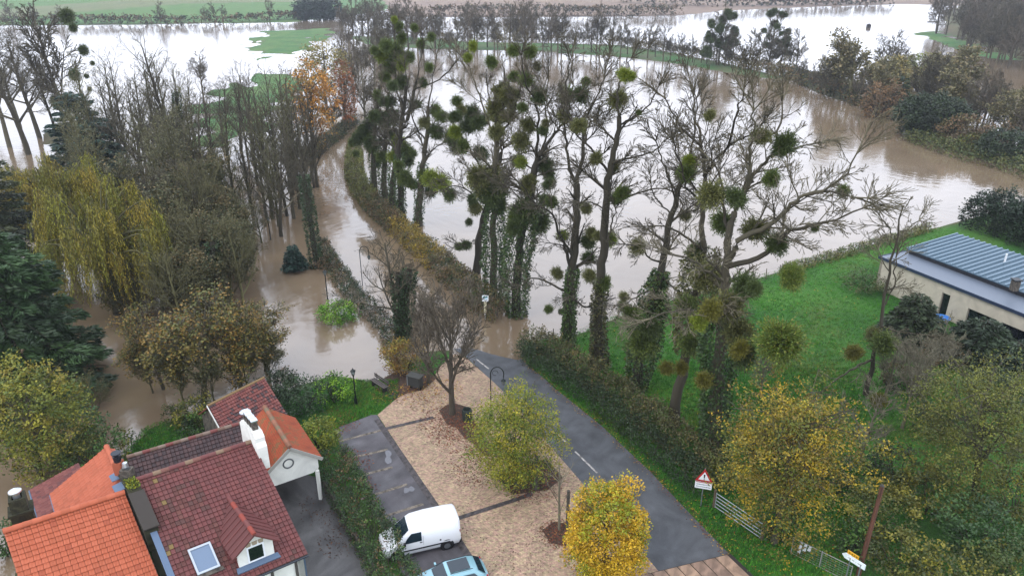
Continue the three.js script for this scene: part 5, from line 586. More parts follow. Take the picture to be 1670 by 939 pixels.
surveyed('mistletoe tree with a straight bare foot rising beside the hedge into an ivy mass', [1094, 700], [[1112, 615], [1124, 545], [1140, 455], [1149, 403]], [
  { p: [[1149, 403], [1145, 343], [1149, 287], [1145, 230], [1135, 195], [1131, 155]], r: .26, dz: 2 }, { p: [[1149, 287], [1163, 266], [1191, 230], [1205, 178], [1214, 143]], r: .17, dz: -2 }, { p: [[1146, 240], [1120, 215], [1100, 190], [1085, 160]], r: .13, dz: 3 }, { p: [[1149, 410], [1120, 385], [1095, 372], [1070, 368]], r: .12, dz: -2 }, { p: [[1150, 300], [1180, 310], [1200, 318]], r: .1, dz: 2 }, { p: [[1190, 235], [1222, 222], [1240, 205]], r: .09, dz: -3 }, { p: [[1147, 330], [1120, 305], [1110, 265], [1098, 230]], r: .11, dz: -2 },
], { r: .42, bark: BARK.dark, ivy: [{ p: [[1118, 575], [1128, 530], [1138, 470], [1146, 430], [1150, 405]], r: [.7, 1.2, 1.35, 1.3, .8], dens: 260, pal: pal('#4a4b26', '#3a4220', '#565530', '#5c5a34') }], balls: [[1158, 188, 11, 3], [1125, 262, 12, 0], [1120, 283, 15, 1], [1150, 450, 26, 3, -2], [1135, 410, 18, 1], [1112, 600, 12, 4, -2], [1088, 600, 15, 4, -3], [1118, 500, 20, 1, -2], [1130, 560, 22, 1, -2]] });
surveyed('mistletoe tree leaning right, its lower trunk thick with dark ivy on the lawn', [1036, 640], [[1050, 560], [1068, 480], [1081, 425], [1096, 350], [1110, 301], [1124, 270]], [
  { p: [[1110, 301], [1128, 250], [1134, 200], [1136, 160]], r: .14, dz: 2 }, { p: [[1081, 430], [1060, 420], [1040, 402], [1020, 398]], r: .1, dz: -2 }, { p: [[1076, 450], [1100, 470], [1122, 482]], r: .11, dz: -2 }, { p: [[1096, 350], [1075, 330], [1062, 300]], r: .08, dz: 2 }, { p: [[1105, 315], [1082, 268], [1070, 230]], r: .09, dz: -2 }, { p: [[1070, 470], [1045, 480], [1020, 495]], r: .08, dz: -2 },
], { r: .45, rEnd: .12, nt: 7, n1: 7, bark: BARK.dark, ivy: [{ base: true, p: [[1036, 640], [1046, 580], [1058, 525], [1068, 480], [1078, 440]], r: [.75, 1.25, 1.2, .95, .5], dens: 330, pal: IVY.concat(pal('#55562a')) }], balls: [[1040, 402, 14, 3], [1127, 266, 13, 0], [1116, 284, 14, 1], [1030, 512, 17, 1, -2], [1018, 484, 9, 3], [1016, 500, 10, 2], [1075, 460, 19, 2], [1072, 500, 22, 1], [1048, 560, 24, 1, -2], [1058, 535, 22, 2, -2], [1118, 352, 10, 3]] });
surveyed('mistletoe tree with a tall straight trunk on the lawn edge, ivy lower down', [978, 604], [[976, 520], [979, 447], [986, 400], [988, 334], [990, 304], [996, 267], [1006, 227], [1010, 189]], [
  { p: [[1010, 195], [1007, 150], [1018, 122], [1030, 95]], r: .13, dz: 1 }, { p: [[990, 325], [1027, 319], [1071, 307], [1099, 312]], r: .12, dz: -3 }, { p: [[1000, 264], [1039, 255], [1065, 247], [1090, 225]], r: .12, dz: 3 }, { p: [[992, 280], [961, 241], [938, 215], [925, 180]], r: .14, dz: 2 }, { p: [[955, 235], [953, 189], [968, 165], [985, 130]], r: .11, dz: 2, dz0: 1 }, { p: [[1008, 205], [1035, 190], [1060, 170], [1075, 140]], r: .1, dz: -2 }, { p: [[985, 410], [998, 372], [1004, 340]], r: .13, dz: -1 }, { p: [[990, 345], [965, 330], [945, 330]], r: .08, dz: -2 }, { p: [[979, 500], [955, 500], [938, 488]], r: .08, dz: -2 },
], { r: .46, rEnd: .17, nt: 8, bark: BARK.dark, ivy: [{ base: true, p: [[978, 604], [976, 560], [977, 500], [979, 460]], r: [.85, .65, .6, .45], dens: 320, pal: pal('#3c3f1e', '#4a4b26', '#2c3418', '#555030') }], balls: [[1020, 122, 13, 0], [1030, 124, 9, 0], [1008, 162, 17, 3], [995, 390, 14, 0], [1015, 315, 15, 1], [1005, 325, 13, 2], [985, 462, 14, 1], [1002, 270, 11, 3], [972, 258, 12, 3], [945, 205, 15, 3], [962, 450, 13, 3], [1042, 183, 5, 1], [975, 385, 9, 3]] });
surveyed('mistletoe tree with a forked ivy-green trunk just behind the hedge corner', [926, 566], [[930, 464], [935, 436], [941, 368], [941, 300]], [
  { p: [[941, 304], [950, 247], [954, 204], [964, 175], [984, 135], [992, 100]], r: .22, dz: 2 }, { p: [[940, 300], [924, 255], [924, 221], [918, 186], [924, 140], [930, 100]], r: .17, dz: -2 }, { p: [[933, 440], [924, 409], [910, 375], [897, 344], [876, 334], [850, 300]], r: .2, dz: -2 }, { p: [[929, 480], [893, 460], [866, 453], [850, 465]], r: .13, dz: -3 }, { p: [[945, 285], [965, 262], [985, 250]], r: .11, dz: -2 }, { p: [[955, 210], [975, 190], [1000, 175]], r: .1, dz: 3 }, { p: [[920, 220], [900, 195], [890, 160]], r: .1, dz: 2 }, { p: [[930, 480], [950, 500], [970, 496]], r: .07, dz: -2 },
], { r: .45, rEnd: .26, bark: BARK.dark, ivy: [{ base: true, p: [[926, 566], [928, 520], [931, 464], [935, 436]], r: [.6, .6, .55, .45], dens: 360, pal: pal('#3a4f20', '#2f4219', '#466024') }], balls: [[918, 384, 11, 0], [900, 330, 13, 1], [888, 327, 12, 2], [909, 446, 11, 3], [895, 504, 8, 1], [915, 508, 6, 2], [958, 395, 14, 2], [960, 420, 14, 1], [956, 340, 11, 3], [956, 133, 8, 1], [948, 155, 14, 2], [925, 155, 13, 1], [920, 190, 12, 3], [890, 200, 8, 3], [940, 205, 14, 3], [965, 380, 12, 3]] });
surveyed('mistletoe tree with a broad ivy column foot beside the bus stop', [842, 514], [[845, 440], [848, 402], [857, 361], [866, 320], [874, 267], [884, 247]], [
  { p: [[884, 248], [901, 224], [915, 204], [927, 181], [935, 140]], r: .22, dz: 2 }, { p: [[876, 262], [876, 221], [878, 181], [864, 149], [855, 123], [850, 90]], r: .18, dz: -2 }, { p: [[884, 246], [893, 215], [888, 175], [895, 130]], r: .14, dz: 1 }, { p: [[866, 320], [845, 312], [825, 305]], r: .1, dz: -2 }, { p: [[870, 290], [900, 278], [925, 275]], r: .08, dz: -2 }, { p: [[870, 280], [850, 258], [835, 235]], r: .1, dz: 3 }, { p: [[915, 205], [940, 195], [965, 190]], r: .08, dz: 2 },
], { r: .45, rEnd: .28, bark: BARK.dark, ivy: [{ base: true, p: [[842, 514], [841, 470], [843, 420], [852, 370], [864, 330]], r: [.9, 1.25, 1.3, 1.5, .6], dens: 320, pal: IVY.concat(pal('#4a5528')) }], balls: [[862, 300, 18, 3], [890, 270, 16, 2], [850, 265, 12, 0], [895, 285, 12, 2], [858, 345, 24, 2], [880, 360, 24, 2], [845, 350, 20, 1], [838, 372, 16, 2], [850, 230, 16, 3], [862, 205, 14, 3], [880, 158, 15, 2], [886, 213, 10, 2], [865, 85, 11, 1], [838, 82, 11, 1], [858, 130, 13, 1], [876, 108, 8, 3], [838, 125, 9, 1], [852, 175, 10, 1], [895, 300, 12, 2]] });
surveyed('mistletoe tree wrapped in ivy from foot to fork, standing in the flood', [804, 490], [[805, 402], [806, 334], [809, 244], [818, 175]], [
  { p: [[818, 178], [826, 146], [820, 112], [826, 85]], r: .15, dz: 1 }, { p: [[810, 235], [795, 190], [780, 150], [765, 110], [755, 95]], r: .14, dz: 2 }, { p: [[812, 220], [835, 195], [845, 160], [850, 125]], r: .14, dz: -2 }, { p: [[806, 300], [780, 290], [760, 270]], r: .1, dz: -2 }, { p: [[808, 270], [835, 262], [850, 250]], r: .09, dz: -2 },
], { r: .4, bark: BARK.grey, ivy: [{ base: true, p: [[804, 490], [804, 430], [806, 370], [806, 320]], r: [.85, 1.1, 1.1, .7], dens: 330 }], balls: [[801, 101, 11, 1], [771, 75, 9, 0], [763, 94, 8, 0], [818, 150, 17, 3], [840, 155, 10, 1], [835, 175, 10, 1], [810, 180, 18, 3], [830, 155, 18, 3], [800, 295, 26, 3], [780, 290, 20, 3], [805, 315, 26, 2], [790, 310, 20, 2], [812, 335, 18, 1], [845, 262, 12, 0], [810, 215, 14, 3], [828, 190, 13, 3]] });
surveyed('mistletoe tree with a leaning dark trunk and a long left limb over the flood', [773, 446], [[784, 375], [796, 327], [806, 285], [823, 238]], [
  { p: [[823, 240], [849, 221], [858, 195], [862, 160]], r: .15, dz: 2 }, { p: [[790, 345], [767, 314], [740, 303], [715, 312]], r: .13, dz: -2 }, { p: [[800, 300], [770, 250], [755, 225], [742, 205]], r: .15, dz: 2 }, { p: [[818, 245], [812, 210], [800, 180], [795, 140]], r: .13, dz: -2 }, { p: [[784, 380], [770, 395], [750, 400]], r: .07, dz: -2 },
], { r: .45, bark: BARK.dark, balls: [[775, 340, 13, 3], [765, 362, 7, 2], [770, 325, 10, 2], [742, 215, 13, 0], [755, 240, 12, 1], [770, 185, 16, 2], [780, 200, 14, 2], [765, 205, 14, 2], [790, 195, 11, 2], [752, 178, 9, 3], [785, 250, 13, 2], [760, 400, 9, 2], [748, 402, 8, 1], [742, 190, 12, 2], [745, 165, 10, 1]] });
const farRow = [
  ['mistletoe tree in the far dense cluster with a mistletoe limb hanging over the flood', [679, 368], [[686, 304], [690, 265], [696, 219], [698, 173]], [{ p: [[698, 178], [705, 130], [712, 90]], r: .15 }, { p: [[688, 300], [715, 300], [735, 312]], r: .12, dz: -3 }, { p: [[696, 220], [722, 200], [745, 190]], r: .1 }, { p: [[694, 230], [675, 200], [668, 160], [660, 110]], r: .14 }, { p: [[690, 262], [725, 232], [760, 240]], r: .12 }], [[702, 290, 15, 0, -3], [718, 298, 16, 0, -3], [733, 318, 12, 1, -3], [690, 288, 12, 1], [702, 312, 11, 2], [672, 300, 12, 1], [660, 290, 14, 1], [712, 215, 14, 2], [735, 225, 14, 2], [720, 190, 12, 1], [745, 235, 16, 1], [740, 218, 12, 0], [710, 180, 10, 1], [692, 200, 10, 3], [700, 110, 9, 1]]],
  ['mistletoe tree in the far dense cluster carrying the most mistletoe in its top', [639, 338], [[642, 281], [648, 235], [664, 192], [678, 135]], [{ p: [[660, 200], [648, 150], [645, 95], [643, 50]], r: .17 }, { p: [[676, 140], [685, 100], [690, 70]], r: .13 }, { p: [[650, 230], [625, 190], [610, 160]], r: .12 }, { p: [[676, 145], [715, 130], [745, 100], [755, 85]], r: .13 }], [[643, 32, 6, 0], [651, 43, 8, 1], [676, 45, 7, 1], [655, 62, 10, 1], [630, 75, 12, 1], [645, 85, 14, 1], [622, 90, 12, 0], [655, 105, 12, 0], [668, 92, 10, 1], [637, 108, 12, 1], [686, 72, 8, 1], [703, 60, 7, 1], [610, 82, 8, 1], [628, 125, 10, 1], [690, 135, 9, 2], [615, 155, 9, 1], [660, 245, 14, 1], [650, 232, 12, 0], [640, 255, 10, 0], [665, 262, 11, 1], [672, 250, 10, 1], [640, 190, 14, 2], [610, 190, 11, 2], [655, 135, 12, 2]]],
  ['slim mistletoe tree in the far dense cluster with a bare dark stem', [655, 356], [[652, 300], [650, 250], [656, 200], [662, 140]], [{ p: [[658, 190], [680, 160], [692, 120]], r: .1 }, { p: [[654, 215], [632, 180], [622, 140]], r: .1 }], [[640, 140, 11, 2], [678, 170, 9, 2], [625, 165, 9, 2], [650, 270, 10, 1]]],
  ['ivy-clad mistletoe tree nearest the bend of the flooded road', [611, 318], [[609, 258], [612, 200], [618, 140]], [{ p: [[612, 205], [596, 180], [586, 150]], r: .1 }, { p: [[616, 160], [626, 120], [628, 80]], r: .1 }], [[595, 215, 14, 2], [585, 225, 12, 2], [602, 205, 12, 2], [580, 250, 7, 1], [574, 232, 7, 1], [612, 190, 10, 2], [605, 235, 15, 2], [614, 265, 10, 1]]],
  ['ivy-clad mistletoe tree with a thin stem inside the far cluster', [626, 323], [[627, 265], [628, 210], [634, 150]], [{ p: [[630, 190], [645, 160], [650, 110]], r: .1 }, { p: [[628, 215], [612, 190]], r: .08 }], [[622, 255, 10, 1], [628, 195, 13, 2], [637, 165, 10, 2], [642, 220, 11, 2]]],
];
for (const [lab, b, tr, lm, bl] of farRow) surveyed(lab, b, tr, lm, { r: .5, rEnd: .2, nt: 7, n1: 7, bark: BARK.dark, ivy: [{ base: true, p: [b, tr[0], tr[1]], r: [.6, .75, .6], dens: 150 }], balls: bl });
// ------------------------------------------------------------------ other trees
const VAR = {}; const variant = (key, form, H, r, bark, seeds, leaves, opt) => VAR[key] = seeds.map(s => Object.assign(treeGeo(form, H, r, bark, s, leaves, opt), { H }));
variant('broad', 'broad', 16, .3, BARK.grey, [101, 102, 103]); variant('tall', 'tall', 20, .27, BARK.grey, [111, 112, 113]); variant('olive', 'broad', 11, .2, BARK.olive, [121, 122]); variant('pale', 'broad', 8, .15, BARK.pale, [131, 132]); variant('vase', 'vase', 9, .2, BARK.rose, [141, 142]);
variant('farRose', 'far', 16, .3, BARK.rose, [151, 152, 153]); variant('farAsh', 'far', 16, .3, BARK.grey, [161, 162, 163]); variant('farGrey', 'far', 16, .3, BARK.grey, [171, 172]);
variant('farWillow', 'far', 12, .3, BARK.olive, [181, 182], { n: 2, size: .5, spread: .5, thin: .45, pal: pal('#6e6648', '#625e40', '#786c52', '#5a583c') });
variant('ivytall', 'tall', 18, .3, BARK.olive, [201, 202], { n: 2, size: .2, spread: .4, thin: .3, pal: pal('#4d4f30', '#5a5838', '#44482c', '#625c3c') }); variant('brush', 'vase', 6, .1, BARK.olive, [211, 212], { n: 2, size: .17, spread: .3, thin: .2, pal: pal('#4c4d30', '#5a5638', '#3f452a', '#66583a') });
variant('sparse', 'broad', 8, .17, BARK.grey, [191], { n: 4, size: .16, spread: .3, thin: .25, droop: .3, pal: pal('#6a5c24', '#5a5826', '#7c6026', '#4c5024', '#70642a') });
let vi = 0;
function place(key, px, py, top, name, label, cat, group, R) { const p = G(px, py), y = hgt(p.x, p.z); p.y = Math.max(-.7, y); const tp = AT(px, top, -p.z), v = VAR[key], q = v[vi++ % v.length], s = (tp.y - p.y) / q.H; const g = makeTree(name, label, cat, group, p, q, s, (vi * 2.4) % 6.28, ['farWillow', 'sparse', 'ivytall', 'brush'].includes(key)); g.scale.x *= .9 + (vi * .37 % 1) * .35; g.scale.z = g.scale.x; return g; }
const setOf = (name, label, cat, list, own) => list.map(([k, x, y, t], i) => place(k, x, y, t, name, own ? own[i] : label, cat, label));
setOf('bare_tree', 'slim grey bare tree standing in flood between the lamp posts and the flooded road', 'tree', [['tall', 420, 300, 95], ['tall', 445, 338, 118], ['tall', 468, 352, 135], ['tall', 490, 332, 108], ['tall', 518, 305, 120], ['tall', 403, 255, 105], ['tall', 437, 292, 150], ['tall', 472, 300, 95], ['broad', 458, 385, 215], ['tall', 500, 360, 180]]);
{ const R = RNG(55), A = [], B = [], C2 = []; for (let k = 0; k < 24; k++) { const x = R.r(140, 385), y = R.r(250, 400); A.push(['ivytall', x, y, y - R.r(130, 200)]); } for (let k = 0; k < 44; k++) { const x = R.r(205, 410), y = R.r(330, 540); B.push(['brush', x, y, y - R.r(60, 120)]); } for (let k = 0; k < 12; k++) { const x = R.r(400, 520), y = R.r(285, 375); C2.push([k % 2 ? 'ivytall' : 'tall', x, y, y - R.r(140, 200)]); }
setOf('ivy_grove_tree', 'olive tinged ivy-flecked tree filling the flooded grove behind the willow', 'tree', A); setOf('flooded_brush', 'brushy olive thicket growing up under the flooded grove trees', 'shrub', B); setOf('slim_grove_tree', 'slim tree crowding the flooded strip left of the road hedge', 'tree', C2); }
setOf('meadow_edge_tree', 'slim bare tree at the edge of the flooded green meadow', 'tree', [['tall', 322, 255, 110], ['tall', 345, 262, 95], ['tall', 372, 270, 120], ['broad', 392, 245, 120], ['tall', 300, 250, 100], ['tall', 412, 262, 100], ['broad', 362, 235, 130], ['tall', 450, 262, 90], ['tall', 480, 270, 110], ['tall', 268, 262, 95]]);
setOf('garden_brush', 'low olive brush under the half bare trees in the flooded garden', 'shrub', [['brush', 250, 640, 560], ['brush', 300, 662, 570], ['brush', 352, 668, 575], ['brush', 405, 640, 560], ['brush', 440, 622, 560]]);
setOf('small_bare_tree', 'small bare tree alone in flood water near the far lantern', 'tree', [['olive', 398, 362, 284], ['olive', 427, 396, 320]], ['small bare tree standing apart in flood water behind the far lantern', 'small leaning bare tree in flood water just beside the far lantern']);
setOf('bare_tree', 'tall grey bare tree of the flooded grove behind the yellow willow', 'tree', [['tall', 290, 300, 40], ['tall', 215, 290, 72], ['tall', 250, 300, 95], ['tall', 190, 285, 105], ['broad', 235, 312, 125], ['broad', 330, 300, 140], ['tall', 350, 332, 160], ['broad', 275, 335, 170], ['broad', 310, 345, 185], ['olive', 360, 405, 235], ['broad', 300, 420, 250], ['olive', 330, 432, 262], ['broad', 262, 420, 262], ['tall', 232, 380, 230]]);
setOf('bare_tree', 'dark spreading bare tree before the far white flood behind the cedar', 'tree', [['broad', 15, 240, 8], ['broad', 46, 252, 12], ['broad', 64, 225, 40], ['broad', 32, 205, 35], ['tall', 90, 215, 55]], ['widest spreading bare tree behind the dark cedar top', 'spreading bare tree behind the dark cedar with the tallest crown', 'spreading bare tree between the mistletoe tree and the cedar', 'bare tree farthest out in the white flood behind the cedar', 'upright bare tree close beside the far mistletoe tree']);
setOf('ivy_bare_tree', 'olive grey bare tree with fine twigs beside the flooded green lane', 'tree', [['olive', 345, 512, 322], ['olive', 305, 548, 385], ['olive', 292, 482, 325], ['olive', 398, 512, 362], ['olive', 265, 505, 365]], ['olive grey bare tree around the ivy-wrapped leaning trunk', 'low olive grey bare tree behind the half bare trees', 'tall olive grey bare tree at the edge of the brushy grove', 'olive grey bare tree spreading over the open brown flood', 'olive grey bare tree right beside the yellow willow skirt']);
setOf('sparse_leaf_tree', 'half bare tree with thin yellow-brown leaves behind the maroon outbuilding roof', 'tree', [['sparse', 330, 662, 478], ['sparse', 268, 635, 500], ['sparse', 392, 630, 488], ['sparse', 432, 606, 500]], ['largest half bare yellow-brown tree behind the outbuilding roof', 'half bare yellow-brown tree over the open flooded garden', 'half bare yellow-brown tree directly behind the outbuilding roof peak', 'smallest half bare yellow-brown tree, out in the flood by the dark bush']);
place('olive', 166, 690, 598, 'small_dark_tree', 'small dark bare tree with a crooked trunk in the flooded garden', 'tree');
setOf('grey_twig_tree', 'pale grey twiggy bare tree between the lawn and the yellow shrubs', 'tree', [['pale', 1402, 762, 628], ['pale', 1470, 705, 545], ['pale', 1500, 660, 520], ['pale', 1440, 660, 540], ['pale', 1545, 620, 545], ['pale', 1240, 650, 560]], ['pale grey twiggy tree between the yellow maple and the olive thicket', 'tallest pale grey twiggy tree below the dark evergreen', 'pale grey twiggy tree near the blue tub', 'pale grey twiggy tree beside the thin tall bare conifer', 'small pale grey twiggy tree under the cream building windows', 'pale grey twiggy tree on the lawn above the yellow maple']);
setOf('multi_stem_tree', 'rosy brown bare tree with many upright stems at the edge of the paved car park', 'tree', [['vase', 738, 682, 486], ['vase', 699, 630, 488]], ['rosy brown bare tree with many upright stems beside the litter bin', 'rosy brown bare tree with upright stems beside the information stand']);
place('broad', 656, 556, 372, 'ivy_fork_tree', 'bare tree with twin ivy-covered stems standing in the flood beside the hedge line', 'tree');
// ivy on particular trunks
function ivyThing(px, py, stems, label) { const p = G(px, py); p.y = Math.max(-.3, hgt(p.x, p.z)); const g = thing('ivy_column', label, 'ivy', p), gb = new GB(), w = new GB(), R = RNG(px); for (const st of stems) { const pts = [V3(0, 0, 0), ...st.map(q => AT(q[0], q[1], -p.z).sub(p))]; const rad = pts.map((_, i) => (i === 0 ? .65 : .85 - .4 * i / pts.length)); ivyOn(gb, pts, rad, 420, pal('#26391c', '#2f4725', '#203017'), R, .18); w.tube(pts, rad.map(r => r * .4), 7, BARK.dark[0]); } part(g, 'trunk', w.build(), M_BARK); part(g, 'ivy', gb.build(), M_LEAF); return g; }
ivyThing(657, 556, [[[653, 500], [648, 445]], [[662, 500], [668, 440]]], 'ivy sleeves on the two stems of the fork tree beside the hedge line');
ivyThing(516, 436, [[[510, 390], [503, 340], [494, 285]]], 'tall pointed column of ivy standing in the flood beside the low hedge'); ivyThing(357, 512, [[[352, 450], [346, 395]]], 'ivy-wrapped leaning trunk in the flood behind the half bare trees'); ivyThing(291, 300, [[[290, 220], [287, 150]]], 'dark ivy-wrapped trunk of the tallest grey grove tree');
// leaf crowns measured as an ellipse
function leafTree(name, label, px, py, rect, palette, o = {}) {
  const p = G(px, py), R = RNG(px + py * 3); p.y = o.y ?? Math.max(-.3, hgt(p.x, p.z)); const d = -p.z, a = AT(rect[0], (rect[1] + rect[3]) / 2, d), b = AT(rect[2], (rect[1] + rect[3]) / 2, d), t = AT(px, rect[1], d), u = AT(px, Math.min(rect[3], py - 4), d); const c = V3((a.x + b.x) / 2, (t.y + u.y) / 2, p.z).sub(p), r = V3((b.x - a.x) / 2, (t.y - u.y) / 2, (b.x - a.x) / 2 * (o.deep || .95));
  const g = thing(name, label, o.cat || 'tree', p, o.group), W = new GB(), gb = new GB(), bark = o.bark || BARK.grey; const top = V3(c.x, c.y + r.y * .55, c.z), tr = o.tr || .16; W.tube([V3(0, -.25, 0), V3(c.x * .4, c.y * .5, R.s(.1)), V3(c.x, c.y, c.z), top], [tr * 1.2, tr, tr * .7, tr * .25], 8, bark[0]);
  for (let k = 0; k < (o.limbs || 22); k++) { const f = R.r(.25, .95), s = V3(c.x * f, top.y * f, c.z * f), an = R() * 6.283, e = V3(c.x + Math.cos(an) * r.x * R.r(.5, .95), c.y + r.y * R.r(-.45, .9), c.z + Math.sin(an) * r.z * R.r(.5, .95)); if (e.y < s.y) e.y = s.y + .3; const m = s.clone().lerp(e, .5).add(V3(R.s(.2), .25, R.s(.2))); W.tube([s, m, e], [tr * .35, tr * .22, tr * .07], 5, jit(R.pick(bark), R)); for (let j = 0; j < 7; j++) { const q = m.clone().lerp(e, R()); gb.tube([q, q.clone().add(V3(R.s(.7), R.r(0, .6), R.s(.7)))], [tr * .08, tr * .03], 3, jit(R.pick(bark), R)); } }
  const area = r.x * r.z + r.x * r.y * 1.6; clumps(gb, c, r, Math.round(area * (o.dens || 13)), o.per || 22, o.cr || .34, o.size || .15, palette, R, { shell: o.shell ?? .45, rough: o.rough || .6 }); part(g, 'trunk', W.build(), M_BARK); part(g, 'crown', gb.build(), M_LEAF); return g;
}
leafTree('golden_tree', 'small rounded golden yellow tree at the near edge of the road', 987, 962, [922, 790, 1056, 948], pal('#c09a1a', '#b8961c', '#b8901a', '#9c941c', '#7c841c', '#b88c1c'), { dens: 66, per: 26, size: .125, cr: .26, shell: .5, tr: .12, rough: .55 });
leafTree('lime_tree', 'loose yellow-green lime tree between the car park and the road', 842, 798, [762, 628, 916, 796], pal('#6a7616', '#807f18', '#586a16', '#90861a', '#485a14'), { dens: 36, per: 24, size: .12, cr: .36, shell: .25, tr: .11 });
leafTree('young_street_tree', 'thin nearly leafless young tree in a leaf-littered bed by the road', 912, 872, [876, 730, 948, 850], pal('#7d7a30', '#6a5a30'), { dens: 1.2, per: 5, size: .12, limbs: 12, tr: .07, bark: BARK.pale });
leafTree('yellow_maple', 'large yellow maple with ivy at its foot beside the field gate', 1262, 892, [1172, 622, 1408, 850], pal('#a88a16', '#8a7a18', '#5a6018', '#6c5a1e', '#485016', '#9c8416', '#70661a'), { dens: 23, per: 28, size: .14, cr: .4, shell: .25, tr: .2, limbs: 34, rough: 1.2 });
leafTree('olive_willow', 'broad olive green tree with pale leaves in front of the cream building', 1590, 812, [1492, 582, 1700, 790], pal('#5e621e', '#525a20', '#6c6e26', '#444e1a', '#5a561e'), { dens: 19, per: 28, size: .13, cr: .42, shell: .3, tr: .2, limbs: 34 });
leafTree('garden_leaf_tree', 'green tree turning yellow in the flooded garden beside the orange house', 62, 778, [-30, 582, 132, 770], pal('#5a6420', '#6f7324', '#87822a', '#48561e', '#7a6e24'), { dens: 17, per: 24, size: .18, cr: .4, shell: .35, tr: .16 });
leafTree('orange_tree', 'orange autumn tree beside the far flooded road', 510, 252, [468, 94, 548, 235], pal('#a0702a', '#b07c2c', '#946428', '#80642c', '#a8742a'), { dens: 2.6, per: 16, size: .5, cr: .8, shell: .25, tr: .3 });
leafTree('rusty_conical_tree', 'rusty brown conical tree beside the orange autumn tree', 562, 215, [541, 95, 583, 205], pal('#7d4a2c', '#8a5430', '#6c4228', '#74523a'), { dens: 3, per: 16, size: .45, cr: .7, shell: .3, tr: .28 });
leafTree('tan_willow', 'tan rounded willow far up the flooded road', 530, 165, [486, 62, 572, 160], pal('#7d7346', '#8a7c4c', '#6c683e'), { dens: 2.2, per: 14, size: .5, cr: .9, shell: .3, tr: .3 });
// weeping willows: arching limbs with hanging leafy strands
function willow(label, px, py, top, hw, seed) { const p = G(px, py); p.y = hgt(p.x, p.z); const tp = AT(px, top, -p.z), H = tp.y - p.y, R = RNG(seed), g = thing('weeping_willow', label, 'tree', p, null), W = new GB(), gb = new GB(), P = pal('#6f7020', '#827c26', '#92862a', '#585c1e', '#9a862a', '#7a6a26', '#8a8a2a'); W.tube([V3(0, -.4, 0), V3(R.s(.2), H * .18, 0), V3(.1, H * .34, .1)], [.42, .33, .26], 10, BARK.dark[0]);
  for (let k = 0; k < 46; k++) { const lp = R.pick(P), subs = [R.r(.4, 1), R.r(.4, 1), R.r(.6, 1), 1], an = k * 2.4, q = Math.sqrt(R.r(.05, 1)), hh = H * R.r(.62, 1) * (1.06 - q * .25), e = V3(Math.cos(an) * hw * q, hh, Math.sin(an) * hw * q), b = V3(0, H * R.r(.14, .32), 0), cv = new THREE.CatmullRomCurve3([b, b.clone().lerp(e, .45).add(V3(0, H * .16, 0)), e, e.clone().multiplyScalar(1.1).add(V3(0, -H * .07, 0))]), pts = cv.getPoints(9); W.tube(pts, pts.map((_, i) => .13 - .011 * i), 5, jit(R.pick(BARK.olive), R));
    for (let s = 0; s < 40; s++) { const o = cv.getPoint(R.pick(subs)).add(V3(R.s(.6), R.s(.4), R.s(.6))), len = R.r(.2, .62) * Math.min(H * .6, o.y), c0 = jit(R() < .7 ? lp : R.pick(P), R, .25), dx = R.s(.16) + Math.cos(an) * .12, dz = R.s(.16) + Math.sin(an) * .12, n = Math.round(len / .13); gb.tube([o, o.clone().add(V3(dx * len, -len, dz * len))], [.012, .006], 3, BARK.olive[0]); for (let j = 0; j < n; j++) { const t = j / n; gb.leaf(o.x + dx * len * t + R.s(.07), o.y - len * t, o.z + dz * len * t + R.s(.07), R.s(.55), -.8, R.s(.55), R.r(.2, .36), .075, jit(c0, R, .2), R); } } }
  part(g, 'trunk', W.build(), M_BARK); part(g, 'crown', gb.build(), M_LEAF); }
willow('yellow-green weeping willow standing in the brown flood', 190, 512, 286, 5.6, 301); willow('yellow-brown weeping willow half behind the front willow', 112, 430, 234, 5.6, 302);
// cedars and conifers: tiers of flat needle sprays
function conifer(name, label, px, py, top, hw, P, o = {}) { const p = G(px, py); p.y = Math.max(-.3, hgt(p.x, p.z)); const H = AT(px, top, -p.z).y - p.y, R = RNG(px * 3 + py), g = thing(name, label, 'tree', p, o.group), W = new GB(), gb = new GB(), nb = o.nb || 70; W.tube([V3(0, -.3, 0), V3(0, H * .5, 0), V3(0, H * .98, 0)], [.03 * H * .6, .012 * H, .02], 9, BARK.dark[1]);
  for (let k = 0; k < nb; k++) { const f = .06 + .94 * (k + R()) / nb, y = H * f, len = hw * (1 - f) ** (o.pw || .75) * R.r(.75, 1.15) + .25, an = k * 2.4 + R.s(.4), dr = o.droop ?? .12, d = V3(Math.cos(an), 0, Math.sin(an)), b = V3(0, y, 0), e = V3(d.x * len, y - len * dr + (o.rise || 0) * len, d.z * len); W.tube([b, b.clone().lerp(e, .6).add(V3(0, len * .06, 0)), e], [.05 + .012 * len, .03, .01], 4, BARK.dark[0]); const n = Math.round(len * (o.dens || 34)), c0 = R.pick(P);
    for (let j = 0; j < n; j++) { const t = Math.sqrt(R()), sp = len * .34 * (1.15 - t * .75), s = R.s(sp), x = d.x * len * t - d.z * s, z = d.z * len * t + d.x * s, yy = y - len * dr * t + (o.rise || 0) * len * t + R.s(.16) - Math.abs(s) * .16; const sg = Math.sign(s) * .7; let ex = d.x * .7 - d.z * sg + R.s(.4), ey = R.s(.22) - .14, ez = d.z * .7 + d.x * sg + R.s(.4); const m = Math.hypot(ex, ey, ez); gb.leaf(x, yy, z, ex / m, ey / m, ez / m, R.r(.3, .6) * (o.leaf || 1), R.r(.09, .17) * (o.leaf || 1), jit(c0, R, .3), R); } }
  part(g, 'trunk', W.build(), M_BARK); part(g, 'crown', gb.build(), M_LEAF); return g; }
const CED = pal('#28401f', '#304a26', '#22361b', '#38522a');
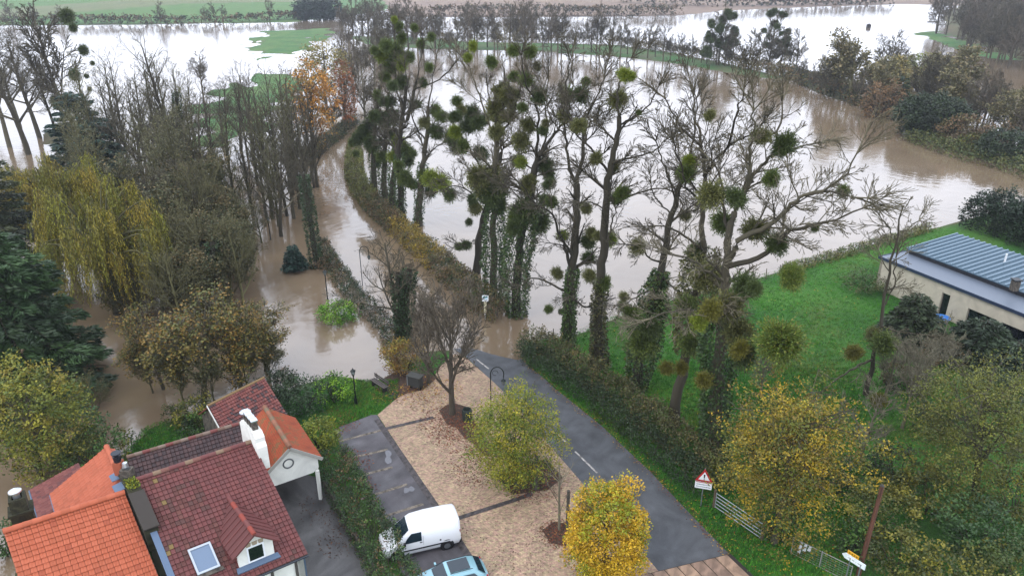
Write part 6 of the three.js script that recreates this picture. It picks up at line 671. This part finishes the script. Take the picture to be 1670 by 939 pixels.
conifer('dark_cedar', 'big dark green cedar standing in the flood left of the willow', 34, 648, 372, 6.6, CED, { nb: 120, dens: 78, pw: .36, leaf: 1.15, droop: .2 }); conifer('dark_cedar', 'dark cedar top behind the yellow-brown willow', 14, 500, 230, 6, pal('#2a3320', '#323c26', '#232c1c', '#3a4028'), { nb: 110, dens: 70, pw: .45, droop: .05 });
conifer('blue_cedar', 'blue-green cedar with layered flat branches beyond the willows', 150, 305, 150, 6, pal('#2c4340', '#364e4a', '#273a38'), { nb: 76, dens: 52, pw: .5, droop: .05, leaf: 1.6 }); conifer('blue_cedar', 'lower blue-green cedar layer right of the willow top', 178, 318, 195, 5, pal('#2c4340', '#364e4a'), { nb: 60, dens: 52, pw: .5, droop: .05, leaf: 1.6 });
conifer('small_conifer', 'small dark blue-green conifer alone in the brown flood', 481, 441, 402, 1.3, pal('#1f3a34', '#284640', '#1c302c'), { nb: 60, dens: 90, pw: .9, leaf: .7, rise: .5 });
conifer('dark_conifer', 'dark evergreen before the cream building wall', 1482, 560, 480, 3, pal('#2c3a22', '#34422a', '#263218'), { nb: 60, dens: 60, pw: .6 }); conifer('dark_conifer', 'dark evergreen in front of the cream building windows', 1592, 590, 522, 3.4, pal('#20301c', '#283a22', '#1c2a18'), { nb: 70, dens: 70, pw: .5 }); conifer('dark_conifer', 'dark evergreen at the far end of the cream building windows', 1650, 615, 560, 3.4, pal('#20301c', '#283a22'), { nb: 60, dens: 70, pw: .5 });
// shrubs
const OL = pal('#4f5620', '#605f22', '#414a1c', '#7c7626', '#363f18'), GR = pal('#35521f', '#2b451c', '#426028', '#4a6a26'), DK = pal('#22311a', '#2a3a1e', '#1c2816'), BR = pal('#5c4a36', '#6a5238', '#4c4030', '#5e5636'), LM = pal('#4f7a14', '#5f8a18', '#74991e', '#3f6a12');
shrub('laurel_bush', 'bright green rounded bush standing in the brown flood', 'bush', 551, 522, 1.9, 2.1, LM, { dens: 16 }); shrub('grey_bush', 'grey-green flooded bush at the foot of the ivy column', 'bush', 534, 437, 1.5, 1.8, BR.concat(DK)); shrub('autumn_bush', 'brown and yellow autumn bush beside the flooded path', 'bush', 660, 606, 1.9, 3, pal('#7a5a26', '#8a6a28', '#5c4c28', '#80742a', '#6c4424'), { dens: 10 });
shrub('evergreen_bush', 'dark evergreen bush beside the outbuilding roof', 'bush', 455, 652, 1.8, 2.4, DK); shrub('evergreen_bush', 'light green feathery bush beside the lawn lantern', 'bush', 548, 660, 1.5, 2.2, LM.concat(GR)); shrub('evergreen_bush', 'grey-green bush behind the carport roof', 'bush', 498, 668, 2.2, 2.2, pal('#31442c', '#3d5038', '#283a24')); shrub('evergreen_bush', 'yellow-green conifer bush beside the carport eave', 'bush', 524, 742, 1.3, 2.6, pal('#7a7f22', '#656f20', '#4d6020'), { dens: 14 });
shrub('garden_bush', 'green bush with yellow tips behind the orange roof ridge', 'bush', 165, 762, 2.2, 3, GR.concat(OL)); shrub('garden_bush', 'blue-green bush in the flooded garden beside the turning tree', 'bush', 128, 740, 2.1, 4.2, pal('#3a5a3c', '#456646', '#2f4a30')); shrub('garden_bush', 'yellow-green ivy bush beside the maroon outbuilding roof', 'bush', 318, 690, 2, 2, OL); shrub('garden_bush', 'small green bush growing beside the far left chimney', 'bush', 14, 905, .9, 2.4, GR); shrub('garden_bush', 'dark bush in the angle of the outbuilding', 'bush', 330, 712, 1.4, 1.6, DK.concat(GR));
[[1432, 872, 2.1, 2.7, OL, 'yellow-green bramble shrub right of the wooden pole foot'], [1510, 842, 2.4, 3, OL, 'olive bramble shrub below the broad olive tree'], [1588, 905, 2.3, 3.4, pal('#2f4a26', '#3c5a2c', '#284020'), 'dark green shrub among the yellow brambles'], [1655, 855, 2.4, 3, OL, 'olive and yellow shrub at the edge of the thicket'], [1462, 948, 2.2, 2.4, OL, 'yellow-leaved bramble below the olive thicket'], [1545, 985, 2.4, 2.6, OL, 'low bramble at the near end of the thicket'], [1660, 975, 2.6, 3, pal('#4c5a26', '#3c4a20', '#6a6a2a'), 'dull green shrub at the near edge of the thicket'], [1375, 800, 1.8, 2, DK.concat(OL), 'dark ivy shrub between maple and pole'], [1460, 790, 2.2, 2.4, OL.concat(DK), 'olive thicket shrub behind the wooden pole'], [1540, 720, 2.4, 2.6, DK, 'dark shrub in the shade of the broad olive tree'], [1475, 640, 2.4, 1.8, BR.concat(DK), 'brown-green shrub near the cream building corner'], [1530, 600, 2, 1.8, DK.concat(BR), 'dark shrub before the narrow dark door'], [1620, 660, 2.4, 2.6, DK, 'dark evergreen shrub below the cream building'], [1412, 478, 2.4, 1.8, pal('#3c5026', '#4a5a2e', '#5a5a3a'), 'grey-green shrub at the left corner of the cream building'], [1385, 905, 1.1, 2, GR.concat(DK), 'ivy bush behind the direction sign'], [1180, 800, 1.2, 2.2, DK.concat(OL), 'ivy thicket beside the triangle sign'], [1262, 885, 1.1, 3.4, GR.concat(DK), 'ivy mass at the foot of the yellow maple']].forEach(([x, y, hw, h, P, lab]) => shrub('thicket_shrub', lab, 'shrub', x, y, hw, h, P, { size: .17, dens: 8 }));
setOf('bare_thicket_tree', 'brown leafless sapling in the olive thicket', 'tree', [['pale', 1640, 790, 700], ['pale', 1560, 800, 715]]);
// leaning thin tree and its mistletoe
surveyed('thin tall bare conifer with a twin stem before the cream building', [1412, 650], [[1430, 560], [1443, 490], [1455, 420], [1474, 335]], [{ p: [[1440, 510], [1456, 470], [1462, 420]], r: .1, dz: .6 }, { p: [[1425, 585], [1395, 600], [1365, 620], [1340, 640]], r: .12, dz: -3 }, { p: [[1435, 530], [1465, 540], [1500, 545]], r: .08, dz: -2 }, { p: [[1465, 380], [1485, 370], [1500, 360]], r: .05 }, { p: [[1462, 390], [1450, 370]], r: .04 }], { r: .2, rEnd: .05, nt: 5, n1: 5, bark: BARK.grey, balls: [[1394, 575, 15, 4, -3], [1434, 652, 13, 4, -3], [1442, 560, 22, 1, -2], [1425, 545, 12, 3]] });
// hedges
const HB = pal('#4d4a2a', '#5a5230', '#3d3f22', '#665c34'), HG = pal('#26381c', '#304524', '#1f2e18'), HY = pal('#7a6a22', '#8a7424', '#6c5c24');
hedge('roadside_hedge', 'long brown-green hedge curving along the flooded road, yellow near its end', [[578, 250], [580, 295], [606, 338], [650, 380], [700, 424], [750, 468], [795, 508], [818, 522]], 2.6, 2.4, (s, e, R) => s > .62 && s < .8 && R() < .75 ? HY : s < .45 ? (R() < .7 ? pal('#5a6028', '#686a2c', '#4c5224') : HB) : R() < .7 ? HB.concat(BR) : HG, { dens: 5.5, size: .22, cr: .32, wild: 1.2, bark: BARK.rose });
hedge('roadside_hedge', 'low dark evergreen hedge along the dry road below the lawn', [[852, 578], [896, 610], [950, 650], [1008, 696], [1068, 748], [1132, 802], [1148, 814]], 1.9, 1.5, (s, e, R) => HG, { dens: 10, wild: .3, size: .14 });
hedge('roadside_hedge', 'taller brown deciduous hedge behind the evergreen hedge at the lawn edge', [[864, 566], [912, 600], [970, 640], [1030, 684], [1092, 732], [1152, 786], [1166, 800]], 2, 2.3, (s, e, R) => R() < .3 ? pal('#4a5426', '#3e4a20') : HB, { dens: 7, wild: .8 });
hedge('low_flooded_hedge', 'low dark hedge rising from the flood beside the ivy column and fork tree', [[520, 400], [548, 445], [578, 486], [612, 520], [640, 552], [655, 580]], 1.8, 1.5, (s, e, R) => R() < .6 ? HG : DK.concat(BR), { dens: 6 });
hedge('car_park_hedge', 'clipped dark green hedge between the car park and the concrete drive', [[545, 770], [560, 806], [585, 850], [615, 905], [640, 960], [665, 1010]], 2.3, 2.0, (s, e, R) => R() < .7 ? pal('#2b4420', '#2f4a22', '#1f3416') : R() < .5 ? GR : BR, { dens: 13, size: .12, cr: .18 });
hedge('road_bend_hedge', 'dark hedge along the left side of the far flooded road', [[500, 262], [530, 238], [556, 218], [575, 200]], 2.5, 2, (s, e, R) => R() < .5 ? DK : BR.concat(HB), { dens: 3.5, size: .3, cr: .4 });
hedge('garden_evergreen_hedge', 'tall dark evergreen hedge beyond the metal roof', [[1590, 368], [1630, 382], [1680, 400], [1760, 430]], 6, 4.6, () => pal('#172a18', '#1f3521', '#142214'), { dens: 7.5, size: .3, cr: .4, wild: 0 });
hedge('low_wall_hedge', 'rough grass and weeds along the lawn fence', [[1290, 442], [1370, 418], [1440, 398], [1520, 374]], 1.6, .6, () => pal('#5a6230', '#6e6a40', '#46582a'), { dens: 6, wild: .4, size: .2 });
{ // low concrete panel wall on the drive side of the hedge
  const pts = [[532, 806], [548, 836], [566, 868], [588, 905], [612, 950], [636, 1000]].map(q => G(q[0], q[1], .3)); const g = thing('concrete_panel_wall', 'low grey concrete panel wall between the drive and the clipped hedge', 'wall', pts[0].clone()); for (let i = 0; i < pts.length - 1; i++) { wpart(g, 'panel', slab([pts[i], pts[i + 1], pts[i + 1].clone().setY(1.15), pts[i].clone().setY(1.15)], V3(.07, 0, -.03)), M_CONC); wpart(g, 'post', box(.14, 1.0, .14, pts[i].x - .02, .75, pts[i].z, .01), M_CONC); } }
// ------------------------------------------------------------------ far landscape
const farSet = (lab, name, keys, list) => list.forEach(([x, y, t], i) => place(keys[i % keys.length], x, y, t, name, lab, 'tree', lab));
{ const R = RNG(61), L = []; for (let x = 575; x < 985; x += 11) L.push([x + R.s(8), 84 + R.s(6) + (x > 800 ? 3 : 0), R.r(-4, 44)]); for (let x = 560; x < 900; x += 14) L.push([x + R.s(8), 58 + R.s(8), R.r(-10, 22)]); farSet('bare brown tree in the far line above the flooded meadow', 'far_bare_tree', ['farRose', 'farGrey', 'farRose'], L); }
{ const R = RNG(62), L = []; for (let x = 1000; x < 1300; x += 13) L.push([x + R.s(5), 90 + (x - 1000) * .11 + R.s(3), 38 + (x - 1000) * .07 + R.s(12)]); farSet('grey bare tree in the row crossing the far flood', 'far_bare_tree', ['farAsh'], L); }
{ const R = RNG(63), L = []; for (let k = 0; k < 110; k++) { const y = R.r(16, 112), x = R.r(1525 + Math.max(0, y - 60) * 2.2, 1700); L.push([x, y, y - R.r(48, 80) - y * .1]); } farSet('purple-brown bare tree of the wood beyond the right bank', 'wood_tree', ['farRose', 'farAsh', 'farRose', 'farGrey'], L); }
{ const R = RNG(64), L = []; for (let k = 0; k < 34; k++) { const x = R.r(1490, 1700), y = 165 + (x - 1490) * .38 + R.s(18); L.push([x, y, y - R.r(50, 105)]); } farSet('bare brown tree of the thicket on the right bank', 'bank_tree', ['farRose', 'farGrey', 'farWillow'], L); }
farSet('pale tan willow on the right bank of the flood', 'bank_willow', ['farWillow'], [[1370, 160, 48], [1360, 158, 70], [1385, 165, 66], [1438, 180, 92], [1420, 165, 100], [1480, 140, 88], [1510, 140, 92], [1455, 150, 90]]);
farSet('dark bare tree behind the tan willows of the right bank', 'far_bare_tree', ['farAsh'], [[1450, 118, 48], [1436, 116, 56], [1464, 120, 55], [1530, 110, 70]]);
farSet('bare hedgerow tree on the bank edge before the willows', 'bank_tree', ['farGrey', 'farRose'], [[1305, 138, 92], [1325, 148, 100], [1345, 160, 100], [1400, 172, 110], [1340, 150, 85]]);
farSet('bare tree beside the far farmland at the top of the valley', 'far_bare_tree', ['farGrey', 'farRose'], [[350, 37, 2], [335, 37, 8], [368, 36, 6], [440, 34, -6], [262, 41, 0], [575, 60, -14], [590, 50, -12], [560, 62, 0], [610, 45, -16], [20, 42, -2], [60, 42, 2], [100, 41, 6]]);
farSet('bare tree on the islet of grass behind the green meadow', 'far_bare_tree', ['farGrey', 'farRose'], [[595, 200, 92], [575, 150, 50], [610, 140, 40], [560, 120, 45], [590, 120, 60], [620, 110, 40], [640, 105, 50], [330, 150, 80], [545, 225, 130]]);
[[498, 33], [520, 33], [541, 32]].forEach(([x, y]) => shrub('far_evergreen', 'dark evergreen in the far clump beside the flooded field', 'tree', x, y, 8, 13, pal('#1f2f2c', '#263834', '#1b2826'), { size: 1.1, cr: 1.4, dens: 1, per: 14, group: 'far dark evergreens', stemR: .3 }));
// far mistletoe poplars
function farMistle(px, py, top, lab, balls) { const p = G(px, py), d = -p.z, R = RNG(px), g = place('farGrey', px, py, top, 'far_mistletoe_tree', lab, 'tree'); for (const [x, y, r] of balls) { const q = AT(x, y, d + R.s(4)).sub(g.position); q.applyAxisAngle(V3(0, 1, 0), -g.rotation.y); q.divide(g.scale); const s = Math.hypot(AT(x, y, d).x, d) / FPX * r / g.scale.y; const m = part(g, 'mistletoe', MISTLE[2], M_LEAF); m.position.copy(q); m.scale.setScalar(s); m.rotation.set(R() * 6, R() * 6, R() * 6); } }
{ const R = RNG(71), B = (cx, w, y0, y1, n, r) => [...Array(n).keys()].map(() => [cx + R.s(w), R.r(y0, y1), R.r(r * .6, r * 1.3)]); farMistle(1172, 108, 8, 'mistletoe-laden poplar in the far row crossing the flood', B(1174, 26, 20, 90, 40, 6)); farMistle(1252, 113, 12, 'slanting mistletoe poplar at the right end of the far row', B(1268, 22, 18, 95, 26, 5)); farMistle(110, 222, -6, 'bare tree with dark mistletoe balls before the far left flood', [[108, 27, 12], [135, 82, 9], [150, 103, 4], [120, 122, 10], [92, 165, 12], [115, 165, 14], [118, 45, 7], [140, 124, 4], [145, 145, 4]]); }
shrub('bank_evergreen', 'dark evergreen clump on the right bank of the flood', 'bush', 1512, 222, 7, 8, DK.concat(pal('#2c3822')), { size: .5, cr: .7, dens: 6, per: 18 }); shrub('bank_evergreen', 'dark ivy bush at the right end of the bank', 'bush', 1640, 262, 5, 5, DK, { size: .45, cr: .6, dens: 5, per: 18 }); shrub('bank_evergreen', 'yellow-green bush below the bank thicket', 'bush', 1590, 250, 3, 3.4, OL, { size: .4, cr: .6, dens: 3, per: 16 }); shrub('bank_bush', 'brown bramble mass between the bank evergreens', 'bush', 1565, 238, 4.5, 5.5, BR, { size: .42, cr: .7, dens: 2.4, per: 16 }); shrub('bank_bush', 'brown bramble mass beside the dark ivy bush', 'bush', 1612, 248, 5, 5, BR, { size: .42, cr: .7, dens: 2.4, per: 16 }); shrub('bank_bush', 'rounded green willow scrub behind the bank', 'bush', 1500, 140, 9, 9, pal('#5c6434', '#6a6c3a', '#4c582c'), { size: .7, cr: 1, dens: 1, per: 16 }); shrub('bank_bush', 'tan willow scrub behind the pollard', 'bush', 1450, 150, 8, 9, pal('#7c7444', '#6c683c', '#8a7c50'), { size: .7, cr: 1, dens: 1, per: 16 });
shrub('pollard_willow', 'dark pollard willow with rusty shoots on the bank', 'tree', 1437, 192, 4.4, 8.5, pal('#6b5036', '#5a4632', '#7a5e40'), { size: .5, cr: .8, dens: 2, per: 14, stems: 22, stemR: .25 }); conifer('bank_cypress', 'narrow dark ivy column on the bank beside the pollard', 1464, 188, 125, 1.9, pal('#22361e', '#2a4024'), { nb: 50, dens: 40, leaf: 1.4, pw: .4 });
{ // hedgerows far off
  const H = (lab, line, w, h, P, d = 1.1, sz = .6) => hedge('far_hedgerow', lab, line, w, h, (s, e, R) => P, { dens: d * .75, size: sz, cr: .8, per: 8, wild: 1.4, group: null });
  H('brown hedgerow along the green strip crossing the flood', [[700, 66], [860, 70], [1000, 76], [1100, 90], [1200, 109], [1280, 126]], 5, 3.4, BR.concat(HB)); H('low hedge along the bank toward the pollard willow', [[1280, 124], [1335, 146], [1400, 168], [1480, 196]], 5, 3.2, BR.concat(DK), 1.6); H('dark hedge below the far left fields', [[-40, 42], [140, 40], [270, 40], [330, 40], [420, 36], [560, 29]], 8, 5, DK.concat(BR), .35, 1.2); H('dark hedge under the far ploughed field', [[700, 27], [860, 27], [980, 27], [1110, 25]], 10, 7, DK.concat(BR), .3, 1.4); H('dark hedge edging the far right flood', [[1010, 11], [1130, 13], [1300, 10], [1450, 7]], 12, 8, DK.concat(BR), .16, 2); H('scrub line along the right bank edge', [[1490, 226], [1560, 252], [1650, 276], [1720, 305]], 5, 2, pal('#4a5528', '#5a5c30', '#3c4a24'), 2.4, .4); H('hedge between the two far left fields', [[130, 10], [260, 11], [340, 11]], 6, 3, DK, .4, 1.2); }
// ------------------------------------------------------------------ leaves and grass
{ const R = RNG(88), leafG = (() => { const s = new THREE.Shape(); s.moveTo(0, -.5); s.quadraticCurveTo(.42, -.1, 0, .5); s.quadraticCurveTo(-.42, -.1, 0, -.5); const g = new THREE.ShapeGeometry(s, 3).rotateX(-Math.PI / 2); const p = g.attributes.position; for (let i = 0; i < p.count; i++) p.setY(i, Math.abs(p.getX(i)) * .35); g.computeVertexNormals(); return g; })();
  const spots = []; const put = (px, py, s, n, P, sz) => { for (let k = 0; k < n; k++) { let a, b; do { a = R.s(1); b = R.s(1); } while (a * a + b * b > 1 || R() < (a * a + b * b) * .7); const p = G(px, py, .3); spots.push([p.x + a * s, p.z + b * s, R.pick(P), sz || .1]); } };
  const rust = pal('#6a3020', '#7a3a22', '#5a2a1c', '#84502a', '#4c281c'), dk = pal('#4a3024', '#5a3a28', '#3c2a20'), yl = pal('#b08a28', '#9a7a26', '#c09a34');
  put(735, 690, 2.4, 900, rust); put(750, 712, 2.2, 600, rust); put(700, 640, 2.8, 900, rust.concat(yl)); put(640, 640, 1.8, 350, rust.concat(yl)); put(780, 760, 2.4, 700, rust.concat(dk)); put(868, 790, 2, 700, rust.concat(dk)); put(912, 872, 1.3, 600, dk.concat(rust)); put(545, 690, 2, 500, rust); put(560, 760, 2, 500, rust); put(580, 800, 1.6, 350, rust); put(535, 830, 2, 250, dk); put(560, 880, 1.6, 200, dk);
  for (let k = 0; k < 1500; k++) { const t = R(), i = Math.floor(t * 6), f = t * 6 - i, a = ROAD_R[i + 1] || ROAD_R[6], b = ROAD_R[i]; const p = G(b[0] + (a[0] - b[0]) * f, b[1] + (a[1] - b[1]) * f, .3); spots.push([p.x + .15 + R.s(.5) + R() * .4, p.z + R.s(.4), R.pick(dk.concat(rust, yl)), .09]); }
  for (let k = 0; k < 2800; k++) { const p = G(R.r(600, 1040), R.r(660, 939), .3); if (sdist(PAVE, p.x, p.z) > 0 && fbm(p.x * .3, p.z * .3, 2, 3) + R.s(.25) > -.02) spots.push([p.x, p.z, R.pick(dk), .085]); }
  for (let k = 0; k < 1400; k++) { const p = G(R.r(880, 1450), R.r(470, 760), .3); if (sdist(near, p.x, p.z) > .3 && sdist(roadPoly, p.x, p.z) < -.5) spots.push([p.x, p.z, R.pick(dk.concat(yl)), .11]); }
  for (let k = 0; k < 900; k++) { const p = G(R.r(1120, 1400), R.r(800, 960), .3); if (sdist(roadPoly, p.x, p.z) < -.3) spots.push([p.x, p.z, R.pick(yl.concat(yl, rust)), .11]); }
  const ok = spots.filter(s => hgt(s[0], s[1]) > .06), m = new THREE.InstancedMesh(leafG, new THREE.MeshStandardMaterial({ roughness: .8 }), ok.length), o = new THREE.Object3D(); ok.forEach(([x, z, c, sz], i) => { o.position.set(x, hgt(x, z) + .05 + R() * .012, z); o.rotation.set(R.s(.35), R() * 6.28, R.s(.35)); o.scale.setScalar(sz * R.r(.7, 1.5)); o.updateMatrix(); m.setMatrixAt(i, o.matrix); const q = jit(c, R, .3); m.setColorAt(i, new THREE.Color().setRGB(q[0], q[1], q[2])); }); m.name = 'fallen_leaves'; m.userData.kind = 'stuff'; m.userData.label = 'fallen rust and yellow leaves scattered over the car park, verge and road edge'; m.userData.category = 'leaves'; m.castShadow = m.receiveShadow = true; scene.add(m); }
{ const R = RNG(99), gb = new GB(); for (let k = 0; k < 7; k++) { const a = R() * 6.28; gb.leaf(R.s(.12), 0, R.s(.12), Math.cos(a) * .45, .8, Math.sin(a) * .45, R.r(.1, .2), .03, [1, 1, 1], R); } const tuft = gb.build(); tuft.deleteAttribute('color');
  const pts = []; const add = (x0, y0, x1, y1, n) => { for (let k = 0; k < n; k++) { const p = G(R.r(x0, x1), R.r(y0, y1), .3); if (sdist(near, p.x, p.z) > -.5 && sdist(roadPoly, p.x, p.z) < -.12 && sdist(PAVE, p.x, p.z) < -.1 && sdist(BAYS, p.x, p.z) < -.1) pts.push(p); } }; add(850, 370, 1560, 720, 42000); add(900, 600, 1400, 939, 26000); add(535, 615, 650, 700, 3500); add(200, 670, 330, 740, 2500);
  const C = pal('#2f6f16', '#3a7c1c', '#4c8a22', '#285a14', '#66782a'); const m = new THREE.InstancedMesh(tuft, new THREE.MeshStandardMaterial({ roughness: .8 }), pts.length), o = new THREE.Object3D(); pts.forEach((p, i) => { o.position.set(p.x, hgt(p.x, p.z) - .01, p.z); o.rotation.set(0, R() * 6.28, 0); o.scale.setScalar(R.r(.6, 1.3) * (1 + .5 * fbm(p.x * .2, p.z * .2, 1, 2))); o.updateMatrix(); m.setMatrixAt(i, o.matrix); const q = jit(C[Math.floor(Math.max(0, Math.min(.99, .5 + fbm(p.x * .12, p.z * .12, 6, 3) + R.s(.3))) * 5)], R, .25); m.setColorAt(i, new THREE.Color().setRGB(q[0], q[1], q[2])); }); m.name = 'grass'; m.userData.kind = 'stuff'; m.userData.label = 'short green grass of the lawn and road verge'; m.userData.category = 'grass'; m.castShadow = m.receiveShadow = true; scene.add(m); }
renderer.render(scene, camera);
